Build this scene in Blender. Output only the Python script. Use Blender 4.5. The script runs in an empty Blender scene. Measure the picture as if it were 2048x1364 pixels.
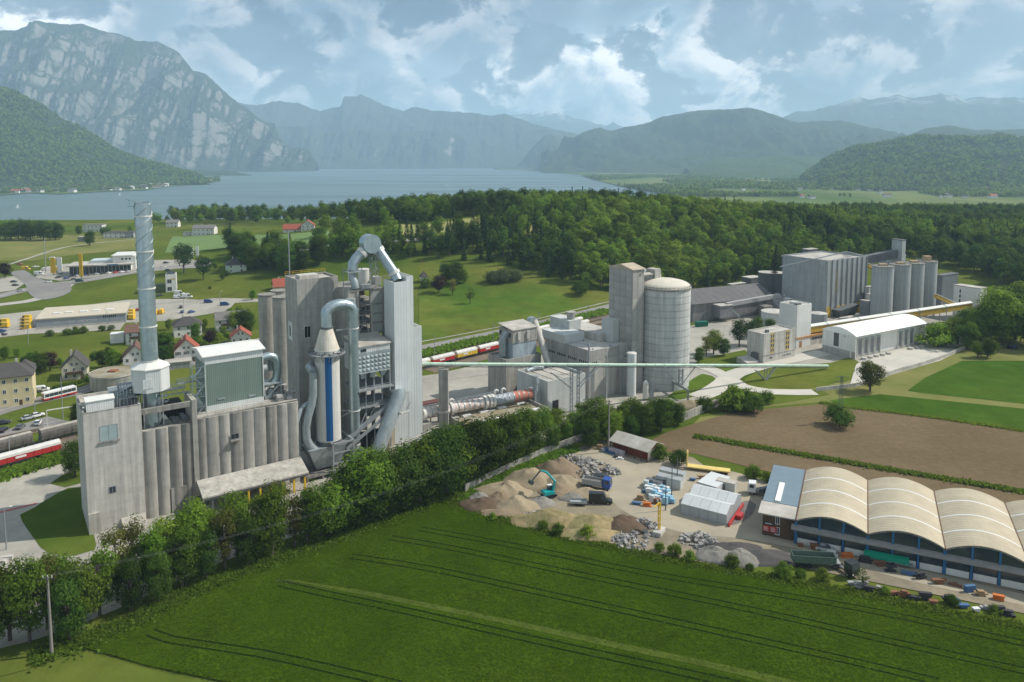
import bpy, math, random
import numpy as np
from mathutils import Vector, Matrix, noise
from mathutils.geometry import delaunay_2d_cdt
R = math.radians
rnd = random.Random(7)
scene = bpy.context.scene
COL = scene.collection

# ---------------------------------------------------------------- camera, sky, sun, exposure
F_PX, CX, CY, PITCH, HCAM = 1493.0, 1024.0, 456.0, R(5.28), 90.0     # photo measured in its own 2048 x 1364 pixels
cam_d = bpy.data.cameras.new('camera')
cam_d.sensor_width = 36.0
cam_d.lens = F_PX * 36.0 / 2048.0
cam_d.shift_y = -(682.0 - CY) / 2048.0
cam_d.clip_start, cam_d.clip_end = 1.0, 80000.0
cam = bpy.data.objects.new('camera', cam_d)
cam.location = (0, 0, HCAM)
cam.rotation_euler = (R(90) - PITCH, 0, 0)
COL.objects.link(cam)
scene.camera = cam

SUN_EL, SUN_AZ = R(45), R(12)          # azimuth from +X towards +Y
sun_dir = Vector((math.cos(SUN_EL)*math.cos(SUN_AZ), math.cos(SUN_EL)*math.sin(SUN_AZ), math.sin(SUN_EL)))
sd = bpy.data.lights.new('sun', 'SUN')
sd.energy, sd.angle, sd.color = 5.0, R(0.53), (1.0, 0.94, 0.85)
sun = bpy.data.objects.new('sun', sd)
sun.rotation_euler = sun_dir.to_track_quat('Z', 'Y').to_euler()
COL.objects.link(sun)

world = bpy.data.worlds.new('World')
scene.world = world
world.use_nodes = True
def build_world():
    nt = world.node_tree
    N, L = nt.nodes, nt.links
    N.clear()
    def nd(t, **k):
        n = N.new(t)
        for a, b in k.items():
            setattr(n, a, b)
        return n
    def math_(op, a, b=None, c=None, clamp=False):
        n = nd('ShaderNodeMath', operation=op, use_clamp=clamp)
        for i, v in enumerate((a, b, c)):
            if v is None: continue
            if isinstance(v, (int, float)): n.inputs[i].default_value = v
            else: L.new(v, n.inputs[i])
        return n.outputs[0]
    out = nd('ShaderNodeOutputWorld')
    bg = nd('ShaderNodeBackground')
    bg.inputs['Strength'].default_value = 0.056
    sky = nd('ShaderNodeTexSky', sky_type='NISHITA', sun_disc=False)
    sky.sun_elevation = SUN_EL
    sky.sun_rotation = R(90) - SUN_AZ
    sky.altitude = 500
    sky.air_density, sky.dust_density, sky.ozone_density = 1.0, 1.0, 2.0
    tc = nd('ShaderNodeTexCoord')
    sp = nd('ShaderNodeSeparateXYZ'); L.new(tc.outputs['Generated'], sp.inputs[0])
    zc = math_('MAXIMUM', sp.outputs[2], 0.0)
    den = math_('ADD', zc, 0.80)
    cb = nd('ShaderNodeCombineXYZ')
    L.new(math_('DIVIDE', sp.outputs[0], den), cb.inputs[0])
    L.new(math_('DIVIDE', sp.outputs[1], den), cb.inputs[1])
    L.new(math_('MULTIPLY', zc, 0.7), cb.inputs[2])
    def cloud(offset, scale, detail, lo, hi, stretch=(1, 1, 1)):
        mp = nd('ShaderNodeMapping'); mp.inputs['Location'].default_value = offset; mp.inputs['Scale'].default_value = stretch
        L.new(cb.outputs[0], mp.inputs[0])
        n = nd('ShaderNodeTexNoise'); n.inputs['Scale'].default_value = scale
        n.inputs['Detail'].default_value = detail; n.inputs['Roughness'].default_value = 0.58
        n.inputs['Distortion'].default_value = 0.25
        L.new(mp.outputs[0], n.inputs['Vector'])
        mr = nd('ShaderNodeMapRange', interpolation_type='SMOOTHSTEP')
        mr.inputs['From Min'].default_value = lo; mr.inputs['From Max'].default_value = hi
        L.new(n.outputs[0], mr.inputs[0])
        return mr.outputs[0]
    OFF = Vector((3.1, 1.7, 0.4))
    cov = cloud(OFF, 8.5, 11, 0.40, 0.50)                          # where cloud is
    lit = cloud(OFF + Vector((0.012, -0.022, 0.012)), 8.5, 11, 0.40, 0.58)   # cloud standing between it and the sun
    big = cloud(Vector((7.7, 2.2, 0.1)), 3.0, 3, 0.40, 0.62)
    veil = cloud(Vector((1.2, 9.1, 0.0)), 4.5, 6, 0.3, 0.75)
    # cloud shade: bright where the sunward neighbour is thin
    shade = math_('SUBTRACT', cov, math_('MULTIPLY', lit, 0.95), clamp=True)
    shade = math_('ADD', math_('MULTIPLY', shade, 0.9), math_('MULTIPLY', veil, 0.22), clamp=True)
    cm = nd('ShaderNodeMix', data_type='RGBA')
    cm.inputs[6].default_value = CLOUD_DARK; cm.inputs[7].default_value = CLOUD_LIT
    L.new(shade, cm.inputs[0])
    amount = math_('MULTIPLY', cov, math_('ADD', math_('MULTIPLY', big, 0.62), 0.36), clamp=True)
    amount = math_('MAXIMUM', amount, math_('MULTIPLY', veil, 0.45))
    mx = nd('ShaderNodeMix', data_type='RGBA')
    L.new(amount, mx.inputs[0]); L.new(sky.outputs[0], mx.inputs[6]); L.new(cm.outputs[2], mx.inputs[7])
    # pale band low over the horizon where the clouds pile up
    hz = nd('ShaderNodeMapRange', interpolation_type='SMOOTHSTEP')
    hz.inputs['From Min'].default_value = 0.0; hz.inputs['From Max'].default_value = 0.056
    hz.inputs['To Min'].default_value = 0.45; hz.inputs['To Max'].default_value = 0.0
    L.new(zc, hz.inputs[0])
    mx2 = nd('ShaderNodeMix', data_type='RGBA')
    mx2.inputs[7].default_value = CLOUD_HORIZON
    L.new(hz.outputs[0], mx2.inputs[0]); L.new(mx.outputs[2], mx2.inputs[6])
    L.new(mx2.outputs[2], bg.inputs['Color'])
    L.new(bg.outputs[0], out.inputs[0])
CLOUD_LIT = (26.0, 25.4, 24.6, 1)
CLOUD_DARK = (5.6, 9.2, 12.0, 1)
CLOUD_HORIZON = (15.0, 17.4, 18.8, 1)
build_world()
vs = scene.view_settings
scene.display_settings.display_device = 'sRGB'
vs.view_transform, vs.look, vs.exposure, vs.gamma, vs.use_curve_mapping = 'Standard', 'None', 0.14, 1.0, False
cy = scene.cycles
cy.use_denoising = True
cy.max_bounces, cy.diffuse_bounces, cy.glossy_bounces, cy.transmission_bounces, cy.volume_bounces, cy.transparent_max_bounces = 6, 3, 2, 3, 2, 4
cy.volume_step_rate = 4.0

# ---------------------------------------------------------------- helpers
cp_, sp_ = math.cos(PITCH), math.sin(PITCH)
def smooth(a, b, x):
    t = np.clip((x - a) / (b - a), 0, 1)
    return t * t * (3 - 2 * t)
def bump(x, y, cx, cy_, sx, sy):
    return np.exp(-0.5 * (((x - cx) / sx) ** 2 + ((y - cy_) / sy) ** 2))
def terrain(x, y):
    """height of the ground in metres; the plant stands on 0, the lake lies at -43"""
    x = np.asarray(x, float); y = np.asarray(y, float)
    z = 32 * bump(x, y, -30, 715, 185, 150) + 15 * bump(x, y, 210, 720, 170, 140) + 9 * bump(x, y, 520, 950, 320, 220)
    z = z + 6 * bump(x, y, -330, 960, 330, 120)
    m0 = 410 + 100 * smooth(40, 150, x)
    z = z * smooth(m0, m0 + 170, y)
    return z - 80 * smooth(1060, 1560, y)
LAKE = -43.0
def ray(px, py):
    a = (px - CX) / F_PX; b = (CY - py) / F_PX
    return Vector((a, cp_ + b * sp_, -sp_ + b * cp_))
def G(px, py, z=None):
    """ground point seen at a photo pixel"""
    d = ray(px, py)
    if z is not None:
        t = (z - HCAM) / d.z
        return Vector((d.x * t, d.y * t, z))
    t = 90.0
    last = t
    for _ in range(4000):
        x, y, zz = d.x * t, d.y * t, HCAM + d.z * t
        if zz <= float(terrain(x, y)):
            a, b = last, t
            for _ in range(24):
                m = 0.5 * (a + b)
                if HCAM + d.z * m <= float(terrain(d.x * m, d.y * m)): b = m
                else: a = m
            t = b
            return Vector((d.x * t, d.y * t, float(terrain(d.x * t, d.y * t))))
        last = t
        t += 4.0 + t * 0.004
    return Vector((d.x * t, d.y * t, HCAM + d.z * t))
def onY(px, py, Y):
    d = ray(px, py); t = Y / d.y
    return Vector((d.x * t, Y, HCAM + d.z * t))
class Fr:
    """local frame of a building: origin on the ground, x along its front, y away from it"""
    def __init__(s, P, r):
        s.P = Vector(P); s.deg = r; s.r = R(r); s.c = math.cos(s.r); s.s = math.sin(s.r)
    def w(s, lx, ly, lz=0):
        return Vector((s.P.x + lx * s.c - ly * s.s, s.P.y + lx * s.s + ly * s.c, s.P.z + lz))
    def _t(s, q, dx, dy, px):
        m = (px - CX) / F_PX; h = HCAM - q.z
        return (m * (q.y * cp_ + h * sp_) - q.x) / (dx - m * dy * cp_)
    def X(s, px, ly=0, lz=0):
        return s._t(s.w(0, ly, lz), s.c, s.s, px)
    def Y(s, px, lx=0, lz=0):
        return s._t(s.w(lx, 0, lz), -s.s, s.c, px)
    def Z(s, py, lx=0, ly=0):
        q = s.w(lx, ly); k = (CY - py) / F_PX
        return HCAM - (q.y * sp_ - k * q.y * cp_) / (cp_ + k * sp_) - s.P.z
    def hit(s, px, py, ly=0):
        """local (x, z) of the pixel on the vertical plane y = ly"""
        d = ray(px, py)
        n = Vector((-s.s, s.c, 0)); q = s.w(0, ly)
        t = (q - Vector((0, 0, HCAM))).dot(n) / d.dot(n)
        p = Vector((0, 0, HCAM)) + d * t
        v = p - s.P
        return v.x * s.c + v.y * s.s, v.z
    def hity(s, px, py, lx=0):
        """local (y, z) of the pixel on the vertical plane x = lx"""
        d = ray(px, py)
        n = Vector((s.c, s.s, 0)); q = s.w(lx, 0)
        t = (q - Vector((0, 0, HCAM))).dot(n) / d.dot(n)
        p = Vector((0, 0, HCAM)) + d * t
        v = p - s.P
        return -v.x * s.s + v.y * s.c, v.z
    def plan(s, px, py, lz=0):
        """local (x, y) of the pixel at height lz"""
        g = G(px, py, s.P.z + lz); v = g - s.P
        return v.x * s.c + v.y * s.s, -v.x * s.s + v.y * s.c

class MB:
    """collects shapes of ONE part"""
    def __init__(s):
        s.v = []; s.f = []
    def add(s, vs_, fs):
        o = len(s.v); s.v += [tuple(v) for v in vs_]; s.f += [tuple(i + o for i in f) for f in fs]
        return s
    def box(s, x0, x1, y0, y1, z0, z1):
        x0, x1 = min(x0, x1), max(x0, x1); y0, y1 = min(y0, y1), max(y0, y1); z0, z1 = min(z0, z1), max(z0, z1)
        return s.add([(x0,y0,z0),(x1,y0,z0),(x1,y1,z0),(x0,y1,z0),(x0,y0,z1),(x1,y0,z1),(x1,y1,z1),(x0,y1,z1)],
                     [(0,3,2,1),(4,5,6,7),(0,1,5,4),(1,2,6,5),(2,3,7,6),(3,0,4,7)])
    def prism(s, poly, z0, z1):
        n = len(poly)
        return s.add([(x,y,z0) for x,y in poly] + [(x,y,z1) for x,y in poly],
                     [tuple(range(n-1,-1,-1)), tuple(range(n,2*n))] + [(i,(i+1)%n,n+(i+1)%n,n+i) for i in range(n)])
    def exx(s, prof, x0, x1):
        """profile of (y, z) pushed along x"""
        n = len(prof)
        return s.add([(x0,a,b) for a,b in prof] + [(x1,a,b) for a,b in prof],
                     [tuple(range(n-1,-1,-1)), tuple(range(n,2*n))] + [(i,(i+1)%n,n+(i+1)%n,n+i) for i in range(n)])
    def exy(s, prof, y0, y1):
        """profile of (x, z) pushed along y"""
        n = len(prof)
        return s.add([(a,y0,b) for a,b in prof] + [(a,y1,b) for a,b in prof],
                     [tuple(range(n)), tuple(range(2*n-1,n-1,-1))] + [(i,n+i,n+(i+1)%n,(i+1)%n) for i in range(n)])
    def cyl(s, cx, cy_, z0, z1, r0, r1=None, n=24, cap=True, a0=0.0, a1=None):
        r1 = r0 if r1 is None else r1
        full = a1 is None
        m = n if full else n + 1
        an = [a0 + (2*math.pi*i/n if full else (a1-a0)*i/n) for i in range(m)]
        vs_ = [(cx+r0*math.cos(a), cy_+r0*math.sin(a), z0) for a in an] + [(cx+r1*math.cos(a), cy_+r1*math.sin(a), z1) for a in an]
        fs = [(i,(i+1)%m,m+(i+1)%m,m+i) for i in range(m if full else m-1)]
        if cap:
            fs += [tuple(range(m-1,-1,-1)), tuple(range(m,2*m))]
        return s.add(vs_, fs)
    def tube(s, path, r, n=10, cap=True):
        path = [Vector(p) for p in path]
        rs = r if isinstance(r, (list, tuple)) else [r]*len(path)
        m = len(path); vs_ = []; up = None
        for i, p in enumerate(path):
            d = (path[min(i+1,m-1)] - path[max(i-1,0)]).normalized()
            if up is None:
                up = Vector((0,0,1)) if abs(d.z) < 0.9 else Vector((0,1,0))
            u = d.cross(up).normalized(); w = u.cross(d).normalized(); up = w
            for k in range(n):
                a = 2*math.pi*k/n
                vs_.append(p + u*(rs[i]*math.cos(a)) + w*(rs[i]*math.sin(a)))
        fs = [(i*n+k, i*n+(k+1)%n, (i+1)*n+(k+1)%n, (i+1)*n+k) for i in range(m-1) for k in range(n)]
        if cap:
            fs += [tuple(range(n-1,-1,-1)), tuple((m-1)*n+k for k in range(n))]
        return s.add(vs_, fs)
    def bar(s, a, b, w, h=None):
        a, b = Vector(a), Vector(b); h = w if h is None else h
        d = (b-a).normalized(); up = Vector((0,0,1)) if abs(d.z) < 0.95 else Vector((0,1,0))
        u = d.cross(up).normalized()*(w/2); v = u.cross(d).normalized()*(h/2)
        q = [a-u-v, a+u-v, a+u+v, a-u+v, b-u-v, b+u-v, b+u+v, b-u+v]
        return s.add(q, [(0,3,2,1),(4,5,6,7),(0,1,5,4),(1,2,6,5),(2,3,7,6),(3,0,4,7)])
    def mesh(s, name, smooth_=False):
        me = bpy.data.meshes.new(name)
        me.from_pydata(s.v, [], s.f)
        if smooth_:
            me.shade_smooth(); me.set_sharp_from_angle(angle=R(38))
        me.update()
        return me
    def obj(s, name, mat, parent=None, smooth_=False, loc=None, rz=0.0):
        o = bpy.data.objects.new(name, s.mesh(name, smooth_))
        o.data.materials.append(mat)
        COL.objects.link(o)
        if parent is not None: o.parent = parent
        if loc is not None: o.location = loc
        o.rotation_euler.z = rz
        return o
def tag(o, label=None, cat=None, group=None, kind=None):
    if label: o['label'] = label
    if cat: o['category'] = cat
    if group: o['group'] = group
    if kind: o['kind'] = kind
    return o
def thing(name, label, cat, loc=(0,0,0), rz=0.0, group=None):
    o = bpy.data.objects.new(name, None)
    o.empty_display_size = 0.5
    COL.objects.link(o)
    o.location = loc; o.rotation_euler = (0, 0, rz)
    return tag(o, label, cat, group)
def fthing(name, label, cat, fr, group=None):
    return thing(name, label, cat, fr.P, fr.r, group)
KIDS = {}
def kids(o):
    return [c for c in bpy.data.objects if c.parent is o]
def copy_tree(o, ks=None, parent=None):
    c = o.copy(); COL.objects.link(c)
    if parent is not None: c.parent = parent
    for k, sub in (ks or []):
        copy_tree(k, sub, c)
    return c
def tree_of(o):
    return [(k, tree_of(k)) for k in kids(o)]

# ---------------------------------------------------------------- materials
MATS = {}
def mat(name, col, rough=0.8, var=0.16, scale=0.35, metal=0.0, bump_=0.0, bscale=2.0, streak=0.0, corr=0.0, corr_h=0.0,
        rand=0.06, col2=None, mixscale=0.05, detail=5, island=0.0, spec=0.3, panel=None, translucent=0.0, stretch=(1,1,1), nr=0.6, hue=0.0):
    """procedural material: two scales of mottling, optional rain streaks, sheet ribs, panel lines"""
    if name in MATS: return MATS[name]
    m = bpy.data.materials.new(name); m.use_nodes = True
    nt = m.node_tree; N, L = nt.nodes, nt.links
    b = N['Principled BSDF']
    b.inputs['Roughness'].default_value = rough
    b.inputs['Metallic'].default_value = metal
    b.inputs['Specular IOR Level'].default_value = spec
    tc = N.new('ShaderNodeTexCoord')
    mp = N.new('ShaderNodeMapping'); mp.inputs['Scale'].default_value = stretch
    L.new(tc.outputs['Object'], mp.inputs[0])
    def noise_(sc, det, vec=None, ro=0.6):
        n = N.new('ShaderNodeTexNoise')
        n.inputs['Scale'].default_value = sc; n.inputs['Detail'].default_value = det; n.inputs['Roughness'].default_value = ro
        L.new(vec or mp.outputs[0], n.inputs['Vector'])
        return n.outputs[0]
    def rng(v, a, b_, c, d):
        r = N.new('ShaderNodeMapRange')
        for i, q in zip(('From Min','From Max','To Min','To Max'), (a,b_,c,d)): r.inputs[i].default_value = q
        L.new(v, r.inputs[0]); return r.outputs[0]
    def mul(a, b_):
        n = N.new('ShaderNodeMath'); n.operation = 'MULTIPLY'
        L.new(a, n.inputs[0])
        if isinstance(b_, float): n.inputs[1].default_value = b_
        else: L.new(b_, n.inputs[1])
        return n.outputs[0]
    c4 = (*col, 1)
    base = None
    if col2 is not None:
        mx = N.new('ShaderNodeMix'); mx.data_type = 'RGBA'
        mx.inputs[6].default_value = c4; mx.inputs[7].default_value = (*col2, 1)
        L.new(rng(noise_(mixscale, 4), 0.38, 0.62, 0, 1), mx.inputs[0]); base = mx.outputs[2]
    fac = rng(noise_(scale, detail, None, nr), 0.25, 0.75, 1 - var, 1 + var)
    if streak:
        sm = N.new('ShaderNodeMapping'); sm.inputs['Scale'].default_value = (1.1, 1.1, 0.05)
        L.new(tc.outputs['Object'], sm.inputs[0])
        fac = mul(fac, rng(noise_(0.9, 5, sm.outputs[0], 0.7), 0.35, 0.7, 1 - streak, 1 + streak * 0.4))
        fac = mul(fac, rng(noise_(0.09, 4), 0.3, 0.7, 1 - streak * 0.5, 1 + streak * 0.3))
    if island:
        ge = N.new('ShaderNodeNewGeometry')
        fac = mul(fac, rng(ge.outputs['Random Per Island'], 0, 1, 1 - island, 1 + island))
    if rand:
        oi = N.new('ShaderNodeObjectInfo')
        fac = mul(fac, rng(oi.outputs['Random'], 0, 1, 1 - rand, 1 + rand))
    heights = []
    if panel:
        # fine joints between sheets or pours: (period along the wall, period in height, strength)
        sep = N.new('ShaderNodeSeparateXYZ'); L.new(tc.outputs['Object'], sep.inputs[0])
        ad = N.new('ShaderNodeMath'); ad.operation = 'ADD'; L.new(sep.outputs[0], ad.inputs[0]); L.new(sep.outputs[1], ad.inputs[1])
        for src, per in ((ad.outputs[0], panel[0]), (sep.outputs[2], panel[1])):
            if not per: continue
            d = N.new('ShaderNodeMath'); d.operation = 'PINGPONG'; d.inputs[1].default_value = per / 2; L.new(src, d.inputs[0])
            ln = rng(d.outputs[0], 0.0, panel[3] if len(panel) > 3 else 0.06, 0, 1)
            fac = mul(fac, rng(ln, 0, 1, 1 - panel[2], 1))
            heights.append((ln, 0.03))
    sc = N.new('ShaderNodeMix'); sc.data_type = 'RGBA'; sc.blend_type = 'MULTIPLY'; sc.inputs[0].default_value = 1.0
    if base is not None: L.new(base, sc.inputs[6])
    else: sc.inputs[6].default_value = c4
    cmb = N.new('ShaderNodeCombineColor')
    for i in range(3): L.new(fac, cmb.inputs[i])
    L.new(cmb.outputs[0], sc.inputs[7])
    out_col = sc.outputs[2]
    if hue:
        hs_ = N.new('ShaderNodeHueSaturation'); oi2 = N.new('ShaderNodeObjectInfo'); fr_ = N.new('ShaderNodeMath'); fr_.operation = 'MULTIPLY'; fr_.inputs[1].default_value = 7.31; L.new(oi2.outputs['Random'], fr_.inputs[0])
        f2_ = N.new('ShaderNodeMath'); f2_.operation = 'FRACT'; L.new(fr_.outputs[0], f2_.inputs[0]); L.new(rng(f2_.outputs[0], 0, 1, 0.5 - hue * 0.6, 0.5 + hue), hs_.inputs['Hue']); L.new(out_col, hs_.inputs['Color']); out_col = hs_.outputs[0]
    L.new(out_col, b.inputs['Base Color'])
    if corr:
        sep = N.new('ShaderNodeSeparateXYZ'); L.new(tc.outputs['Object'], sep.inputs[0])
        ad = N.new('ShaderNodeMath'); ad.operation = 'ADD'; L.new(sep.outputs[0], ad.inputs[0]); L.new(sep.outputs[1], ad.inputs[1])
        d = N.new('ShaderNodeMath'); d.operation = 'PINGPONG'; d.inputs[1].default_value = corr / 2; L.new(ad.outputs[0], d.inputs[0])
        heights.append((rng(d.outputs[0], corr*0.12, corr*0.38, 0, 1), 0.022))
    if corr_h:
        sep = N.new('ShaderNodeSeparateXYZ'); L.new(tc.outputs['Object'], sep.inputs[0])
        d = N.new('ShaderNodeMath'); d.operation = 'PINGPONG'; d.inputs[1].default_value = corr_h / 2; L.new(sep.outputs[2], d.inputs[0])
        heights.append((rng(d.outputs[0], corr_h*0.1, corr_h*0.4, 0, 1), 0.05))
    if bump_:
        heights.append((noise_(bscale, 6, None, 0.65), bump_))
    prev = None
    for h, dist in heights:
        bn = N.new('ShaderNodeBump'); bn.inputs['Distance'].default_value = dist; bn.inputs['Strength'].default_value = 1.0
        L.new(h, bn.inputs['Height'])
        if prev is not None: L.new(prev, bn.inputs['Normal'])
        prev = bn.outputs[0]
    if prev is not None: L.new(prev, b.inputs['Normal'])
    if translucent:
        tr = N.new('ShaderNodeBsdfTranslucent'); hv_ = N.new('ShaderNodeHueSaturation'); hv_.inputs['Hue'].default_value = 0.49; hv_.inputs['Value'].default_value = 1.45; L.new(out_col, hv_.inputs['Color']); L.new(hv_.outputs[0], tr.inputs[0])
        ms = N.new('ShaderNodeMixShader'); ms.inputs[0].default_value = translucent
        L.new(b.outputs[0], ms.inputs[1]); L.new(tr.outputs[0], ms.inputs[2])
        L.new(ms.outputs[0], N['Material Output'].inputs[0])
    MATS[name] = m
    return m
HAZE_COLOR = (0.56, 0.795, 1.0, 1)
HAZE_DENSITY = 7.8e-5
# ---------------------------------------------------------------- materials of the land
GRASS = mat('grass', (0.060, 0.098, 0.014), 0.95, 0.45, 0.02, col2=(0.110, 0.128, 0.024), mixscale=0.008, bump_=0.12, bscale=0.9, rand=0, spec=0.0, detail=12, nr=0.82)
MEADOW = mat('meadow_grass', (0.060, 0.112, 0.014), 0.95, 0.5, 0.03, col2=(0.125, 0.138, 0.028), mixscale=0.012, bump_=0.15, bscale=0.7, rand=0, spec=0.0, detail=12, nr=0.82)
CROP = mat('young_wheat', (0.041, 0.078, 0.003), 0.9, 0.5, 0.05, col2=(0.052, 0.086, 0.006), mixscale=0.016, bump_=0.35, bscale=1.6, rand=0, spec=0.0, detail=12, nr=0.82)
CROP2 = mat('green_crop', (0.044, 0.092, 0.011), 0.92, 0.4, 0.06, col2=(0.060, 0.105, 0.014), mixscale=0.02, bump_=0.2, bscale=1.4, rand=0, spec=0.0, detail=12, nr=0.82)
TRACK = mat('trodden_shaded_crop', (0.010, 0.020, 0.003), 0.95, 0.3, 0.5, rand=0, spec=0.0)  # trodden soil and green, shade of the crop gaps put into the colour
SOIL = mat('ploughed_soil', (0.132, 0.098, 0.056), 1.0, 0.28, 0.5, col2=(0.158, 0.118, 0.07), mixscale=0.03, bump_=0.12, bscale=1.2, rand=0, spec=0.0, detail=12, nr=0.82)
MOWN = mat('mown_hay', (0.19, 0.185, 0.065), 1.0, 0.2, 0.05, col2=(0.135, 0.155, 0.045), mixscale=0.03, bump_=0.08, bscale=1.5, rand=0, spec=0.0, detail=12, nr=0.82)
STUBBLE = mat('stubble', (0.30, 0.27, 0.11), 1.0, 0.15, 0.05, col2=(0.24, 0.25, 0.09), mixscale=0.02, rand=0, spec=0.0)
ASPHALT = mat('asphalt', (0.21, 0.20, 0.19), 0.95, 0.14, 0.12, col2=(0.24, 0.23, 0.215), mixscale=0.03, rand=0.05, spec=0.15, detail=12, nr=0.82)
DUSTROAD = mat('dusty_concrete', (0.36, 0.34, 0.29), 0.95, 0.26, 0.15, col2=(0.29, 0.275, 0.24), mixscale=0.04, rand=0.04, spec=0.15, detail=12, nr=0.82)
GRAVEL = mat('gravel_yard', (0.27, 0.23, 0.16), 1.0, 0.4, 0.18, col2=(0.20, 0.175, 0.13), mixscale=0.05, bump_=0.05, bscale=3, rand=0, spec=0.0, detail=12, nr=0.82)
BALLAST = mat('rail_ballast', (0.20, 0.16, 0.12), 1.0, 0.2, 0.6, col2=(0.15, 0.125, 0.10), mixscale=0.1, bump_=0.06, bscale=4, rand=0, spec=0.0)
DARKGRAVEL = mat('dark_gravel', (0.16, 0.15, 0.14), 1.0, 0.2, 0.5, rand=0, spec=0.0)
WHITEPAINT = mat('road_paint', (0.72, 0.72, 0.70), 0.8, 0.1, 1.0, rand=0)

def rock_material(name, forest, rock, lo, hi, snow=None, nscale=0.004):
    m = bpy.data.materials.new(name); m.use_nodes = True
    N, L = m.node_tree.nodes, m.node_tree.links
    b = N['Principled BSDF']; b.inputs['Roughness'].default_value = 1.0; b.inputs['Specular IOR Level'].default_value = 0.05
    ge = N.new('ShaderNodeNewGeometry'); tc = N.new('ShaderNodeTexCoord')
    sep = N.new('ShaderNodeSeparateXYZ'); L.new(ge.outputs['Normal'], sep.inputs[0])
    def noise_(sc, det, stretch=(1,1,1)):
        mp = N.new('ShaderNodeMapping'); mp.inputs['Scale'].default_value = stretch; L.new(tc.outputs['Object'], mp.inputs[0])
        n = N.new('ShaderNodeTexNoise'); n.inputs['Scale'].default_value = sc; n.inputs['Detail'].default_value = det; n.inputs['Roughness'].default_value = 0.65
        L.new(mp.outputs[0], n.inputs['Vector']); return n.outputs[0]
    n1 = noise_(nscale, 8); n2 = noise_(nscale*6, 6); n3 = noise_(nscale*2.6, 9, (1, 1, 0.28))
    a = N.new('ShaderNodeMath'); a.operation = 'MULTIPLY_ADD'; L.new(n1, a.inputs[0]); a.inputs[1].default_value = 0.9; L.new(sep.outputs[2], a.inputs[2])
    a2 = N.new('ShaderNodeMath'); a2.operation = 'MULTIPLY_ADD'; L.new(n3, a2.inputs[0]); a2.inputs[1].default_value = 0.9; L.new(a.outputs[0], a2.inputs[2])
    mr = N.new('ShaderNodeMapRange'); mr.interpolation_type = 'SMOOTHSTEP'; mr.inputs[1].default_value = lo; mr.inputs[2].default_value = hi; L.new(a2.outputs[0], mr.inputs[0])
    f = N.new('ShaderNodeMix'); f.data_type = 'RGBA'; f.inputs[6].default_value = (*[c*0.62 for c in forest], 1); f.inputs[7].default_value = (*[c*1.5 for c in forest], 1)
    L.new(n2, f.inputs[0])
    r = N.new('ShaderNodeMix'); r.data_type = 'RGBA'; r.inputs[6].default_value = (*[c*0.75 for c in rock], 1); r.inputs[7].default_value = (*[c*1.25 for c in rock], 1)
    L.new(n3, r.inputs[0])
    mx = N.new('ShaderNodeMix'); mx.data_type = 'RGBA'; L.new(mr.outputs[0], mx.inputs[0]); L.new(r.outputs[2], mx.inputs[6]); L.new(f.outputs[2], mx.inputs[7])
    col = mx.outputs[2]
    if snow:
        sz = N.new('ShaderNodeSeparateXYZ'); L.new(tc.outputs['Object'], sz.inputs[0])
        q = N.new('ShaderNodeMapRange'); q.inputs[1].default_value = snow; q.inputs[2].default_value = snow + 420; L.new(sz.outputs[2], q.inputs[0])
        s2 = N.new('ShaderNodeMath'); s2.operation = 'MULTIPLY'; L.new(q.outputs[0], s2.inputs[0])
        st = N.new('ShaderNodeMapRange'); st.inputs[1].default_value = 0.47; st.inputs[2].default_value = 0.56; L.new(noise_(nscale*1.3, 7), st.inputs[0])
        L.new(st.outputs[0], s2.inputs[1])
        ms = N.new('ShaderNodeMix'); ms.data_type = 'RGBA'; ms.inputs[7].default_value = (0.8, 0.82, 0.85, 1); L.new(s2.outputs[0], ms.inputs[0]); L.new(col, ms.inputs[6]); col = ms.outputs[2]
    L.new(col, b.inputs['Base Color'])
    bn = N.new('ShaderNodeBump'); bn.inputs['Distance'].default_value = 26.0; bn.inputs['Strength'].default_value = 0.9
    L.new(noise_(nscale*7, 8), bn.inputs['Height']); L.new(bn.outputs[0], b.inputs['Normal'])
    return m

# ---------------------------------------------------------------- ground, lake, far valley, mountains
def build_ground():
    na, ratio, r0, r1 = 300, 1.017, 55.0, 23500.0
    ang = np.radians(np.linspace(-72, 72, na))
    nr = int(math.log(r1 / r0) / math.log(ratio)) + 2
    rr = r0 * ratio ** np.arange(nr); rr[-1] = r1
    rr, aa = np.meshgrid(rr, ang, indexing='ij')
    x, y = rr * np.sin(aa), rr * np.cos(aa)
    z = terrain(x, y)
    co = np.stack([x, y, z], -1).reshape(-1, 3)
    idx = np.arange(nr * na).reshape(nr, na)
    fs = np.stack([idx[:-1, :-1], idx[:-1, 1:], idx[1:, 1:], idx[1:, :-1]], -1).reshape(-1, 4)
    me = bpy.data.meshes.new('ground'); me.from_pydata(co.tolist(), [], fs[:, ::-1].tolist()); me.shade_smooth()
    me.materials.append(GRASS)
    o = bpy.data.objects.new('ground', me); COL.objects.link(o); o['kind'] = 'structure'
build_ground()

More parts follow.
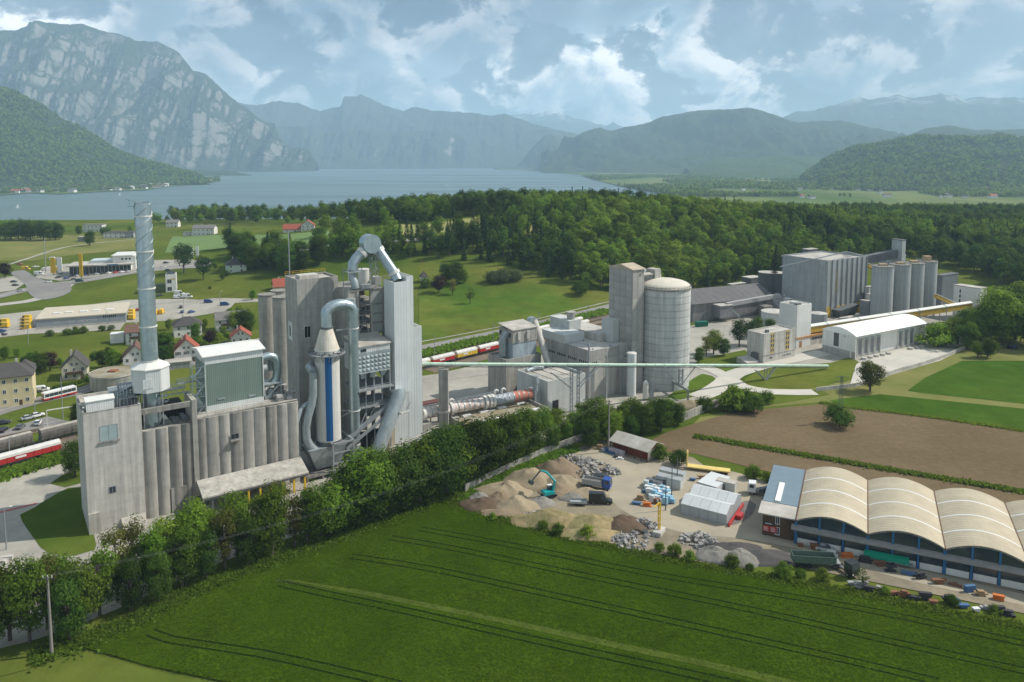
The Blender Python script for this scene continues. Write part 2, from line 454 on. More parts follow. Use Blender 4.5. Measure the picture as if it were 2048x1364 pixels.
def resample(pts, n_per, closed=False):
    """Catmull-Rom through world xy points"""
    out = []
    m = len(pts)
    for i in range(m if closed else m - 1):
        p0, p1, p2, p3 = [pts[(i + k) % m] if closed else pts[min(max(i + k, 0), m - 1)] for k in (-1, 0, 1, 2)]
        L = max(1, int((Vector(p2) - Vector(p1)).length / n_per))
        for j in range(L):
            t = j / L
            q = [0.5 * (2*p1[k] + (p2[k]-p0[k])*t + (2*p0[k]-5*p1[k]+4*p2[k]-p3[k])*t*t + (3*p1[k]-p0[k]-3*p2[k]+p3[k])*t**3) for k in (0, 1)]
            out.append(Vector((q[0], q[1])))
    if not closed: out.append(Vector((pts[-1][0], pts[-1][1])))
    return out
def sheet(name, poly, m, off, step=14.0, curve=0, z=None, parent=None, kind='structure', world_xy=False):
    """a draped area: outline given in photo pixels on the ground (or in world metres)"""
    pts = [Vector(p) for p in poly] if world_xy else [G(a, b, z).xy for a, b in poly]
    if curve: pts = resample([(p.x, p.y) for p in pts], curve, True)
    n = len(pts)
    flat = z is not None or max(abs(float(terrain(p.x, p.y))) for p in pts) < 0.02
    inner = []
    edges = [(i, (i + 1) % n) for i in range(n)]
    if not flat:
        pts2 = []
        for i in range(n):
            a, b = pts[i], pts[(i + 1) % n]; k = max(1, int((b - a).length / step))
            pts2 += [a.lerp(b, j / k) for j in range(k)]
        pts = pts2; n = len(pts); edges = [(i, (i + 1) % n) for i in range(n)]
        xs = [p.x for p in pts]; ys = [p.y for p in pts]
        y = min(ys) + step
        while y < max(ys):
            x = min(xs) + step
            while x < max(xs):
                inside = False; j = n - 1
                for i in range(n):
                    a, b = pts[i], pts[j]
                    if (a.y > y) != (b.y > y) and x < (b.x - a.x) * (y - a.y) / (b.y - a.y) + a.x: inside = not inside
                    j = i
                if inside: inner.append(Vector((x, y)))
                x += step
            y += step
    v, _, f, *_ = delaunay_2d_cdt(list(pts) + inner, edges, [], 1, 1e-4)
    zz = [(z if z is not None else float(terrain(p.x, p.y))) + off for p in v]
    me = bpy.data.meshes.new(name)
    fs = []
    for t in f:
        a, b, c = (v[i] for i in t[:3])
        fs.append(tuple(t) if (b - a).cross(c - a) > 0 else tuple(reversed(t)))
    me.from_pydata([(p.x, p.y, q) for p, q in zip(v, zz)], [], fs)
    me.materials.append(m); me.shade_smooth()
    o = bpy.data.objects.new(name, me); COL.objects.link(o)
    if parent is not None: o.parent = parent
    elif kind: o['kind'] = kind
    return o
def strip(name, path, width, m, off, step=6.0, parent=None, kind='structure', world_xy=False):
    pts = [Vector(p) for p in path] if world_xy else [G(a, b).xy for a, b in path]
    ps = resample([(p.x, p.y) for p in pts], step)
    v, f = [], []
    for i, p in enumerate(ps):
        d = (ps[min(i+1, len(ps)-1)] - ps[max(i-1, 0)]).normalized(); nrm = Vector((-d.y, d.x)) * (width / 2)
        for q in (p + nrm, p - nrm):
            v.append((q.x, q.y, float(terrain(q.x, q.y)) + off))
        if i: f.append((2*i-2, 2*i-1, 2*i+1, 2*i))
    me = bpy.data.meshes.new(name); me.from_pydata(v, [], f); me.materials.append(m)
    o = bpy.data.objects.new(name, me); COL.objects.link(o)
    if parent is not None: o.parent = parent
    elif kind: o['kind'] = kind
    return o

def water_material():
    m = bpy.data.materials.new('lake_water'); m.use_nodes = True
    N, L = m.node_tree.nodes, m.node_tree.links; b = N['Principled BSDF']
    tc = N.new('ShaderNodeTexCoord')
    mp = N.new('ShaderNodeMapping'); mp.inputs['Scale'].default_value = (0.25, 1.0, 1.0); L.new(tc.outputs['Object'], mp.inputs[0])
    n = N.new('ShaderNodeTexNoise'); n.inputs['Scale'].default_value = 0.0035; n.inputs['Detail'].default_value = 6; L.new(mp.outputs[0], n.inputs[0])
    mr = N.new('ShaderNodeMapRange'); mr.inputs[1].default_value = 0.4; mr.inputs[2].default_value = 0.62; mr.inputs[3].default_value = 0.30; mr.inputs[4].default_value = 0.48
    L.new(n.outputs[0], mr.inputs[0]); L.new(mr.outputs[0], b.inputs['Roughness'])
    b.inputs['Base Color'].default_value = (0.085, 0.135, 0.14, 1)
    b.inputs['IOR'].default_value = 1.33
    n2 = N.new('ShaderNodeTexNoise'); n2.inputs['Scale'].default_value = 0.12; n2.inputs['Detail'].default_value = 3; L.new(mp.outputs[0], n2.inputs[0])
    bn = N.new('ShaderNodeBump'); bn.inputs['Distance'].default_value = 0.5; bn.inputs['Strength'].default_value = 0.35; L.new(n2.outputs[0], bn.inputs['Height']); L.new(bn.outputs[0], b.inputs['Normal'])
    return m
lake = MB().add([(-16000, 1250, LAKE), (16000, 1250, LAKE), (16000, 15000, LAKE), (-16000, 15000, LAKE)], [(0, 1, 2, 3)]).obj('lake', water_material())
lake['kind'] = 'structure'

def mountain(name, sky, ycrest, yfoot, m, rough=60.0, feat=700.0, nc=260, nv=90, zfoot=-70.0, jag=0.0, power=1.0, seed=0.0, ribs=0.0, back=0.6):
    """a massif under a skyline: crest at its real distance, a carved near side down to the valley, a far side behind"""
    xs = [p[0] for p in sky]; ys = [p[1] for p in sky]
    pxs = np.linspace(xs[0], xs[-1], nc)
    pys = np.interp(pxs, xs, ys)
    yc = np.interp(pxs, [xs[0], xs[-1]], ycrest); yf = np.interp(pxs, [xs[0], xs[-1]], yfoot)
    vs_ = []; nb = max(4, int(nv * 0.25))
    vv = np.concatenate([-(np.linspace(1, 1.0/nb, nb)) * back, np.linspace(0, 1, nv)])
    for i in range(nc):
        c = onY(pxs[i], pys[i], yc[i])
        j = jag * (noise.fractal(Vector((c.x / 180.0 + seed, seed * 3.1, 0.3)), 0.9, 2.1, 5) if jag else 0)
        for v in vv:
            if v >= 0:
                y = yc[i] + (yf[i] - yc[i]) * v
                z0 = zfoot + (c.z + j - zfoot) * (1 - v) ** power
                x = c.x * (1 + (y / yc[i] - 1) * 0.75)
                w = min(1.0, v * 5.0) * min(1.0, (1 - v) * 2.2 + 0.12)
                q = Vector((x / feat + seed, y / feat, z0 / (feat * 0.8)))
                a = noise.ridged_multi_fractal(q, 0.85, 2.1, 7, 1.0, 2.0) - 1.1
                zz = z0 + a * rough * w
                if ribs:
                    rb = noise.fractal(Vector((x / (feat * 0.33) + seed * 2, z0 / (feat * 1.5), seed)), 0.8, 2.2, 6)
                    y -= rb * ribs * w; zz += rb * ribs * 0.25 * w
            else:
                y = yc[i] - (yf[i] - yc[i]) * (-v); z0 = zfoot + (c.z + j - zfoot) * (1 + v / back)
                x = c.x * (y / yc[i]); zz = z0
            vs_.append((x, y, zz))
    K = len(vv)
    idx = np.arange(nc * K).reshape(nc, K)
    fs = np.stack([idx[:-1, :-1], idx[:-1, 1:], idx[1:, 1:], idx[1:, :-1]], -1).reshape(-1, 4)
    me = bpy.data.meshes.new(name); me.from_pydata(vs_, [], fs.tolist()); me.shade_smooth(); me.materials.append(m)
    o = bpy.data.objects.new(name, me); COL.objects.link(o); o['kind'] = 'structure'
    return o
ROCK = rock_material('limestone_cliff', (0.034, 0.048, 0.022), (0.27, 0.25, 0.22), 0.98, 1.36, nscale=0.0046)
WOODED = rock_material('wooded_slope', (0.046, 0.066, 0.026), (0.20, 0.22, 0.06), 0.55, 0.75, nscale=0.012)
FARROCK = rock_material('far_limestone', (0.05, 0.062, 0.036), (0.30, 0.29, 0.27), 1.02, 1.30, nscale=0.003)
SNOWY = rock_material('snowy_massif', (0.05, 0.07, 0.04), (0.25, 0.25, 0.25), 1.1, 1.5, snow=1050, nscale=0.002)
mountain('mountain_snowy', [(990,245),(1026,230),(1069,225),(1084,221),(1100,223),(1120,225),(1147,234),(1186,246),(1209,252),(1225,244),(1244,252),(1290,262)], (21000,21000), (17500,17500), SNOWY, 120, 1500, 120, 40, jag=40, seed=1.1)
mountain('mountain_ridge', [(1470,262),(1563,235),(1600,220),(1630,220),(1665,212),(1705,197),(1760,196),(1795,190),(1830,197),(1880,187),(1910,190),(1930,198),(1960,194),(2000,195),(2050,195),(2200,205)], (14500,14500), (11000,11000), SNOWY, 120, 1400, 200, 50, jag=30, seed=2.3)
mountain('mountain_peaks', [(430,210),(470,202),(513,212),(540,203),(564,202),(595,207),(640,221),(682,213),(687,195),(715,191),(721,187),(741,197),(787,217),(807,223),(826,214),(873,221),(948,226),(979,231),(1010,228),(1060,245),(1110,258),(1180,275),(1260,306)], (12500,12500), (10800,10800), FARROCK, 110, 1100, 300, 60, jag=25, seed=3.7, ribs=90)
mountain('mountain_shoulder', [(480,236),(543,251),(625,254),(649,266),(705,257),(780,264),(840,262),(893,254),(930,280),(960,308),(995,336)], (10800,11200), (9800,10600), FARROCK, 110, 800, 220, 60, jag=15, seed=4.4, ribs=120)
mountain('mountain_crag', [(1024,339),(1037,330),(1060,300),(1085,275),(1090,269),(1108,270),(1130,282),(1160,305),(1210,335)], (10300,10300), (9300,9000), FARROCK, 70, 600, 120, 50, jag=14, seed=5.2, ribs=60, power=0.8)
mountain('wooded_range', [(1080,322),(1131,285),(1170,262),(1201,256),(1225,260),(1284,250),(1323,234),(1347,228),(1410,219),(1464,218),(1504,216),(1534,225),(1563,235),(1592,245),(1683,241),(1738,256),(1811,272),(1900,286),(2100,302)], (9000,8600), (6900,6200), WOODED, 190, 800, 320, 90, jag=16, seed=6.1, power=1.15)
mountain('wooded_hill_far', [(1760,280),(1811,270),(1850,258),(1895,250),(1957,261),(2048,258),(2250,262)], (7200,7200), (5600,5600), WOODED, 60, 700, 140, 50, jag=12, seed=7.9)
mountain('rock_mountain', [(-420,120),(-200,96),(-60,75),(0,63),(15,60),(38,56),(56,51),(67,42),(92,45),(126,48),(167,49),(188,56),(219,67),(246,73),(273,81),(314,82),(328,89),(359,106),(386,140),(410,150),(444,178),(478,205),(513,232),(547,260),(567,284),(595,304),(619,323),(636,341)], (6900,8900), (5600,8000), ROCK, 240, 1050, 640, 190, jag=24, seed=8.3, ribs=240, power=0.92)
mountain('shore_hill', [(330,352),(380,341),(440,340),(480,345),(518,353)], (6200,6200), (5300,5600), WOODED, 18, 300, 80, 30, jag=6, seed=9.3)
mountain('wooded_foothill', [(-420,118),(-200,145),(-80,163),(0,176),(34,186),(68,202),(103,222),(137,246),(171,263),(205,284),(239,304),(273,318),(308,330),(342,338),(376,346),(410,360),(438,371)], (3900,4400), (2500,3700), WOODED, 42, 420, 420, 160, jag=12, seed=10.1, zfoot=-52, ribs=12)
mountain('wooded_hill', [(1600,358),(1618,343),(1650,318),(1702,300),(1756,288),(1808,278),(1840,272),(1884,277),(1939,276),(1994,270),(2048,278),(2400,292)], (4300,4300), (3000,3000), WOODED, 45, 420, 300, 130, jag=10, seed=11.6, zfoot=-45, ribs=10)
MEADOWSLOPE = rock_material('meadow_slope', (0.05, 0.085, 0.025), (0.19, 0.22, 0.08), 1.35, 1.6, nscale=0.006)
mountain('meadow_slope', [(1370,338),(1410,322),(1450,314),(1500,317),(1560,310),(1610,311),(1640,316),(1690,332)], (6500,6500), (5200,5200), MEADOWSLOPE, 22, 400, 100, 40, jag=4, seed=12.2, zfoot=-41)
VALLEY = mat('valley_meadow', (0.075, 0.12, 0.03), 1.0, 0.3, 0.004, col2=(0.15, 0.17, 0.06), mixscale=0.0022, rand=0, spec=0.0, detail=9, stretch=(1.0, 0.45, 1))
sheet('valley_floor', [(1000,338.5),(1050,341),(1100,344),(1160,350),(1186,358),(1240,372),(1310,383),(1345,396),(1400,440),(2500,440),(2500,337),(1000,336)], VALLEY, 0.0, z=-39.5)
sheet('island', [(985,338.2),(1000,337),(1030,337.6),(1034,339.2),(1000,340)], WOODED, 0.0, z=-41.0)
sheet('lakeside_meadow', [(-60,398),(0,390),(60,386),(120,388),(200,383),(290,380),(330,374),(430,364),(440,360),(380,352),(250,358),(0,360),(-80,366)], VALLEY, 0.0, z=-40.5)

# fields, yards and roads near the plant: each sheet a few centimetres above the one below
sheet('meadow', [(838,700),(838,560),(838,520),(880,528),(960,522),(1060,545),(1150,575),(1219,585),(1240,620),(1100,655)], MEADOW, 0.18)
sheet('hill_field', [(780,452),(800,449),(850,450),(905,441),(960,434),(1006,431),(1004,440),(990,450),(940,462),(870,466),(800,470),(770,466)], STUBBLE, 0.22)
sheet('small_clearing', [(1058,466),(1062,452),(1090,450),(1086,466)], STUBBLE, 0.22)
sheet('upper_field', [(330,506),(345,473),(440,470),(560,470),(700,458),(720,466),(690,480),(600,492),(470,495)], mat('oat_field', (0.12, 0.19, 0.055), 1, 0.12, 0.02, rand=0), 0.2)
sheet('hillside_meadow', [(-60,520),(-60,478),(130,470),(275,466),(275,500),(160,508),(60,522)], MOWN, 0.16)
MOWN2 = MOWN
crop = sheet('crop_field', [(150,1292),(270,1245),(430,1166),(560,1118),(700,1066),(830,1014),(880,1000),(925,1018),(1000,1040),(1100,1068),(1240,1100),(1400,1134),(1600,1170),(1750,1198),(1900,1230),(2048,1256),(2330,1310),(2600,1700),(1700,1800),(700,1500),(480,1372),(300,1334)], CROP, 0.30)
sheet('grass_baulk', [(555,1160),(600,1164),(760,1190),(1000,1238),(1250,1291),(1400,1322),(1600,1366),(1760,1405),(1720,1412),(1400,1335),(1240,1302),(1000,1249),(760,1200),(600,1169)], mat('baulk_grass', (0.066, 0.094, 0.014), 1, 0.4, 0.3, rand=0, spec=0.0, detail=12, nr=0.8), 0.36, parent=crop)
sheet('brown_field', [(1282,892),(1330,866),(1420,838),(1480,822),(1560,816),(1650,808),(1700,812),(1850,832),(2048,862),(2400,915),(2400,1100),(2048,1010),(1560,950),(1390,908),(1300,905)], SOIL, 0.10)
sheet('mown_strip', [(1375,862),(1420,812),(1480,772),(1560,764),(1660,768),(1760,752),(1900,698),(1960,678),(2150,680),(2300,700),(2400,905),(2048,858),(1850,828),(1700,808),(1650,804),(1560,812),(1480,818)], MOWN, 0.07)
sheet('crop_strip', [(1660,802),(1690,797),(1760,789),(2048,818),(2300,846),(2300,900),(2048,861),(1800,829),(1700,817)], CROP2, 0.14)
sheet('far_crop', [(1815,782),(1850,756),(1925,722),(2048,722),(2300,728),(2300,832),(2048,808),(1840,786)], CROP2, 0.14)
sheet('plant_yard', [(-40,1190),(-40,960),(140,925),(480,815),(700,770),(843,755),(975,725),(1150,700),(1250,672),(1390,650),(1640,600),(1900,600),(1960,650),(1925,700),(1860,690),(1700,735),(1655,745),(1490,722),(1420,742),(1460,770),(1395,800),(1300,815),(1130,865),(920,960),(620,1090),(330,1212),(130,1285),(-40,1350)], DUSTROAD, 0.05)
sheet('building_yard', [(925,1016),(960,985),(1040,945),(1120,908),(1200,882),(1235,880),(1300,905),(1385,915),(1420,940),(1500,965),(1560,958),(1640,1060),(1800,1120),(2048,1185),(2330,1250),(2330,1300),(2048,1228),(1900,1196),(1750,1166),(1600,1135),(1500,1120),(1400,1125),(1240,1092),(1130,1068),(1000,1036)], GRAVEL, 0.14)
strip('belt_grass', [(-40,1335),(60,1310),(150,1280),(270,1230),(430,1152),(560,1104),(700,1052),(830,1000),(900,975),(1000,935),(1100,900),(1180,876),(1280,856),(1370,838)], 9.0, GRASS, 0.10)
# plant greens and roads right of the silo
sheet('lawn_by_silo', [(1335,795),(1380,762),(1405,748),(1424,752),(1436,765),(1425,780),(1390,793),(1360,800)], MEADOW, 0.12, curve=4)
sheet('lawn_by_annex', [(1388,728),(1400,718),(1490,700),(1530,742),(1480,746),(1420,738)], MEADOW, 0.12)
sheet('grass_mound', [(1488,765),(1500,752),(1540,738),(1600,730),(1660,726),(1700,716),(1725,735),(1700,755),(1650,772),(1590,780),(1520,779)], MEADOW, 0.12, curve=4)
sheet('grass_edge', [(1370,838),(1400,812),(1440,795),(1500,782),(1580,786),(1640,778),(1660,790),(1560,808),(1480,815),(1420,832)], GRASS, 0.11)
sheet('loading_apron', [(1712,730),(1735,712),(1852,688),(1925,700),(1880,722),(1790,748),(1740,764),(1700,770)], mat('pale_concrete', (0.50, 0.47, 0.41), 0.95, 0.08, 0.2, col2=(0.44, 0.42, 0.37), mixscale=0.06, rand=0), 0.15)
sheet('lawn_by_tower', [(40,1030),(70,1015),(110,990),(160,975),(185,1060),(190,1100),(150,1112),(95,1105),(70,1080)], GRASS, 0.12, curve=3)
sheet('lawn_by_ramp', [(100,968),(125,950),(160,940),(165,966),(130,975)], GRASS, 0.12)
# left: road, parking, rails
strip('street', [(-60,842),(0,822),(80,800),(150,785),(240,758),(330,737),(420,718),(520,698)], 9.0, ASPHALT, 0.10)
strip('street_line', [(-60,842),(0,822),(80,800),(150,785),(240,758),(330,737),(420,718),(520,698)], 0.18, WHITEPAINT, 0.14)
strip('rail_road', [(838,697),(930,678),(1050,653),(1130,634),(1219,613),(1320,590)], 7.0, ASPHALT, 0.26)
strip('rail_wall_path', [(838,685),(930,668),(1050,644),(1130,625),(1219,604)], 1.2, DUSTROAD, 0.28)
sheet('car_park', [(-40,885),(0,866),(40,850),(95,833),(150,846),(60,862),(-40,884)], ASPHALT, 0.10)
strip('main_road', [(-80,610),(0,592),(60,578),(130,567),(200,556),(270,544),(330,537),(420,528)], 13.0, ASPHALT, 0.20)
strip('main_road_line', [(-80,610),(0,592),(60,578),(130,567),(200,556),(270,544),(330,537),(420,528)], 0.35, WHITEPAINT, 0.24)
strip('slip_road', [(-60,622),(0,610),(50,604),(90,594),(120,580),(135,570)], 9.0, mat('pale_asphalt', (0.36, 0.34, 0.31), 0.95, 0.12, 0.1, rand=0), 0.24)
sheet('junction', [(20,545),(45,540),(75,556),(110,566),(135,562),(140,585),(90,600),(60,590),(50,570)], ASPHALT, 0.28, curve=6)
sheet('dealer_forecourt', [(70,556),(85,535),(130,528),(260,522),(330,520),(400,520),(395,536),(300,540),(200,553),(120,562)], DUSTROAD, 0.18)
sheet('depot_yard', [(-40,662),(-40,634),(70,622),(255,600),(420,596),(520,598),(520,604),(470,606),(455,622),(330,642),(250,646),(240,660),(60,668),(-40,680)], DUSTROAD, 0.12)
sheet('depot_green', [(330,596),(345,588),(400,588),(470,590),(400,600)], GRASS, 0.2)
sheet('garage_lot', [(-40,575),(-20,556),(40,552),(52,566),(30,580),(-40,592)], DUSTROAD, 0.18)
strip('farm_track', [(15,530),(60,516),(110,500),(160,490),(275,478)], 4.0, DUSTROAD, 0.26)
strip('hill_road', [(600,502),(640,496),(690,489),(760,486),(840,480),(900,478)], 8.0, ASPHALT, 0.5)
strip('footpath', [(480,604),(560,600),(620,596)], 3.0, DUSTROAD, 0.22)
strip('mid_path', [(843,760),(900,752),(975,742)], 10.0, DUSTROAD, 0.12)
# railway: ballast bed, rails
RAILSTEEL = mat('rail_steel', (0.20, 0.16, 0.13), 0.5, 0.2, 1.0, metal=0.6, rand=0)
RAILPATHS = [[(-60,872),(0,858),(80,838),(150,820),(300,786),(480,752),(700,712),(838,700-0)],]
strip('track_bed', [(-90,950),(0,925),(70,906),(165,882)], 17.0, BALLAST, 0.08)
strip('track_bed', [(-60,891),(0,877),(80,860),(160,843)], 4.5, BALLAST, 0.13)
strip('track_bed', [(838,736),(930,713),(1050,683),(1130,662),(1219,640),(1300,622)], 22.0, BALLAST, 0.10)
def rails(path):
    P = resample([tuple(G(a, b).xy) for a, b in path], 6.0)
    t = tag(thing('railway_track', 'x', 'track', (P[0].x, P[0].y, 0.0)), None, None)
    for sgn in (-0.72, 0.72):
        mb = MB(); prev = None
        for i, p in enumerate(P):
            d = (P[min(i+1, len(P)-1)] - P[max(i-1, 0)]).normalized(); q = p + Vector((-d.y, d.x)) * sgn
            w = Vector((q.x - P[0].x, q.y - P[0].y, float(terrain(q.x, q.y)) + 0.3))
            if prev is not None: mb.bar(prev, w, 0.16, 0.2)
            prev = w
        mb.obj('rail', RAILSTEEL, t)
    sl = MB()
    for i, p in enumerate(resample([tuple(G(a, b).xy) for a, b in path], 1.3)):
        pass
    PP = resample([tuple(G(a, b).xy) for a, b in path], 1.3)
    for i, p in enumerate(PP[:-1]):
        d = (PP[i+1] - p).normalized(); n = Vector((-d.y, d.x)) * 1.25
        z = float(terrain(p.x, p.y)) + 0.19
        sl.bar((p.x - n.x - P[0].x, p.y - n.y - P[0].y, z), (p.x + n.x - P[0].x, p.y + n.y - P[0].y, z), 0.26, 0.12)
    o = sl.obj('sleepers', mat('sleeper_wood', (0.12, 0.09, 0.07), 0.95, 0.2, 1.0), t); o['kind'] = 'stuff'
    return t
for pth, lb in (([(-60,891),(0,877),(80,860),(160,843)], 'single railway track between the car park and the hopper wagons'),
                ([(-90,932),(0,908),(70,890),(165,866)], 'railway track carrying the grey hopper wagons beside the silo tower'),
                ([(-90,962),(0,938),(70,919),(165,894)], 'railway track carrying the red wagon at the left edge'),
                ([(838,740),(930,717),(1050,687),(1130,666),(1219,644)], 'railway track nearest the plant under the red and yellow wagons'),
                ([(838,728),(930,706),(1050,677),(1130,657),(1219,635)], 'second railway track behind the row of wagons'),
                ([(838,716),(930,696),(1050,669),(1130,650),(1219,628)], 'railway track along the meadow under the overhead line masts')):
    rails(pth)['label'] = lb
# ---------------------------------------------------------------- materials of the plant
CONC = mat('weathered_concrete', (0.38, 0.365, 0.325), 0.92, 0.14, 0.5, streak=0.34, bump_=0.02, bscale=3, panel=(0, 3.4, 0.12, 0.05))
CONC_D = mat('stained_concrete', (0.28, 0.268, 0.24), 0.95, 0.16, 0.5, streak=0.42, bump_=0.02, bscale=3)
CONC_L = mat('lime_washed_concrete', (0.52, 0.50, 0.455), 0.9, 0.12, 0.5, streak=0.28, bump_=0.015, bscale=3, panel=(0, 4.0, 0.08, 0.05))
CONC_P = mat('precast_concrete', (0.40, 0.39, 0.36), 0.92, 0.16, 0.25, streak=0.25, rand=0.10)
ROOFGREY = mat('dusty_flat_roof', (0.42, 0.40, 0.36), 0.95, 0.22, 0.25, col2=(0.33, 0.31, 0.27), mixscale=0.15)
ROOFMOSS = mat('mossy_gravel_roof', (0.33, 0.30, 0.24), 1.0, 0.3, 0.4, col2=(0.22, 0.18, 0.10), mixscale=0.2)
SHEETW = mat('white_sheet_cladding', (0.62, 0.64, 0.62), 0.5, 0.06, 0.2, corr=0.5, streak=0.08)
SHEETW2 = mat('pale_sheet_cladding', (0.60, 0.63, 0.62), 0.55, 0.06, 0.2, corr=0.9, streak=0.10, panel=(0, 9.0, 0.06, 0.05))
SHEETROOF = mat('white_sheet_roof', (0.66, 0.66, 0.62), 0.5, 0.06, 0.2, corr=0.6, streak=0.05)
GREENCLAD = mat('green_sheet_cladding', (0.165, 0.22, 0.19), 0.55, 0.06, 0.3, corr=0.5, streak=0.08)
GALV = mat('galvanised_duct', (0.38, 0.46, 0.48), 0.38, 0.14, 0.6, metal=0.75, streak=0.14)
GALVD = mat('dull_galvanised_steel', (0.38, 0.43, 0.44), 0.5, 0.16, 0.6, metal=0.45, streak=0.2)
STEEL = mat('grey_steelwork', (0.30, 0.32, 0.33), 0.6, 0.15, 0.8, metal=0.3)
STEELD = mat('dark_steelwork', (0.13, 0.14, 0.145), 0.6, 0.2, 0.8, metal=0.3)
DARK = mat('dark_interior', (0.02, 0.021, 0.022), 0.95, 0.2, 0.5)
GLASS = mat('window_glass', (0.035, 0.05, 0.06), 0.12, 0.2, 0.7, spec=0.7)
GLASSL = mat('pale_window_panels', (0.30, 0.38, 0.38), 0.3, 0.2, 0.5, spec=0.5)
TANKW = mat('white_tank_paint', (0.62, 0.61, 0.56), 0.55, 0.06, 0.4, streak=0.12)
BLUE = mat('blue_stripe_paint', (0.014, 0.10, 0.27), 0.5, 0.06, 0.4)
YELLOW = mat('yellow_paint', (0.62, 0.40, 0.03), 0.6, 0.1, 0.8)
REDRUST = mat('rust', (0.24, 0.10, 0.05), 0.9, 0.25, 0.8)
BLACKROOF = mat('dark_sheet_roof', (0.115, 0.115, 0.112), 0.75, 0.16, 0.3, corr_h=0.0, streak=0.1, panel=(4.0, 0, 0.2, 0.12))
GREYDARK = mat('dark_grey_cladding', (0.14, 0.145, 0.15), 0.7, 0.12, 0.3, streak=0.2, corr=0.8)
WHITEW = mat('white_wall', (0.70, 0.70, 0.66), 0.8, 0.06, 0.4, streak=0.08)
GREENPIPE = mat('green_conveyor_cover', (0.46, 0.62, 0.50), 0.5, 0.12, 0.5, streak=0.12)

def corner(px, py, z=None, r=35, base=None):
    """frame of a building from its nearest vertical edge: the pixel of its top with a height, or of its base"""
    if base is not None: P = G(*base)
    else:
        g = G(px, py, z); P = Vector((g.x, g.y, float(terrain(g.x, g.y))))
    return Fr(P, r)
def block(t, W, D, z0, z1, m, roofm=None, par=0.5, name='wall', x0=0.0, y0=0.0, cap=0.35):
    """walls, a flat roof set below the parapet"""
    b = MB(); w = cap
    if par > 0:
        b.box(x0, x0+W, y0, y0+w, z0, z1); b.box(x0, x0+W, y0+D-w, y0+D, z0, z1)
        b.box(x0, x0+w, y0+w, y0+D-w, z0, z1); b.box(x0+W-w, x0+W, y0+w, y0+D-w, z0, z1)
        o = b.obj(name, m, t)
        MB().box(x0+w, x0+W-w, y0+w, y0+D-w, z1-par-0.4, z1-par).obj('roof', roofm or ROOFGREY, t)
    else:
        b.box(x0, x0+W, y0, y0+D, z0, z1); o = b.obj(name, m, t)
    return o
def window(t, face, a0, a1, z0, z1, at_=0.0, m=None, frame=None, name='window', fw=0.12, out=0.06):
    """a window on the front (face 'f': plane y = at_) or the left side ('l': plane x = at_)"""
    def bx(b, a0, a1, z0, z1, o0, o1):
        if face == 'f': b.box(a0, a1, at_-o1, at_-o0, z0, z1)
        elif face == 'l': b.box(at_-o1, at_-o0, a0, a1, z0, z1)
        elif face == 'r': b.box(at_+o0, at_+o1, a0, a1, z0, z1)
        else: b.box(a0, a1, at_+o0, at_+o1, z0, z1)
        return b
    o = bx(MB(), a0, a1, z0, z1, -0.1, out*0.4).obj(name, m or GLASS, t)
    if frame is not None:
        b = MB()
        for q in ((a0-fw, a0, z0-fw, z1+fw), (a1, a1+fw, z0-fw, z1+fw), (a0, a1, z1, z1+fw), (a0, a1, z0-fw, z0)):
            bx(b, *q, 0.0, out)
        mid = 0.5*(a0+a1); bx(b, mid-fw*0.3, mid+fw*0.3, z0, z1, 0.0, out)
        b.obj('frame', frame, o)
    return o
def panels(t, face, a0, a1, z0, z1, na, nz, m, at_=0.0, gap=0.07, out=0.07, skip=()):
    """precast panels, each one its own piece"""
    da, dz = (a1-a0)/na, (z1-z0)/nz
    b = MB()
    if face == 'f': b.box(0, da-gap, -out, 0.02, 0, dz-gap)
    else: b.box(-out, 0.02, 0, da-gap, 0, dz-gap)
    me = b.mesh('panel'); me.materials.append(m)
    for i in range(na):
        for k in range(nz):
            if (i, k) in skip: continue
            o = bpy.data.objects.new('panel', me); COL.objects.link(o); o.parent = t
            a = a0 + i*da + gap/2; z = z0 + k*dz + gap/2
            o.location = (a, at_, z) if face == 'f' else (at_, a, z)
def railing(t, pts, h=1.1, m=None, name='railing', closed=False, gap=2.0, w=0.07):
    b = MB(); P = [Vector(p) for p in pts]
    if closed: P.append(P[0])
    for a, c in zip(P, P[1:]):
        for dz in (h, h*0.55): b.bar(a+Vector((0,0,dz)), c+Vector((0,0,dz)), w)
        n = max(1, int((c-a).length/gap))
        for i in range(n+1):
            q = a.lerp(c, i/n); b.bar(q, q+Vector((0,0,h)), w)
    return b.obj(name, m or STEEL, t)
def lattice(b, p0, p1, w, h=None, n=6, th=0.14):
    """lattice post or truss between two points, added to b"""
    p0, p1 = Vector(p0), Vector(p1); h = w if h is None else h
    d = (p1-p0).normalized(); up = Vector((0,0,1)) if abs(d.z) < 0.9 else Vector((0,1,0))
    u = d.cross(up).normalized()*(w/2); v = u.cross(d).normalized()*(h/2)
    cs = [-u-v, u-v, u+v, -u+v]
    for c in cs: b.bar(p0+c, p1+c, th)
    for i in range(n):
        a, e = p0.lerp(p1, i/n), p0.lerp(p1, (i+1)/n)
        for k in range(4):
            c1, c2 = cs[k], cs[(k+1) % 4]
            b.bar(a+(c1 if i % 2 else c2), e+(c2 if i % 2 else c1), th*0.7)
    return b
def arcpts(c, r, a0, a1, n, ax=Vector((1,0,0)), az=Vector((0,0,1))):
    return [Vector(c) + ax*(r*math.cos(a0+(a1-a0)*i/n)) + az*(r*math.sin(a0+(a1-a0)*i/n)) for i in range(n+1)]

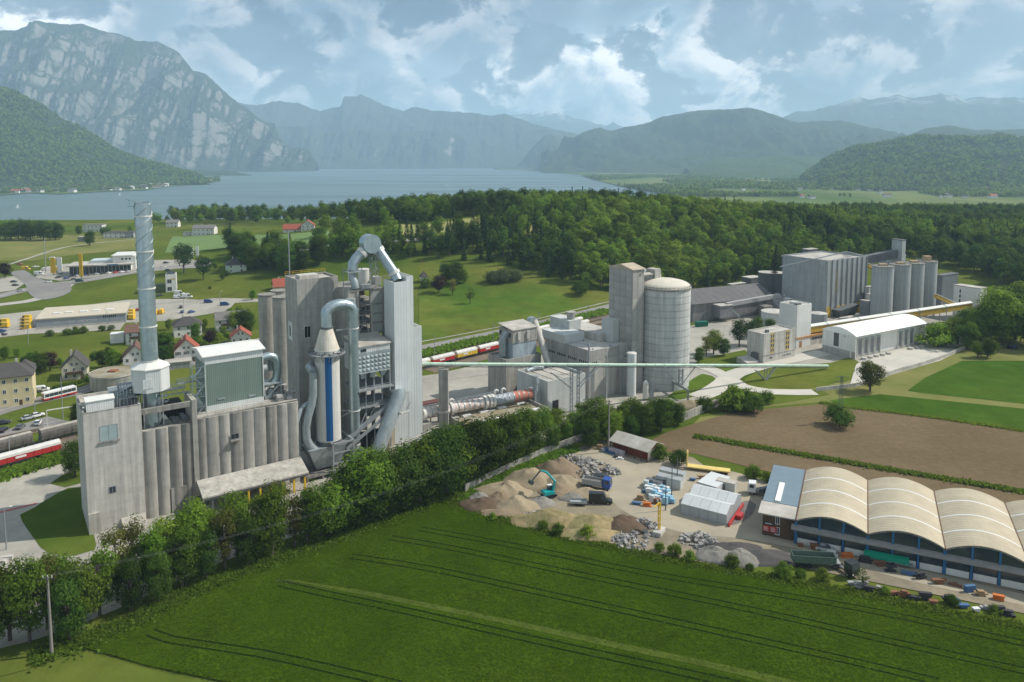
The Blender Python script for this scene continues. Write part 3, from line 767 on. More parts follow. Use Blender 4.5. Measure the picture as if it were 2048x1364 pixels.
# ---------------------------------------------------------------- silo battery in front
PF = Fr(G(178.5, 1069.5), 35)
t = fthing('silo_building', 'long pale concrete silo building with ribbed walls and a plain end tower', 'building', PF)
TZ = 29.8
tw = block(t, 12.5, 17, 0, TZ, CONC_L, par=0.9, name='tower_wall', cap=0.4)
MB().box(-0.06, 12.56, -0.06, 0.34, TZ, TZ+0.12).box(-0.06, 0.34, 0.34, 17.0, TZ, TZ+0.12).obj('coping', CONC_D, t)
x0, z0 = PF.hit(201, 883); x1, z1 = PF.hit(234, 848)
w_ = window(t, 'f', x0, x1, z0, z1, 0, GLASSL, STEEL, fw=0.15); 
for k in range(1, 4):
    pass
MB().box(x0-0.4, x1+0.4, -0.35, -0.07, z0-0.55, z0-0.16).obj('window_ledge', CONC_D, t)
x0, z0 = PF.hit(219, 987); x1, z1 = PF.hit(231, 972)
window(t, 'f', x0, x1, z0, z1, 0, GLASS, STEEL)
x0, z0 = PF.hit(243, 1045); x1, z1 = PF.hit(291, 1034)
MB().exx([(-2.4, z0-1.2), (-2.4, z0-0.9), (0, z0+1.1), (0, z0-1.2)], x0, x1).obj('porch_roof', ROOFGREY, t)
MB().box(0.0, 2.4, -0.6, -0.01, 0, 5.2).obj('buttress', CONC, t)
# lower silos between the end tower and the pier, under the beam
X2 = 25.3
for i in range(4):
    a, c = 12.6 + i*3.0, 12.6 + (i+1)*3.0
    prof = [(a+0.02+(c-a-0.04)*k/8, 0.8-0.55*math.sin(math.pi*k/8)**0.8) for k in range(9)]
    MB().prism(prof + [(c-0.02, 8), (a+0.02, 8)], 2.0 if i > 1 else 0, 22.6).obj('silo_cell', CONC_D if i > 1 else CONC, t, True)
MB().box(12.52, 24.5, 8.0, 16.9, 0, 22.2).obj('silo_core', CONC_D, t)
MB().box(18.6, 24.4, 0.4, 1.6, 0, 6.5).obj('low_wall', CONC_D, t)
MB().box(12.55, 24.2, 0.2, 1.0, 27.0, 28.3).obj('beam', CONC_D, t)
MB().box(24.2, 25.4, 0.0, 9.0, 3.0, 28.6).obj('pier', CONC, t)
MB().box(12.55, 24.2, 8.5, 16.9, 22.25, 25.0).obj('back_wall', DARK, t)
b = MB()
for k in range(5): b.box(13.5+k*2.2, 14.6+k*2.2, 2.5, 7.0, 22.6, 23.2+0.4*(k % 3))
b.obj('roof_machinery', STEELD, t)
xs = [PF.hit(p, 838-(p-394)*0.19, 0)[0] for p in (394, 412.5, 438, 460, 485.5, 508, 532, 555, 576, 597)]
xs[0] = 25.45
for i, (a, c) in enumerate(zip(xs, xs[1:])):
    prof = [(a+0.03+(c-a-0.06)*k/8, 0.5-0.40*math.sin(math.pi*k/8)**0.8) for k in range(9)]
    MB().prism(prof + [(c-0.03, 6), (a+0.03, 6)], 0, 23.2-0.03*i).obj('silo_cell', CONC if i % 3 else CONC_D, t, True)
XE = xs[-1]
MB().box(25.45, XE, 6.02, 16.9, 0, 22.9).obj('silo_core', CONC, t)
MB().box(25.5, XE, 0.9, 16.8, 23.22, 23.4).obj('roof', ROOFGREY, t)
x0, z0 = PF.hit(462.5, 879); x1, z1 = PF.hit(477, 866)
window(t, 'f', x0, x1, z0, z1, 0.05, DARK, STEEL, name='hatch'); MB().box(x0-0.3, x1+0.3, -0.9, 0.0, z0-0.5, z0-0.2).obj('hatch_ledge', CONC_D, t)
railing(t, [(28, 0.9, 23.4), (44, 0.9, 23.4)], 1.0)
# sloping canopy over the loading lane, on yellow posts
pc = fthing('loading_canopy', 'stained concrete lean-to roof on yellow posts along the foot of the ribbed silos', 'canopy', PF)
z_t = 7.2; z_b = 5.0
MB().exx([(0.0, z_t), (0.0, z_t-0.4), (-6.5, z_b-0.4), (-6.5, z_b)], 24.6, 52.0).obj('roof', mat('stained_roof_slab', (0.42, 0.40, 0.355), 0.95, 0.3, 0.5, streak=0.2, panel=(1.6, 0, 0.2, 0.05)), pc)
for k in range(9):
    x = 27 + k*3.0
    MB().box(x-0.25, x+0.25, -6.2, -5.8, 0, z_b-0.4).obj('post', YELLOW if k > 2 else STEELD, pc)
MB().box(24.8, 51.8, -6.4, -6.1, z_b-0.9, z_b-0.45).obj('edge_beam', STEELD, pc)

# things on the tower roof
for (pa, pb, y0, y1, h, lb) in ((173, 229, 2.2, 6.6, 3.4, 'white sheet metal hut nearest the edge of the tower roof'), (221, 262, 8.5, 12.2, 3.4, 'white sheet metal hut behind the first on the tower roof')):
    zr = TZ-0.9
    a, c = PF.X(pa, y0, zr), PF.X(pb, y0, zr)
    h_ = thing('plant_hut', lb, 'hut', PF.w((a+c)/2, (y0+y1)/2, zr), PF.r, 'white huts on the silo roof')
    w2, d2 = (c-a)/2, (y1-y0)/2
    MB().box(-w2, w2, -d2, d2, 0, h-0.5).obj('wall', SHEETW, h_)
    MB().exx([(-d2-0.2, h-0.5), (d2+0.2, h-0.5), (d2+0.2, h-0.35), (0, h+0.1), (-d2-0.2, h-0.35)], -w2-0.2, w2+0.2).obj('roof', SHEETROOF, h_)
    MB().box(-w2-0.05, -w2+0.0, -0.5, 0.5, 0, 2.0).obj('door', GALVD, h_)
wk = fthing('roof_walkway', 'galvanised steel walkways, pipes and railings around the foot of the chimney', 'walkway', PF)
b = MB()
for (x0, x1, y0, y1, z) in ((8, 13, 3, 6.5, 31.0), (12, 24, 6.2, 7.6, 30.4), (8.5, 12, 7.5, 9.2, 33.2), (22, 29, 5.8, 7.0, 31.6)):
    b.box(x0, x1, y0, y1, z, z+0.15)
b.obj('deck', STEEL, wk)
for i, (x0, x1, y0, y1, z) in enumerate(((8, 13, 3, 6.5, 31.1), (12, 24, 6.2, 7.6, 30.5), (8.5, 12, 7.5, 9.2, 33.3), (22, 29, 5.8, 7.0, 31.7))):
    railing(wk, [(x0, y0, z), (x1, y0, z), (x1, y1, z), (x0, y1, z)], 1.2, GALV, closed=True, gap=1.4)
b = MB()
for (x, y, z1) in ((8.2, 3.2, 31), (12.8, 3.2, 31), (8.2, 6.3, 31), (12.8, 6.3, 31), (8.7, 7.7, 33.2), (11.8, 7.7, 33.2), (8.7, 9, 33.2), (11.8, 9, 33.2)): b.bar((x, y, TZ-0.9), (x, y, z1), 0.2)
for k in range(6): b.bar((8.4+k*0.8, 3.0, 29), (9.0+k*0.7, 6.4, 33.5), 0.16)
b.obj('support', STEEL, wk)
b = MB()
for k in range(5): b.tube([(7.2+k*0.7, 4.2, 29), (7.2+k*0.7, 4.2, 32+0.3*k), (9+k*0.7, 6, 32+0.3*k), (12.5, 8, 32.3+0.3*k)], 0.2, 8)
b.obj('pipe', GALV, wk, True)
b = MB()
lattice(b, (14, 7.0, 29.5), (24, 7.0, 29.6), 1.0, 1.3, 8, 0.12); lattice(b, (15, 4.4, 28.6), (19, 2.4, 29.6), 1.2, 1.6, 4, 0.14)
b.obj('truss', GALV, wk)

# chimney: steel stack in flanged sections with a helical strake, standing through a white octagonal hood
cx_, cy2 = PF.plan(300, 733, 37.7)
cb = PF.w(cx_, cy2, 0)
ch = thing('chimney', 'tall galvanised steel chimney with spiral strakes above a white octagonal hood', 'chimney', (cb.x, cb.y, 22.5), PF.r)
CF0 = Fr((cb.x, cb.y, 0), 35)
ztop = CF0.Z(404)
zs = [22.5-22.5, CF0.Z(720)-22.5, CF0.Z(652)-22.5, CF0.Z(576)-22.5, CF0.Z(502)-22.5, CF0.Z(432)-22.5, ztop-22.5]
rad = [2.15, 2.0, 1.98, 1.96, 1.94, 1.92, 1.9]
for i in range(6):
    MB().cyl(0, 0, zs[i]+0.06, zs[i+1]-0.06, rad[i], rad[i+1], 28, cap=(i == 0)).obj('stack_section', GALV, ch, True)
    MB().cyl(0, 0, zs[i+1]-0.18, zs[i+1]+0.14, rad[i+1]+0.16, None, 28).obj('flange', TANKW, ch, True) if i < 5 else None
MB().cyl(0, 0, zs[6]-2.0, zs[6]-0.3, 1.8, None, 24).obj('flue_lining', REDRUST, ch, True)
for k in range(3):
    b = MB(); n = 90
    pts = []
    for i in range(n+1):
        z = zs[3] + (zs[6]-zs[3])*i/n; a = 2*math.pi*(k/3 + (z-zs[3])/9.5)
        pts.append((1.98*math.cos(a), 1.98*math.sin(a), z))
    b.tube(pts, 0.09, 5); b.obj('strake', TANKW if k == 0 else GALV, ch, True)
b = MB()
b.bar((-1.0, 1.2, zs[6]-0.2), (-3.4, 2.6, zs[6]+0.7), 0.08); b.bar((-1.2, 1.0, zs[6]-1.0), (-3.2, 2.2, zs[6]-1.2), 0.08); b.bar((-2.6, 2.0, zs[6]-1.2), (-2.8, 2.2, zs[6]+0.5), 0.06)
b.obj('lightning_rod', STEELD, ch)
hz0, hz1 = CF0.Z(777)-22.5, CF0.Z(733)-22.5
MB().cyl(0, 0, hz0, hz1, 4.5, None, 8, a0=R(22.5)).obj('hood_wall', SHEETW, ch)
MB().cyl(0, 0, hz1, hz1+0.25, 4.75, 4.75, 8, a0=R(22.5)).cyl(0, 0, hz1+0.25, hz1+1.5, 4.7, 2.2, 8, a0=R(22.5)).obj('hood_roof', SHEETROOF, ch)
MB().box(-2.4, -0.2, -4.25, -4.14, hz0+1.2, hz0+3.6).obj('hood_door', SHEETW2, ch)
lat = MB()
for sx, sy in ((-2.2, -2.2), (2.2, -2.2), (2.2, 2.2), (-2.2, 2.2)): lat.bar((sx, sy, 0), (sx, sy, hz0), 0.3)
lat.obj('support_frame', STEEL, ch)

# green filter house on the silos
fx_, fy_ = 28.7, 4.6
FF = Fr(PF.w(fx_, fy_, 0), 35)
FW = FF.X(525, 0, 38); FD = max(6.0, FF.Y(389, 0, 38))
ze = FF.Z(714); zr_ = FF.Z(681, FF.X(509, FD/2, 42), FD/2)
ff = thing('filter_house', 'green and white sheet clad filter house with a pitched white roof on the silos', 'building', PF.w(fx_, fy_, 23.4), PF.r)
zg0, zg1 = FF.Z(813)-23.4, FF.Z(730)-23.4
ze -= 23.4; zr_ = min(zr_-23.4, ze+2.6)
MB().box(0, FW, 0, FD, 0, zg0).obj('white_base', SHEETW, ff)
MB().box(0.05, FW-0.05, 0.05, FD-0.05, zg0, zg1).obj('green_wall', GREENCLAD, ff)
MB().box(0, FW, 0, FD, zg1, ze).obj('white_band', SHEETW, ff)
MB().exx([(-0.5, ze-0.1), (FD+0.5, ze-0.1), (FD+0.5, ze+0.1), (FD/2, zr_), (-0.5, ze+0.1)], -0.7, FW+0.7).obj('roof', SHEETROOF, ff)
for (a, zz) in ((3.0, 2.6), (11.0, 2.0)): MB().box(a, a+1.8, -0.08, 0.0, zz, zz+0.5).obj('louvre', GALVD, ff)
for (xx) in (0.0, FW): MB().box(xx-0.1, xx+0.1, -0.1, 0.1, zg0, zg1).obj('corner_trim', WHITEW, ff)
# stair tower beside it
st = thing('stair_tower', 'galvanised lattice stair tower with zigzag flights left of the green filter house', 'stairs', PF.w(fx_-3.4, fy_-1.2, 20.2), PF.r)
b = MB(); H0 = 17.0
for sx in (0, 3.0):
    for sy in (0, 2.6): b.bar((sx, sy, 0), (sx, sy, H0), 0.2)
for k in range(7):
    z = k*H0/6.5
    for a, c in (((0,0),(3,0)), ((3,0),(3,2.6)), ((3,2.6),(0,2.6)), ((0,2.6),(0,0))): b.bar((*a, z), (*c, z), 0.14)
b.obj('frame', GALV, st)
for k in range(6):
    z = k*H0/6.5; z2 = (k+1)*H0/6.5; y = 0.6 if k % 2 else 1.9
    MB().bar((0.3 if k % 2 else 2.7, y, z), (2.7 if k % 2 else 0.3, y, z2), 0.9, 0.16).obj('stair_flight', GALVD, st)
    railing(st, [(0, -0.05, z+0.1), (3.0, -0.05, z+0.1)], 1.0, GALV, gap=1.0)
# elbow ducts on its right side
ed = thing('elbow_duct', 'bent galvanised ducts and fan on the right side of the green filter house', 'duct', PF.w(fx_+FW, fy_, 23.4), PF.r)
b = MB()
b.tube([(0.0, 2.5, 11.5), (2.2, 2.5, 11.8)] + [Vector((2.2, 2.5, 9.4)) + Vector((2.4*math.sin(a), 0, 2.4*math.cos(a))) for a in [R(12*i) for i in range(1, 8)]] + [(4.6, 2.5, 7.0), (4.3, 2.5, 5.2), (3.0, 2.5, 3.6)], 1.15, 16)
b.obj('elbow', GALV, ed, True)
MB().tube([(0.0, 2.5, 8.5), (1.6, 2.5, 8.6)], 1.3, 16).tube([(0, 4.8, 11), (2.6, 4.8, 11), (3.6, 4.8, 10), (3.8, 4.8, 7)], 0.9, 12).obj('branch', GALVD, ed, True)
b = MB()
for sx in (0.6, 5.0):
    for sy in (0.8, 4.6): b.bar((sx, sy, 0), (sx, sy, 4.4), 0.24)
b.box(0.2, 5.6, 0.4, 5.0, 4.2, 4.45); b.bar((0.6, 0.8, 0.4), (5.0, 0.8, 4.2), 0.3); b.bar((0.6, 4.6, 0), (5, 4.6, 4.2), 0.2)
b.obj('stand', GALVD, ed)
MB().cyl(2.6, 2.4, 0.2, 2.6, 1.3, 0.9, 14).box(0.8, 4.4, 1.2, 3.4, 0.0, 0.9).obj('fan', GALVD, ed, True)
b = MB(); rr_ = random.Random(3)
for k in range(26):
    x, y = rr_.uniform(0.6, 8.5), rr_.uniform(-3.2, 8); s = rr_.uniform(0.3, 1.3); MB().box(x, x+s*1.4, y, y+s, -0.1, 0.2+s*rr_.uniform(0.3, 1.3)).obj('machine_block', mat('mixed_machinery', (0.32, 0.30, 0.28), 0.8, 0.3, 0.8, rand=0.4), ed)
# ---------------------------------------------------------------- conditioning tower with the blue stripe
BT = Fr(PF.w(61.2, 2.2, 0), 35)
bt = fthing('conditioning_tower', 'white cylindrical tower with a vertical blue stripe and conical top on a steel frame', 'tower', BT)
rB = 3.45
zb, zc_ = BT.Z(884, 0, -rB), BT.Z(712, 0, -rB)
MB().cyl(0, 0, zb, zc_, rB, None, 40).obj('shell', TANKW, bt, True)
s0, s1 = R(-90-42), R(-90-10)
MB().cyl(0, 0, zb+0.4, zc_-0.2, rB+0.03, None, 10, cap=False, a0=s0-R(-10), a1=s1-R(-10)).obj('blue_stripe', BLUE, bt, True)
z2, z3 = BT.Z(697), BT.Z(655)
MB().cyl(0, 0, zc_, z2, rB+0.1, None, 40).obj('collar', TANKW, bt, True)
MB().cyl(0, 0, z2, z3, rB, 1.65, 26).obj('cone', mat('ribbed_cone', (0.60, 0.55, 0.46), 0.55, 0.1, 0.5, streak=0.2), bt)
b = MB(); b.cyl(0, 0, zc_+0.1, zc_+0.3, rB+1.7, None, 28); b.obj('platform', STEEL, bt)
railing(bt, [((rB+1.6)*math.cos(R(15*i)), (rB+1.6)*math.sin(R(15*i)), zc_+0.3) for i in range(24)], 1.2, STEELD, closed=True)
b = MB()
for i in range(14):
    a = R(360/14*i); c_, s_ = math.cos(a), math.sin(a)
    MB().bar((rB*c_, rB*s_, zc_-1.8), ((rB+1.6)*c_, (rB+1.6)*s_, zc_+0.1), 0.14).obj('bracket', STEEL, bt)
b = MB(); rr_ = random.Random(5)
for i in range(22):
    a = R(360/22*i); c_, s_ = math.cos(a), math.sin(a); z = z2-0.6+rr_.uniform(-0.6, 0.3)
    b.bar(((rB-0.2)*c_, (rB-0.2)*s_, z+0.2), ((rB+rr_.uniform(0.7, 2.2))*c_, (rB+1.2)*s_, z), 0.26)
b.obj('spray_lance', STEELD, bt)
# goose-neck duct
ax = Vector((1, 0, 0))
xr = BT.X(707.5, 0, 30); zarc = BT.Z(623); zpk = BT.Z(601)
R_a = xr/2; rD = 1.55
path = [(0, 0, z3-0.1), (0, 0, zarc-0.6)] + [(R_a - R_a*math.cos(math.pi*i/8), 0, zarc - 0.6 + (zpk-rD-zarc+0.6)*1.0*math.sin(math.pi*i/8)) for i in range(9)] + [(xr, 0, zarc-2)]
gd = fthing('gooseneck_duct', 'big galvanised duct arching over the top of the blue striped tower and down', 'duct', BT)
MB().tube(path, rD, 20).obj('bend', GALV, gd, True)
zz = [zarc-2.0, BT.Z(656, xr), BT.Z(820, xr), BT.Z(887, xr)]
for a, c in zip(zz, zz[1:]):
    MB().cyl(xr, 0, c+0.05, a-0.02, rD-0.06, None, 20).obj('duct_section', GALV, gd, True)
    MB().cyl(xr, 0, c-0.15, c+0.15, rD+0.14, None, 20).obj('flange', TANKW, gd, True)
MB().cyl(0, 0, z3-0.2, z3+0.3, rD+0.3, None, 20).obj('flange', STEELD, gd, True)
MB().cyl(xr, 0, 2.0, zz[3]-0.15, 1.9, 1.55, 18).tube([(xr+0.8, 0, zz[3]-1.5), (xr+4.5, -1.0, 1.5)], 0.9, 10).obj('foot', GALVD, gd, True)
MB().bar((2.9, 0, zz[1]), (xr, 0, zz[1]), 0.3).obj('bracket', STEEL, gd); MB().bar((xr-4, 2, zz[2]), (xr, 0, zz[2]), 0.25).bar((xr-4, 2, zz[2]-2), (xr, 0, zz[2]), 0.25).obj('bracket', STEEL, gd)
# side duct, hopper, frame and deck below
sdp = []
for px, py in ((626, 744), (626, 760), (626, 790), (622, 812), (616, 832), (612, 855), (613, 878), (620, 892), (632, 902)):
    x, z = BT.hit(px, py, -1.5); sdp.append((x, -1.5, z))
MB().tube(sdp, 1.15, 14).tube([sdp[0], (sdp[0][0], 1.5, sdp[0][2]+0.8), (sdp[0][0]+1.5, 3.4, sdp[0][2]+0.8)], 1.15, 12).obj('side_duct', GALVD, bt, True)
x, z = BT.hit(592, 850, -1.0); x2, z_2 = BT.hit(605, 815, -1.0)
MB().tube([(x, -1, z), (x2-0.6, -1, z_2-0.6), (x2+0.2, -0.6, z_2), (x2+2, 0, z_2+0.6)], 0.65, 10).obj('vent_pipe', GALVD, bt, True)
zd = BT.Z(938, 0, -3)
MB().add([(-7.2, -3.4, zb-1.2), (4.0, -3.4, zb-1.2), (4.0, 3.4, zb-1.2), (-7.2, 3.4, zb-1.2), (-4.6, -2, zd+0.6), (2.5, -2, zd+0.6), (2.5, 2, zd+0.6), (-4.6, 2, zd+0.6)],
         [(0,1,2,3),(7,6,5,4),(0,4,5,1),(1,5,6,2),(2,6,7,3),(3,7,4,0)]).obj('hopper', GALVD, bt)
MB().cyl(0, 0, zb-1.2, zb, rB+0.2, None, 32).obj('base_ring', STEELD, bt, True)
b = MB()
for sx in (-0.6, 5.6):
    for sy in (-4.6, 4.0): b.bar((sx, sy, 0), (sx, sy, zb-0.3), 0.5)
b.bar((-0.6, -4.6, zb-0.3), (5.6, -4.6, zb-0.3), 0.5); b.bar((5.6, -4.6, zb-0.3), (5.6, 4, zb-0.3), 0.5); b.bar((-0.6, -4.6, zb-0.3), (-0.6, 4, zb-0.3), 0.5)
b.bar((-0.6, -4.6, zb-3), (5.6, -4.6, zb-3), 0.3); b.bar((-0.6, -4.6, zb-6), (5.6, -4.6, zb-6), 0.3)
b.obj('portal_frame', STEEL, bt)
for k, z in enumerate((zd-0.6, zd-4.0)):
    MB().box(-8.2, 7.5, -4.3, 5.0, z, z+0.5).obj('deck', CONC_D, bt)
    railing(bt, [(-8.1, -4.2, z+0.5), (7.4, -4.2, z+0.5)], 1.1, STEELD, gap=1.6)
b = MB()
for x in (-8, -3.5, 1.5, 7.2):
    for y in (-4, 4.6): MB().bar((x, y, 0), (x, y, zd-0.6), 0.45).obj('deck_post', CONC_D, bt)
pt = PF.w(68.0, -7.5, 0)
ob = thing('orange_drum', 'faded orange ball shaped tank under the deck beside the trees', 'tank', (pt.x, pt.y, 2.2))
ORANGE = mat('faded_orange_paint', (0.55, 0.28, 0.09), 0.7, 0.1, 0.7)
MB().cyl(0, 0, 0, 0.9, 0.5, 1.3, 16).cyl(0, 0, 0.9, 2.4, 1.3, 1.3, 16).cyl(0, 0, 2.4, 3.2, 1.3, 0.5, 16).obj('drum', ORANGE, ob, True)
MB().box(-0.9, 0.9, -0.9, 0.9, -2.2, 0.1).obj('stand', STEELD, ob)
# ---------------------------------------------------------------- preheater tower
pt_ = fthing('preheater_tower', 'tall preheater tower of concrete, open floors and white sheet cladding', 'tower', PF)
YD = 21.0
x0 = PF.X(593.5, YD, 53); x1 = PF.X(676, YD, 53); zD = 53.6
dD = Fr(PF.w(x0, YD), 35).Y(570, 0, 52)
block(pt_, x1-x0, dD, 0, zD, mat('tower_concrete', (0.37, 0.36, 0.325), 0.92, 0.14, 0.5, streak=0.22, panel=(0, 2.6, 0.16, 0.06), bump_=0.02), par=0.6, name='lift_shaft_wall', x0=x0, y0=YD)
MB().box(x0+2, x0+8, YD+3, YD+7, zD-0.6, zD+0.7).obj('roof_hatch', CONC_L, pt_)
railing(pt_, [(x0, YD+dD, zD), (x1, YD+dD, zD)], 1.1, YELLOW, gap=2.2)
MB().bar((x0+1.2, YD+dD-1, zD-0.6), (x0+1.2, YD+dD-1, zD+14), 0.22).obj('antenna', STEEL, pt_)
yw, zw = PF.hity(581, 660, x0); MB().box(x0-0.12, x0, yw-1.8, yw+1.6, zw-3.0, zw+2.6).obj('side_panel', SHEETW, pt_)
MB().box(x0-0.16, x0-0.12, yw-0.6, yw+0.5, zw-1.8, zw+1.4).obj('side_window', GLASS, pt_)
xw, zw = PF.hit(615, 663, YD); window(pt_, 'f', xw-0.9, xw+0.9, zw-1.8, zw+1.6, YD, DARK, CONC_L)
# middle: frame with open floors
YC = 12.0; zC = 50.2
xa, xb = PF.X(697, YC, 48), PF.X(769, YC, 48)
FLOORS = [0, 10.5, 20.5, 26.2, 36.4, 39.6, 42.5, 45.5, zC]
for z in FLOORS[1:]:
    MB().box(xa, xb, YC, YD+9, z-0.45, z).obj('floor_slab', CONC_D, pt_)
for x in (xa, PF.X(714, YC, 45), PF.X(741, YC, 45)-0.0, xb-0.7):
    MB().box(x, x+0.7, YC-0.04, YC+0.8, 0, zC-0.46).obj('column', CONC, pt_)
MB().box(xa+0.7, PF.X(714, YC, 45)-0.01, YC+0.2, YC+0.5, 0, zC-0.46).obj('infill_wall', CONC, pt_)
xo = PF.X(741, YC, 45)
MB().box(xo+0.7, xb-0.7, YC+0.2, YC+0.5, 36.4, zC-0.46).obj('infill_wall', mat('grey_green_panel', (0.33, 0.35, 0.33), 0.8, 0.1, 0.4, streak=0.15), pt_)
MB().box(xa-0.25, xa-0.02, YC, YD+9, 0, zC-0.1).obj('side_wall', CONC, pt_); MB().box(x1+0.02, xa-0.26, YC+4.0, YC+4.3, 0, zC-2).obj('recess_wall', CONC_D, pt_)
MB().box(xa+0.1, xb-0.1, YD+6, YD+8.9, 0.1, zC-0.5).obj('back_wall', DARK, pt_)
b = MB(); rr_ = random.Random(11)
for k in range(16):
    x = rr_.uniform(xa+3.5, xb-2); y = rr_.uniform(YC+1.5, YD+4); z = FLOORS[rr_.randrange(1, 8)]
    MB().cyl(x, y, z, z+rr_.uniform(1.5, 3), rr_.uniform(0.5, 1.2), rr_.uniform(0.3, 1.2), 12).obj('vessel', GALVD, pt_, True)
b = MB()
for z in FLOORS[2:8]:
    b.bar((PF.X(714, YC, 45)+0.7, YC+0.1, z+1.0), (xo, YC+0.1, z+1.0), 0.12); b.bar((PF.X(714, YC, 45)+0.7, YC+0.1, z+0.5), (xo, YC+0.1, z+0.5), 0.1)
b.bar((PF.X(716, YC, 45), YC+0.2, 36.6), (PF.X(728, YC, 45), YC+0.2, 40), 0.3); b.bar((PF.X(738, YC, 45), YC+0.2, 36.6), (PF.X(730, YC, 45), YC+0.2, 40), 0.3)
b.obj('floor_railing', STEEL, pt_)
MB().box(xa-1.0, xa+2.4, YC-2.2, YC+1.0, zC-6.0, zC-5.2).cyl(xa+0.4, YC-0.8, zC-5.2, zC-2.2, 1.3, 1.5, 16).obj('vent_cowl', GALVD, pt_, True)
# white panel room hung on the front
YP = 2.0
xp, zp = PF.hit(716, 752, YP); xq, _ = PF.hit(780, 683, YP)
MB().box(xp, xq, YP, YC, 27.0, 35.0).obj('panel_room', mat('room_white', (0.58, 0.60, 0.58), 0.6, 0.1, 0.5, streak=0.2, corr=0.7), pt_)
MB().add([(xp-0.3, YP-0.3, 35.0), (xq+0.3, YP-0.3, 35.0), (xq+0.3, YC, 36.4), (xp-0.3, YC, 36.4), (xp-0.3, YP-0.3, 35.3), (xq+0.3, YP-0.3, 35.3), (xq+0.3, YC, 36.7), (xp-0.3, YC, 36.7)],
         [(0,3,2,1),(4,5,6,7),(0,1,5,4),(1,2,6,5),(2,3,7,6),(3,0,4,7)]).obj('room_roof', ROOFGREY, pt_)
# quilted lower cladding: separate folded plates
nb = 8
for k in range(nb):
    for j in range(4):
        a = xp + (xq-xp)*k/nb; c = xp + (xq-xp)*(k+1)/nb; z = 27.3 + j*1.25; zz_ = z+1.25; mx = (a+c)/2; mz = (z+zz_)/2
        MB().add([(a+.04, YP-.03, z+.04), (c-.04, YP-.03, z+.04), (c-.04, YP-.03, zz_-.04), (a+.04, YP-.03, zz_-.04), (mx, YP-0.28, mz)], [(0,1,4),(1,2,4),(2,3,4),(3,0,4)]).obj('plate', GALVD, pt_)
MB().box(xp-0.1, xq+0.1, YP-0.1, YP-0.02, 32.4, 33.3).obj('room_band', GALVD, pt_)
xw, zw = PF.hit(727, 706, YP); MB().box(xw-0.9, xw+0.9, YP-0.06, YP, 33.5, 34.4).obj('room_window', GLASS, pt_)
for k in range(3):
    x = xp+1.5+k*3.2; MB().add([(x-1, YP-0.8, 27.2), (x+1, YP-0.8, 27.2), (x+1, YP+1.4, 27.2), (x-1, YP+1.4, 27.2), (x-0.4, YP+0.1, 25.4), (x+0.4, YP+0.1, 25.4), (x+0.4, YP+0.9, 25.4), (x-0.4, YP+0.9, 25.4)], [(0,1,2,3),(7,6,5,4),(0,4,5,1),(1,5,6,2),(2,6,7,3),(3,7,4,0)]).obj('outlet_hopper', GALVD, pt_)
MB().box(xp-0.5, xq+0.5, YP-1.4, YC, 22.0, 22.3).obj('gallery_deck', STEEL, pt_); railing(pt_, [(xp-0.4, YP-1.3, 22.3), (xq+0.4, YP-1.3, 22.3)], 1.1, GALVD, gap=1.5)
MB().box(xp-0.5, xq+1.0, YP-0.4, YC, 16.6, 17.0).obj('gallery_deck', STEEL, pt_); railing(pt_, [(xp-0.4, YP-0.3, 17.0), (xq+0.8, YP-0.3, 17.0)], 1.1, GALVD, gap=1.5)
b = MB()
for k in range(5): b.bar((xp+k*(xq-xp)/4, YP+0.5, 0), (xp+k*(xq-xp)/4, YP+0.5, 27), 0.35)
for k in range(4): b.bar((xp+k*(xq-xp)/4, YP+0.4, 10+k), (xp+(k+1)*(xq-xp)/4, YP+0.4, 15.5+k), 0.3)
b.bar((xp-5, YP-1, 8), (xq+1, YP-1, 18), 1.2, 1.0); b.bar((xp-5, YP-2.6, 6.5), (xq-1, YP-2.6, 15), 0.5, 0.8)
b.obj('brace', STEEL, pt_)
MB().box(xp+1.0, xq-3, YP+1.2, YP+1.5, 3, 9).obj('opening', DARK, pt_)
MB().box(xq-3, xq+1.5, YP+0.9, YP+1.3, 0, 16).obj('lower_wall', mat('cream_wall', (0.55, 0.47, 0.34), 0.9, 0.12, 0.5, streak=0.2), pt_)
# white clad shafts on the right
YA = 2.0; zA = 53.2; zA0 = PF.hit(789, 788, YA)[1]
xA0, xA1 = PF.X(788, YA, 50), PF.X(817.5, YA, 50)
AF = Fr(PF.w(xA0, YA), 35); dA = AF.Y(768, 0, 50)
block(pt_, xA1-xA0, dA, zA0, zA, SHEETW2, par=1.0, name='clad_shaft', x0=xA0, y0=YA, cap=0.25)
YB = 3.4
xB1, xB2 = PF.X(826.5, YB, 50), PF.X(844, YB, 30)
block(pt_, xB1-xA1-0.02, 11, 0, zA+1.2, SHEETW2, par=1.0, name='clad_shaft', x0=xA1+0.02, y0=YB, cap=0.25)
block(pt_, xB2-xB1-0.02, 9, 0, PF.Z(652, xB2, YB), SHEETW2, par=1.0, name='clad_shaft', x0=xB1+0.02, y0=YB, cap=0.25)
MB().box(xA0+0.3, xA1, YB+0.05, YB+8, 0, zA0).obj('clad_wall', SHEETW2, pt_)
for z in (zA-4, zA-22, zA-31, zA-38):
    MB().bar((xA1+0.3, YB-0.3, z-1.4), (xA1+1.2, YB-0.3, z+0.3), 0.14).obj('wall_light', WHITEW, pt_)
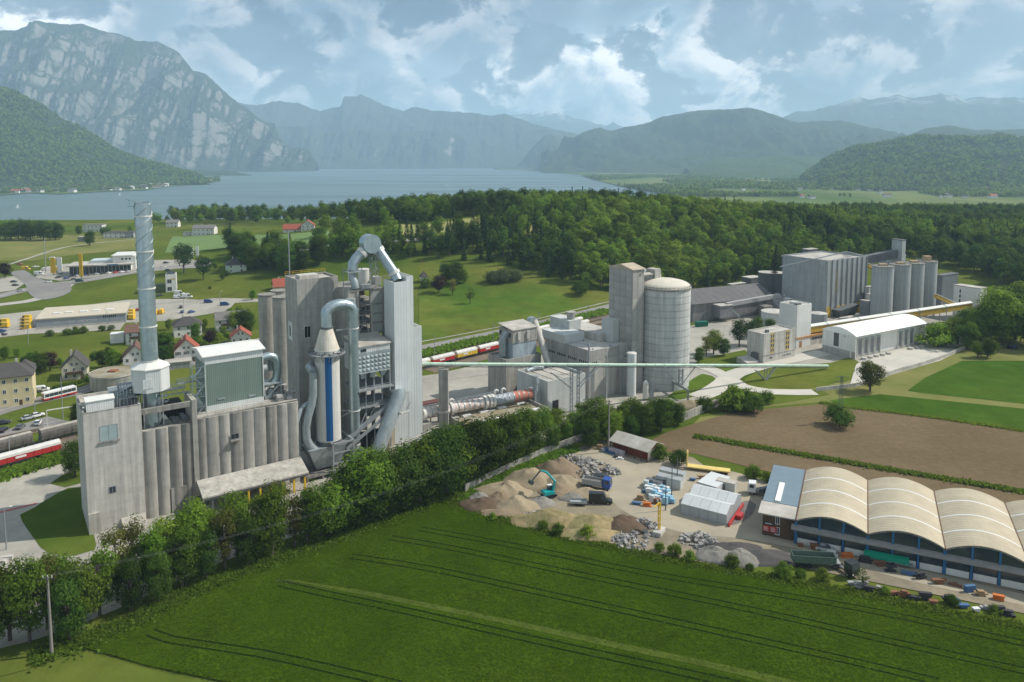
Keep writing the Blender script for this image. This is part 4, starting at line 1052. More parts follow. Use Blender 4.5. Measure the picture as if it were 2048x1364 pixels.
# sloping duct under the shaft
q0 = PF.hit(797, 792, 0.4); q1 = PF.hit(760, 890, -3.0)
MB().tube([(q0[0], 1.0, q0[1]+2), (q0[0], 0.4, q0[1]), (q1[0], -3.0, q1[1]), (q1[0]-1.2, -3.6, q1[1]-2.4)], [2.3, 2.3, 2.1, 2.0], 18).obj('sloping_duct', GALVD, pt_, True)
q2 = PF.hit(805, 828, -2.5); b = MB()
b.bar((q2[0]-2.5, -2.5, q2[1]), (q2[0]+2.5, -2.5, q2[1]+0.6), 0.3); b.bar((q2[0]-1.2, -2.9, q2[1]+1.0), (q2[0]+1.6, -2.0, q2[1]-0.9), 0.3); b.bar((q0[0]+2, 0.2, q0[1]+1), (q2[0]+0.6, -2.4, q2[1]), 0.12)
b.obj('hanging_frame', TANKW, pt_)
b = MB()
b.bar((xA0-4, -2.2, 4.4), (xB2+1, -0.5, 6.0), 0.35); b.bar((xB2-2, -0.5, 6.4), (xB2+5, -2.5, 3.0), 0.3)
for k in range(7): b.bar((xA0-4+k*2.3, -2.2+k*0.25, 0), (xA0-4+k*2.3, -2.2+k*0.25, 4.6+k*0.22), 0.25)
b.obj('pipe_rack', CONC_L, pt_)
# inverted V duct on the roof
def pz(px, py, y): x, z = PF.hit(px, py, y); return Vector((x, y, z))
YV = 14.0
top = pz(740, 487, YV)
MB().tube([pz(796, 562, 5.5), pz(790, 549, 7.0), pz(757, 500, YV), pz(748, 488, YV)], 1.55, 20).obj('riser_duct', GALV, pt_, True)
MB().tube([pz(705, 540, YV), pz(706, 527, YV), pz(713, 516, YV), pz(728, 502, YV), pz(738, 492, YV)], 1.55, 20).obj('riser_duct', GALV, pt_, True)
MB().tube([top+Vector((0, -1.9, 0)), top+Vector((0, 1.9, 0))], 2.9, 32).obj('elbow_drum', GALV, pt_, True)
for px, py, px2, py2 in ((790, 549, 786.5, 543), (759, 503, 755, 497), (722, 508, 727, 503)):
    MB().tube([pz(px, py, YV if px < 770 else 7), pz(px2, py2, YV if px < 770 else 7.4)], 1.85, 20).obj('flange', TANKW, pt_, True)
MB().tube([pz(705, 541, YV), pz(704, 553, YV), pz(709, 565, YV-1), pz(711, 576, YV-1)], [1.5, 1.1, 1.2, 1.2], 14).obj('inlet_bend', GALVD, pt_, True)
b = MB(); q = pz(748, 575, YV)
lattice(b, (q.x, YV, zC), (q.x, YV, pz(747, 508, YV).z), 2.0, 2.0, 8, 0.16)
q = pz(705, 550, YV); b.box(q.x-2.2, q.x+2.2, YV-2, YV+2, q.z+1, q.z+1.15)
for sx in (-2.2, 2.2):
    for sy in (-2, 2): b.bar((q.x+sx, YV+sy, zC), (q.x+sx, YV+sy, q.z+2.2), 0.18)
for sx in (-2.2, 2.2): b.bar((q.x+sx, YV-2, q.z+2.1), (q.x+sx, YV+2, q.z+2.1), 0.1)
q2_ = pz(765, 560, YV)
for k in range(5): b.bar((q2_.x-2.5+k*1.2, YV-1, zC), (q2_.x-2.5+k*1.2, YV-1, zC+3.4), 0.16)
for z in (1.1, 2.2, 3.3): b.bar((q2_.x-2.6, YV-1, zC+z), (q2_.x+2.6, YV-1, zC+z), 0.12)
b.obj('roof_steelwork', STEEL, pt_)
q = pz(728, 545, 22); MB().cyl(q.x, 22, zC, q.z+1.2, 1.9, None, 16).obj('roof_tank', TANKW, pt_, True)
MB().box(q.x-4.5, q.x-1.0, YC+1, YC+4, zC, zC+1.0).obj('roof_box', CONC_L, pt_); MB().box(q.x+2.0, q.x+4.0, 18, 21, zC, zC+2.4).obj('roof_box', CONC_L, pt_)
# ---------------------------------------------------------------- three old round silos behind
for k, (px, py, rr2, lb) in enumerate(((527.5, 593, 2.95, 'grey concrete round silo, leftmost of the three behind the tower'), (556.5, 598, 2.95, 'grey concrete round silo in front, touching the tower side'), (553, 585, 3.0, 'grey concrete round silo at the back of the group of three'))):
    g = G(px, py, 41.0); s = thing('round_silo', lb, 'silo', (g.x, g.y + rr2, 0), 0, 'old round silos behind the tower')
    MB().cyl(0, 0, 0, 41, rr2, None, 30).obj('shell', CONC, s, True)
    MB().cyl(0, 0, 41, 41.4, rr2+0.2, None, 30).obj('cap', CONC_D, s, True)
g = G(540, 694, 20.0); s = thing('silo_drum', 'wide dark concrete round base under the three old silos', 'silo base', (g.x, g.y+7.5, 0))
MB().cyl(0, 0, 0, 20, 9.5, None, 36).obj('wall', CONC_D, s, True); MB().cyl(0, 0, 20, 20.4, 9.8, None, 36).obj('rim', CONC, s, True)
g = G(228, 752, 4.0); s = thing('round_tank', 'low round concrete tank with a mossy flat top beside the street', 'tank', (g.x, g.y, 0))
MB().cyl(0, 0, 0, 5.6, 8.6, None, 40).obj('wall', CONC, s, True); MB().cyl(0, 0, 5.3, 5.9, 8.9, None, 40, cap=False).obj('rim', CONC_L, s, True); MB().cyl(0, 0, 5.6, 5.75, 8.6, None, 40).obj('lid', ROOFMOSS, s)
MB().box(-2, 1, -1, 2, 5.75, 6.3).obj('lid_hatch', REDRUST, s)
# ---------------------------------------------------------------- centre of the plant
# low flat roofed building with skylights
f = corner(941, 856.5, 6.5, 34); t = fthing('flat_roofed_building', 'low concrete building with mossy flat roof and white skylights beside the kiln', 'building', f)
W, D, Z = f.X(1104, 0, 6.5), f.Y(883, 0, 6.5), 6.5
block(t, W, D, 0, Z, CONC, ROOFMOSS, par=1.0, cap=0.4)
for px, py in ((933, 831), (967, 823), (1003, 815), (1040, 806), (996, 837), (1034, 828), (1071, 819), (962, 845)):
    x, y = f.plan(px, py, Z-0.8)
    if 1 < x < W-3 and 1 < y < D-2:
        s = MB().box(x-1.6, x+1.6, y-0.7, y+0.7, Z-1.0, Z-0.55).obj('skylight', WHITEW, t); MB().box(x-1.45, x+1.45, y-0.55, y+0.55, Z-0.55, Z-0.45).obj('dome', mat('skylight_dome', (0.7, 0.7, 0.68), 0.3, 0.05, 1), s)
# rotary kiln behind it
ka = G(838, 829, 9.0); kb = G(1062, 787, 8.0)
kd = (kb - ka); KL = Vector((kd.x, kd.y, 0)).length; kr = math.atan2(kd.y, kd.x)
k = thing('rotary_kiln', 'long white and red rotary kiln tube with rings running to the tower', 'kiln', (ka.x, ka.y, 0), kr)
KR = 1.75
cols = [TANKW, mat('kiln_red', (0.45, 0.17, 0.12), 0.8, 0.3, 0.8), mat('kiln_blue_grey', (0.30, 0.33, 0.36), 0.7, 0.3, 0.8), TANKW]
n = 22
KPALE = mat('kiln_pale_red', (0.55, 0.40, 0.35), 0.8, 0.4, 0.9, col2=(0.58, 0.56, 0.52), mixscale=0.9)
for i in range(n):
    x0, x1 = KL*i/n, KL*(i+1)/n; z0 = 9.0 - x0/KL
    MB().tube([(x0+0.05, 0, z0), (x1-0.05, 0, z0-1/n)], KR, 20).obj('shell_course', KPALE if i < 13 else (cols[2] if i < 18 else cols[1]), k, True)
    MB().tube([(x1-0.12, 0, z0), (x1+0.12, 0, z0)], KR+0.10, 20).obj('seam_ring', GALVD, k, True)
for i in (0.02, 0.25, 0.55, 0.59, 0.62):
    MB().tube([(KL*i, 0, 9.0-i), (KL*i+0.9, 0, 9.0-i)], KR+0.5, 22).obj('tyre', TANKW, k, True)
for i in (0.04, 0.28, 0.6, 0.9):
    MB().box(KL*i-1.4, KL*i+1.4, -2.4, 2.4, 0, 6.4-i).obj('pier', CONC, k)
MB().box(KL+0.2, KL+2.4, -2.0, 2.0, 0, 9.6).obj('burner_hood', STEEL, k)
MB().cyl(KL+1.0, -1.2, 3, 12, 0.9, 0.9, 14).cyl(KL+1.0, -1.2, 12, 14.5, 1.3, 1.0, 14).obj('cyclone', GALVD, k, True)
kw = thing('kiln_walkway', 'steel gallery with railings and bent vent pipes behind the rotary kiln', 'walkway', (ka.x, ka.y, 0), kr)
MB().box(6, KL-4, 2.6, 4.6, 6.6, 6.9).obj('deck', STEEL, kw); railing(kw, [(6, 4.6, 6.9), (KL-4, 4.6, 6.9)], 1.4, GALVD, gap=3)
for x in (10.5, 13.2, 31, 34): MB().tube([(x, 4.0, 5), (x, 4.0, 9.5), (x+0.3, 4.0, 10.2), (x+1.0, 4.0, 10.3), (x+1.5, 4, 9.8)], 0.42, 10).obj('vent_pipe', TANKW, kw, True)
b = MB(); lattice(b, (4, 9, 7), (KL-8, 9, 7), 1.4, 1.6, 26, 0.16); b.obj('pipe_bridge', STEEL, kw)
b = MB()
for x in (6, 16, 26, 34): b.bar((x, 9, 0), (x, 9, 6.4), 0.4); b.bar((x, 3.6, 0), (x, 3.6, 6.6), 0.3)
b.obj('post', STEEL, kw)
g = G(845, 860); rc = thing('raw_material_conveyor', 'rust brown covered conveyor under the kiln beside the white tower', 'conveyor', (g.x, g.y, 0), R(34))
MB().box(-2, 9, 3.2, 6.5, 3.6, 7.4).obj('casing', mat('rust_brown_sheet', (0.12, 0.055, 0.045), 0.8, 0.15, 0.5), rc)
for x in (-1, 3, 8): MB().box(x, x+0.7, 3.6, 4.3, 0, 3.6).obj('post', CONC_D, rc)
MB().box(9.2, 10.4, 2.6, 3.8, 0, 7.5).obj('pier', CONC, rc)
# pale shed with sunken roof
f = corner(1093, 763, None, 36, (1095, 832)); Z = f.Z(763); W, D = f.X(1171, 0, Z), f.Y(1034, 0, Z)
t = fthing('crusher_shed', 'pale rendered shed with a dark doorway and open machinery roof below the green conveyor', 'building', f)
SHEDW = mat('pale_render', (0.50, 0.52, 0.50), 0.85, 0.08, 0.4, streak=0.12)
block(t, W, D, 0, Z, SHEDW, DARK, par=1.4, cap=0.4)
MB().box(2.2, 5.0, -0.05, 0.2, 0, 5.0).obj('doorway', DARK, t)
for i in range(4): MB().box(1.0+i*4.1, 4.6+i*4.1, 2.5+i*0.2, D-2.5, Z-1.2, Z-0.9).obj('roof_panel', ROOFGREY, t)
MB().tube([(3, D-2, Z-0.6), (7, D-2, Z+0.2), (10, D-3, Z-0.4)], 0.9, 10).obj('dust_pipe', GALVD, t, True)
railing(t, [(0.3, 0.3, Z), (0.3, D-0.3, Z)], 0.9, TANKW)
# raw mill tower
f = corner(1012, 720, None, 36, (1012, 800)); Z = f.Z(720); W, D = f.X(1082, 0, Z), f.Y(976, 0, Z)
t = fthing('raw_mill_building', 'stepped concrete mill building with a blue grey sheet clad upper storey', 'building', f)
block(t, W, D, 0, Z, CONC, ROOFGREY, par=0.8)
x0, y0 = f.plan(1033, 718, Z); x0 = max(2.0, x0); y0 = 1.2
ux = Fr(f.w(x0, y0), 36); Z2 = ux.Z(661); W2, D2 = ux.X(1074, 0, Z2), ux.Y(998, 0, Z2)
zm = ux.Z(688)
MB().box(x0+0.2, x0+W2-0.2, y0+0.2, y0+D2-0.2, Z-0.8, zm).obj('upper_wall', mat('blue_grey_sheet', (0.36, 0.43, 0.47), 0.6, 0.14, 0.5, streak=0.25, corr=0.6), t)
MB().box(x0, x0+W2, y0, y0+D2, zm, Z2-0.2).obj('top_storey', CONC, t)
MB().add([(x0-.3, y0-.3, Z2-.2), (x0+W2+.3, y0-.3, Z2-.2), (x0+W2+.3, y0+D2+.3, Z2+1.0), (x0-.3, y0+D2+.3, Z2+1.0), (x0-.3, y0-.3, Z2+.1), (x0+W2+.3, y0-.3, Z2+.1), (x0+W2+.3, y0+D2+.3, Z2+1.3), (x0-.3, y0+D2+.3, Z2+1.3)], [(0,3,2,1),(4,5,6,7),(0,1,5,4),(1,2,6,5),(2,3,7,6),(3,0,4,7)]).obj('top_roof', ROOFGREY, t)
for i in range(3): window(t, 'l', y0+1.2+i*3.0, y0+2.6+i*3.0, Z2-3.2, Z2-1.2, x0, DARK, CONC_L)
for i in range(2): MB().box(x0+2.2+i*4.2, x0+3.4+i*4.2, y0-0.5, y0-0.02, Z2-4.0, Z2-1.0).obj('vent_box', CONC_L, t)
MB().tube([(x0-1.4, y0+4.5, Z), (x0-1.4, y0+4.5, Z+5), (x0-1.0, y0+4.5, Z+7.2), (x0+0.5, y0+4.5, Z+8.6)], 1.5, 14).obj('dust_duct', GALVD, t, True)
q = f.hit(1065, 645, 8.0); MB().tube([(q[0], 7.0, q[1]), (q[0], 9.4, q[1])], 2.3, 24).obj('fan_casing', GALVD, t, True)
q1 = f.hit(1078, 668, 3.0); q2 = f.hit(1103, 752, -8.0)
MB().tube([(q[0]+1.0, 8.0, q[1]+0.5), (q1[0], 3.0, q1[1]), (q2[0], -8.0, q2[1]), (q2[0]+0.6, -8.5, q2[1]-1)], [1.3, 1.2, 1.2, 1.0], 14).obj('down_pipe', CONC_L, t, True)
# big hall with the row of small windows under its parapet
f = corner(1178, 702, None, 36, (1180, 800)); Z = f.Z(702); W, D = f.X(1264, 0, Z), f.Y(1091, 0, Z)
t = fthing('mill_hall', 'concrete mill hall with a flat pale roof and a row of small windows', 'building', f)
HC = mat('hall_concrete', (0.46, 0.45, 0.41), 0.92, 0.12, 0.4, streak=0.2, panel=(0, 2.3, 0.14, 0.06))
block(t, W, D, 0, Z, HC, mat('hall_roof', (0.50, 0.47, 0.41), 0.95, 0.12, 0.3, col2=(0.36, 0.37, 0.37), mixscale=0.06), par=0.35, cap=0.5)
MB().box(-0.06, W+0.06, -0.06, 0.0, Z-4.0, Z-0.02).box(-0.06, 0.0, 0.0, D, Z-4.0, Z-0.02).obj('parapet_band', CONC_P, t)
for i in range(22):
    if i % 6 == 5: continue
    y = 1.4 + i*(D-3)/22; window(t, 'l', y, y+0.62, Z-5.4, Z-4.4, 0, DARK, None)
for x in (0.8, 1.8, 2.8, W-3.6, W-2.6, W-1.6): window(t, 'f', x, x+0.6, Z-5.3, Z-4.4, 0, DARK, None)
for x in (7.0, 14.0): MB().box(x, x+2.2, -0.12, -0.02, 1, Z-4.2).obj('wall_strip', CONC_L, t)
for i in range(6): MB().cyl(3+i*3, 2+(i % 3)*6, Z-0.35, Z+0.1, 0.25, None, 8).obj('roof_vent', STEELD, t)
for (px, hh) in ((1177, 6.5), (1212, 1.0), (1240, 5.0)):
    x = f.X(px, -2.0, 8); MB().bar((x, -2.2, 0), (x, -2.2, Z+hh-3), 0.6).obj('pipe_post', STEEL, t)
MB().box(-0.2, 10, D*0.55, D+2, Z-0.3, Z+3.0).obj('roof_block', SHEDW, t)
MB().box(8.0, 14, D*0.80, D+7, Z-0.3, Z+6.5).obj('roof_block', SHEDW, t)
MB().box(13, W+2, D*0.35, D+5, Z-0.3, Z+2.6).obj('roof_block', CONC_L, t)
MB().cyl(11, D*0.9, Z+6.5, Z+9.5, 1.5, 1.9, 10).obj('roof_hopper', CONC_P, t)
MB().box(W-5.5, W-1.0, D*0.2, D*0.2+6, Z-0.3, Z+8.5).obj('roof_block', SHEDW, t)
g = G(1262, 790); s = thing('white_tank', 'slim white upright tank standing against the mill hall corner', 'tank', (g.x, g.y, 0))
zt = Fr(g, 0).Z(706); MB().cyl(0, 0, 0, zt, 1.85, None, 24).obj('shell', mat('tank_gloss_white', (0.64, 0.67, 0.66), 0.4, 0.04, 0.4, streak=0.06), s, True); MB().cyl(0, 0, zt, zt+0.3, 1.95, 1.6, 24).obj('lid', TANKW, s, True); MB().bar((-1.9, -0.7, 0), (-1.9, -0.7, zt), 0.3).obj('ladder', STEEL, s)
g = G(1291, 800); s = thing('small_tank', 'small domed cream tank at the foot of the big round silo', 'tank', (g.x, g.y, 0))
MB().cyl(0, 0, 0.8, 6.6, 1.1, None, 18).cyl(0, 0, 6.6, 7.3, 1.1, 0.5, 18).obj('shell', TANKW, s, True); MB().box(1.6, 3.0, -0.4, 1.0, 0, 6.2).obj('cabinet', STEEL, s)
# lift tower clad with precast panels
f = corner(1265.5, 540, None, 36, (1262, 783)); Z = f.Z(541); W, D = f.X(1288.5, 0, Z), f.Y(1219, 0, Z)
t = fthing('lift_tower', 'tall grey lift tower of precast concrete panels beside the round silo', 'tower', f)
MB().box(0, W, 0, D, 0, Z).obj('core', CONC_D, t)
panels(t, 'l', 0, D, 0.2, Z, 4, 17, CONC_P, 0.0)
panels(t, 'f', 0, W, 0.2, Z, 2, 17, CONC_P, 0.0)
MB().exx([(-0.5, Z), (D+0.5, Z), (D+0.5, Z+0.3), (D*0.5, Z+1.9), (-0.5, Z+0.3)], -0.4, W+0.4).obj('roof', mat('brown_roof_sheet', (0.40, 0.34, 0.26), 0.9, 0.2, 0.4), t)
MB().bar((W*0.55, -0.3, Z-2), (W*0.9, -0.6, Z-0.8), 0.15).obj('lamp_arm', STEELD, t)
# the big round silo
g = G(1336, 783); SR = 10.2
s = thing('clinker_silo', 'huge pale round silo with a shallow domed roof and dark ring seams', 'silo', (g.x, g.y+SR, 0)); sf = Fr((g.x, g.y+SR, 0), 0)
zt = sf.Z(574); zd = sf.Z(559)+1.0
SILOM = mat('silo_plaster', (0.54, 0.555, 0.54), 0.8, 0.10, 0.25, streak=0.26)
hz_ = [0.0]
n = 15
for i in range(n):
    MB().cyl(0, 0, zt*i/n+0.07, zt*(i+1)/n-0.07, SR, None, 64, cap=False).obj('course', SILOM, s, True)
    MB().cyl(0, 0, zt*(i+1)/n-0.2, zt*(i+1)/n+0.02, SR-0.06, None, 64, cap=False).obj('seam', CONC_D, s, True)
MB().cyl(0, 0, zt-0.1, zt+0.5, SR+0.35, None, 64).obj('rim', CONC_D, s, True)
b = MB()
for i in range(6):
    a0, a1 = i/6*math.pi/2, (i+1)/6*math.pi/2
    b.cyl(0, 0, zt+0.5+(zd-zt-1)*math.sin(a0), zt+0.5+(zd-zt-1)*math.sin(a1), SR*math.cos(a0), max(0.01, SR*math.cos(a1)), 64, cap=False)
b.obj('dome', mat('dome_dust', (0.56, 0.52, 0.44), 0.95, 0.1, 0.3), s, True)
railing(s, [((SR+0.2)*math.cos(R(9*i)), (SR+0.2)*math.sin(R(9*i)), zt+0.5) for i in range(40)], 1.1, STEELD, closed=True, gap=1.6)
tg = thing('conveyor_gallery', 'covered gallery with slatted side on top of the silo beside the lift tower', 'gallery', f.w(W, 3.0, 0), f.r)
MB().box(0.2, 8.5, 0, 3.2, Z-6.0, Z-3.2).obj('casing', CONC_D, tg); MB().exx([(-0.2, Z-3.2), (3.4, Z-3.2), (3.4, Z-2.9), (1.6, Z-2.4), (-0.2, Z-2.9)], 0.2, 8.6).obj('roof', ROOFGREY, tg)
for i in range(9): MB().box(0.5+i*0.9, 1.2+i*0.9, -0.1, 0, Z-5.2, Z-3.8).obj('louvre', STEELD, tg)
MB().box(8.7, 12.0, -0.5, 4.0, zt+0.6, Z-1.2).obj('head_house', CONC_P, tg); MB().box(2, 8, 3.4, 7, zt+1, Z-1.6).obj('side_house', SHEDW, tg)
MB().cyl(15.5, 4, zt, zt+3.6, 0.9, 1.2, 12).obj('vent', TANKW, tg, True)
# ---------------------------------------------------------------- green pipe conveyor on its supports
A = Vector(PF.w(xB2-0.3, YB+2.5, 0)); d = ray(841, 727); tt = A.y/d.y; A.z = HCAM + d.z*tt
B_ = G(1656, 731, 1.6)
gc = thing('green_conveyor', 'long thin green covered conveyor crossing the plant from the white tower', 'conveyor', (A.x, A.y, 0))
BB = B_ - Vector((A.x, A.y, 0)); AA = Vector((0, 0, A.z)); n = 44
hd = Vector((BB.x, BB.y, 0)).normalized(); sd2 = Vector((-hd.y, hd.x, 0))
for i in range(n):
    p, q = AA.lerp(BB, i/n), AA.lerp(BB, (i+1)/n)
    e = (q-p).normalized()*0.05
    p2, q2 = p+e, q-e
    vs2 = []
    for c in (p2, q2):
        for (a_, z_) in ((-0.5, -0.42), (0.5, -0.42), (0.5, 0.15), (0.28, 0.36), (-0.28, 0.36), (-0.5, 0.15)): vs2.append(c + sd2*a_ + Vector((0, 0, z_)))
    m_ = 6
    MB().add(vs2, [tuple(range(5,-1,-1)), tuple(range(6,12))] + [(j, (j+1) % 6, 6+(j+1) % 6, 6+j) for j in range(6)]).obj('cover', GREENPIPE, gc)
b = MB(); lattice(b, AA+Vector((0,0,-0.8)), BB+Vector((0,0,-0.75)), 0.9, 0.55, 70, 0.08); b.obj('truss', STEELD, gc)
def on_conv(px):
    # distance along the conveyor seen at this pixel column
    lo, hi = 0.0, 1.0
    for _ in range(40):
        m_ = (lo+hi)/2; w_ = AA.lerp(BB, m_) + Vector((A.x, A.y, 0)); h = HCAM-w_.z
        if CX + F_PX*w_.x/(w_.y*cp_+h*sp_) < px: lo = m_
        else: hi = m_
    return AA.lerp(BB, lo)
c = on_conv(887); MB().box(c.x-1.5, c.x+1.5, c.y-1.2, c.y+1.2, 0, c.z-1.6).obj('concrete_support', CONC, gc); MB().box(c.x-1.9, c.x+1.9, c.y-1.5, c.y+1.5, 9, 9.6).obj('support_collar', CONC_L, gc)
c = on_conv(1150); b = MB()
for o_ in (-1.4, 1.4): lattice(b, c+hd*o_+Vector((0, 0, -c.z)), c+hd*o_+Vector((0, 0, -1.6)), 0.9, 0.9, 12, 0.2)
for sg in (-1, 1):
    for off_ in (-0.7, 0.7): b.bar(c+hd*(sg*1.4)+sd2*off_+Vector((0, 0, -8.5)), c+hd*(sg*9.5)+sd2*off_+Vector((0, 0, -1.8)), 0.28)
b.obj('lattice_support', STEEL, gc)
c = on_conv(1362); b = MB(); lattice(b, c+Vector((0, 0, 4.0-c.z)), c+Vector((0, 0, -1.6)), 1.4, 1.4, 5, 0.2)
for sg in (-1, 1): b.bar(c+hd*sg*0.7+Vector((0, 0, 4.5-c.z)), c+hd*(sg*7)+Vector((0, 0, -1.7)), 0.28)
b.obj('lattice_support', STEEL, gc)
b = MB(); pq = sd2*5.5 + hd*1.0
b.bar(c+pq+Vector((0,0,4.0-c.z)), c-pq+Vector((0,0,4.0-c.z)), 0.7, 0.8); b.bar(c+pq+Vector((0,0,-c.z)), c+pq+Vector((0,0,4.2-c.z)), 0.6); b.bar(c-pq+Vector((0,0,-c.z)), c-pq+Vector((0,0,4.2-c.z)), 0.6)
b.obj('portal', STEEL, gc)
c = on_conv(1532); b = MB(); lo_ = Vector((0, 0, -c.z))
for sg in (-1, 1):
    for off_ in (-0.6, 0.6): b.bar(c+sd2*off_*0.4+lo_, c+hd*(sg*5.5)+sd2*off_+Vector((0, 0, -1.4)), 0.3)
for o_ in (-0.7, 0.7): b.bar(c+hd*o_+lo_+Vector((0,0,0.5)), c+hd*o_+Vector((0, 0, -1.3)), 0.25)
b.obj('v_support', STEEL, gc)
# ---------------------------------------------------------------- right hand works
f = corner(1527, 668, None, 32, (1526, 727)); Z = f.Z(668); W, D = f.X(1591, 0, Z), f.Y(1495, 0, Z)
t = fthing('loading_annex', 'white concrete annex with yellow framed window strips and a taller white tower', 'building', f)
block(t, W, D, 0, Z, CONC_L, ROOFGREY, par=0.6)
for px in (1542.5, 1546.5, 1573, 1577):
    x = f.X(px, 0, 8)
    s0 = MB().box(x-0.42, x+0.42, -0.07, 0.05, 3.9, Z-0.4).obj('window_strip', YELLOW, t)
    for k in range(4): MB().box(x-0.3, x+0.3, -0.11, 0.0, 4.6+k*2.1, 6.0+k*2.1).obj('pane', GLASS, s0)
MB().box(-0.05, W+0.05, -0.12, 0, 3.2, 3.4).obj('cornice', CONC_D, t)
for x in (4.2, 4.9, 5.6, 13, 14, 15.4, 16.3, 17.2, 18.1): window(t, 'f', x, x+0.5, 1.3, 2.3, 0, GLASS, None)
MB().box(-1.6, 0.0, 2.5, 5.5, 0, 4.2).obj('side_hatch', STEELD, t); MB().exx([(1, 0), (7, 0), (7, 2.6), (1, 1.2)], -9, -1.7).obj('ramp_roof', ROOFGREY, t)
MB().box(5, 6.6, 2.5, 3.7, Z-0.6, Z+0.5).obj('roof_fan', STEELD, t)
f2 = corner(1595, 611, None, 32, (1592, 697)); Z2 = f2.Z(611); W2, D2 = f2.X(1623.5, 0, Z2), f2.Y(1559.6, 0, Z2)
MBt = fthing('loading_tower', 'plain white loading tower at the left end of the yellow conveyor bridge', 'tower', f2)
block(MBt, W2, D2, 0, Z2, WHITEW, ROOFGREY, par=0.3); MB().box(2, 5, 3, 6, Z2-0.3, Z2+0.8).obj('roof_box', SHEDW, MBt)
MB().box(0.4, 3.5, 0.5, 2, Z2, Z2+0.7).obj('roof_vent', STEELD, MBt)
MB().box(-0.3, W2+16, -0.3, 2.6, 4.4, 5.2).obj('canopy', mat('orange_brown_fascia', (0.45, 0.24, 0.09), 0.8, 0.15, 0.6), MBt)
MB().box(2.2, 4.2, -0.06, 0.0, 0, 3.2).obj('door', mat('brown_door', (0.32, 0.18, 0.10), 0.7, 0.1, 1), MBt)
MB().box(W2+0.02, W2+16, 0.4, 5, 0, 4.3).obj('low_wing', CONC_L, MBt)
for k in range(6): window(MBt, 'f', W2+2+k*2, W2+3.4+k*2, 2.6, 3.6, 0.4, GLASS, None)
# yellow conveyor bridge
p0 = f2.w(W2-0.5, 2.5, 0); z0 = 9.0
q = G(1940, 606, 10.5); p1 = Vector((q.x, q.y, 0)); L_ = (p1-p0).length; ang = math.atan2(p1.y-p0.y, p1.x-p0.x)
yc_ = thing('conveyor_bridge', 'long yellow sided conveyor bridge with a pale roof above the warehouse', 'conveyor', p0, ang)
zA_, zB_ = Fr(p0, 0).Z(653), 10.8
n = 14
for i in range(n):
    x0, x1 = L_*i/n, L_*(i+1)/n; za = zA_+(zB_-zA_)*i/n
    MB().box(x0+0.04, x1-0.04, -1.5, 1.5, za-3.0, za-0.2).obj('side_panel', mat('ochre_panel', (0.50, 0.32, 0.05), 0.7, 0.1, 0.4, rand=0.12), yc_)
MB().add([(0,-1.8,zA_+.2),(L_,-1.8,zB_+.2),(L_,1.8,zB_+.2),(0,1.8,zA_+.2),(0,-1.8,zA_-.15),(L_,-1.8,zB_-.15),(L_,1.8,zB_-.15),(0,1.8,zA_-.15),(0,0,zA_+.9),(L_,0,zB_+.9)], [(0,1,9,8),(8,9,2,3),(4,5,1,0),(3,2,6,7),(0,8,3,7,4),(1,5,6,2,9)]).obj('roof', SHEETROOF, yc_)
for px in (1650, 1714, 1777, 1833, 1886):
    x = Fr(p0, math.degrees(ang)).X(px, 0, 6); b = MB()
    za = zA_+(zB_-zA_)*x/L_
    for sy in (-1.9, 1.9): b.bar((x, sy, 0), (x, sy, za+0.2), 0.3)
    b.bar((x, -1.9, za+0.2), (x, 0, za+1.1), 0.2); b.bar((x, 1.9, za+0.2), (x, 0, za+1.1), 0.2)
    b.obj('trestle', GALVD, yc_)
# warehouse with a barrel roof and loading bays
f = corner(1712, 672, None, 30.5, (1710, 719)); Z = f.Z(672); W, D = f.X(1851.5, 0, Z), f.Y(1646, 0, Z)
t = fthing('warehouse', 'long white warehouse with a curved white roof and a row of loading bays', 'building', f)
MB().box(0, W, 2.6, D, 0, Z-0.3).box(0, 0.4, 0, 2.6, 0, Z-0.3).box(W-0.4, W, 0, 2.6, 0, Z-0.3).obj('wall', WHITEW, t)
MB().box(-0.05, 0.0, 0, D, 0, 3.2).obj('plinth', CONC_P, t)
prof = [(-0.4, Z-0.25)] + [(-0.4+(D+0.8)*i/12, Z-0.25+2.8*math.sin(math.pi*i/12)**0.85) for i in range(1, 12)] + [(D+0.4, Z-0.25)]
MB().exx(prof, -0.3, W+0.3).obj('roof', mat('bright_white_roof', (0.80, 0.80, 0.77), 0.6, 0.03, 0.3), t, True)
yy, _ = f.hity(1671, 690, 0); MB().box(-0.08, 0.02, yy-1.6, yy+1.0, 4.0, 10.2).obj('end_window', GLASS, t)
MB().box(-0.07, 0.0, D*0.3, D*0.3+0.8, Z-1.6, Z-0.9).obj('vent', GALVD, t)
bays = [f.X(p, 0, 4) for p in (1715.5, 1728, 1740.5, 1752.5, 1764.5, 1809, 1820.5, 1831.5)]
for x in bays:
    dr = MB().box(x-1.5, x+1.5, 2.45, 2.59, 0.9, 7.4).obj('bay_door', mat('grey_bay_door', (0.24, 0.25, 0.25), 0.6, 0.1, 0.5, corr_h=0.4), t)
    MB().box(x-1.8, x+1.8, 2.0, 2.44, 7.5, 8.2).obj('door_hood', GALVD, dr)
    MB().box(x-1.85, x-1.65, 1.9, 2.58, 0, 8.2).box(x+1.65, x+1.85, 1.9, 2.58, 0, 8.2).obj('bay_fin', WHITEW, t)
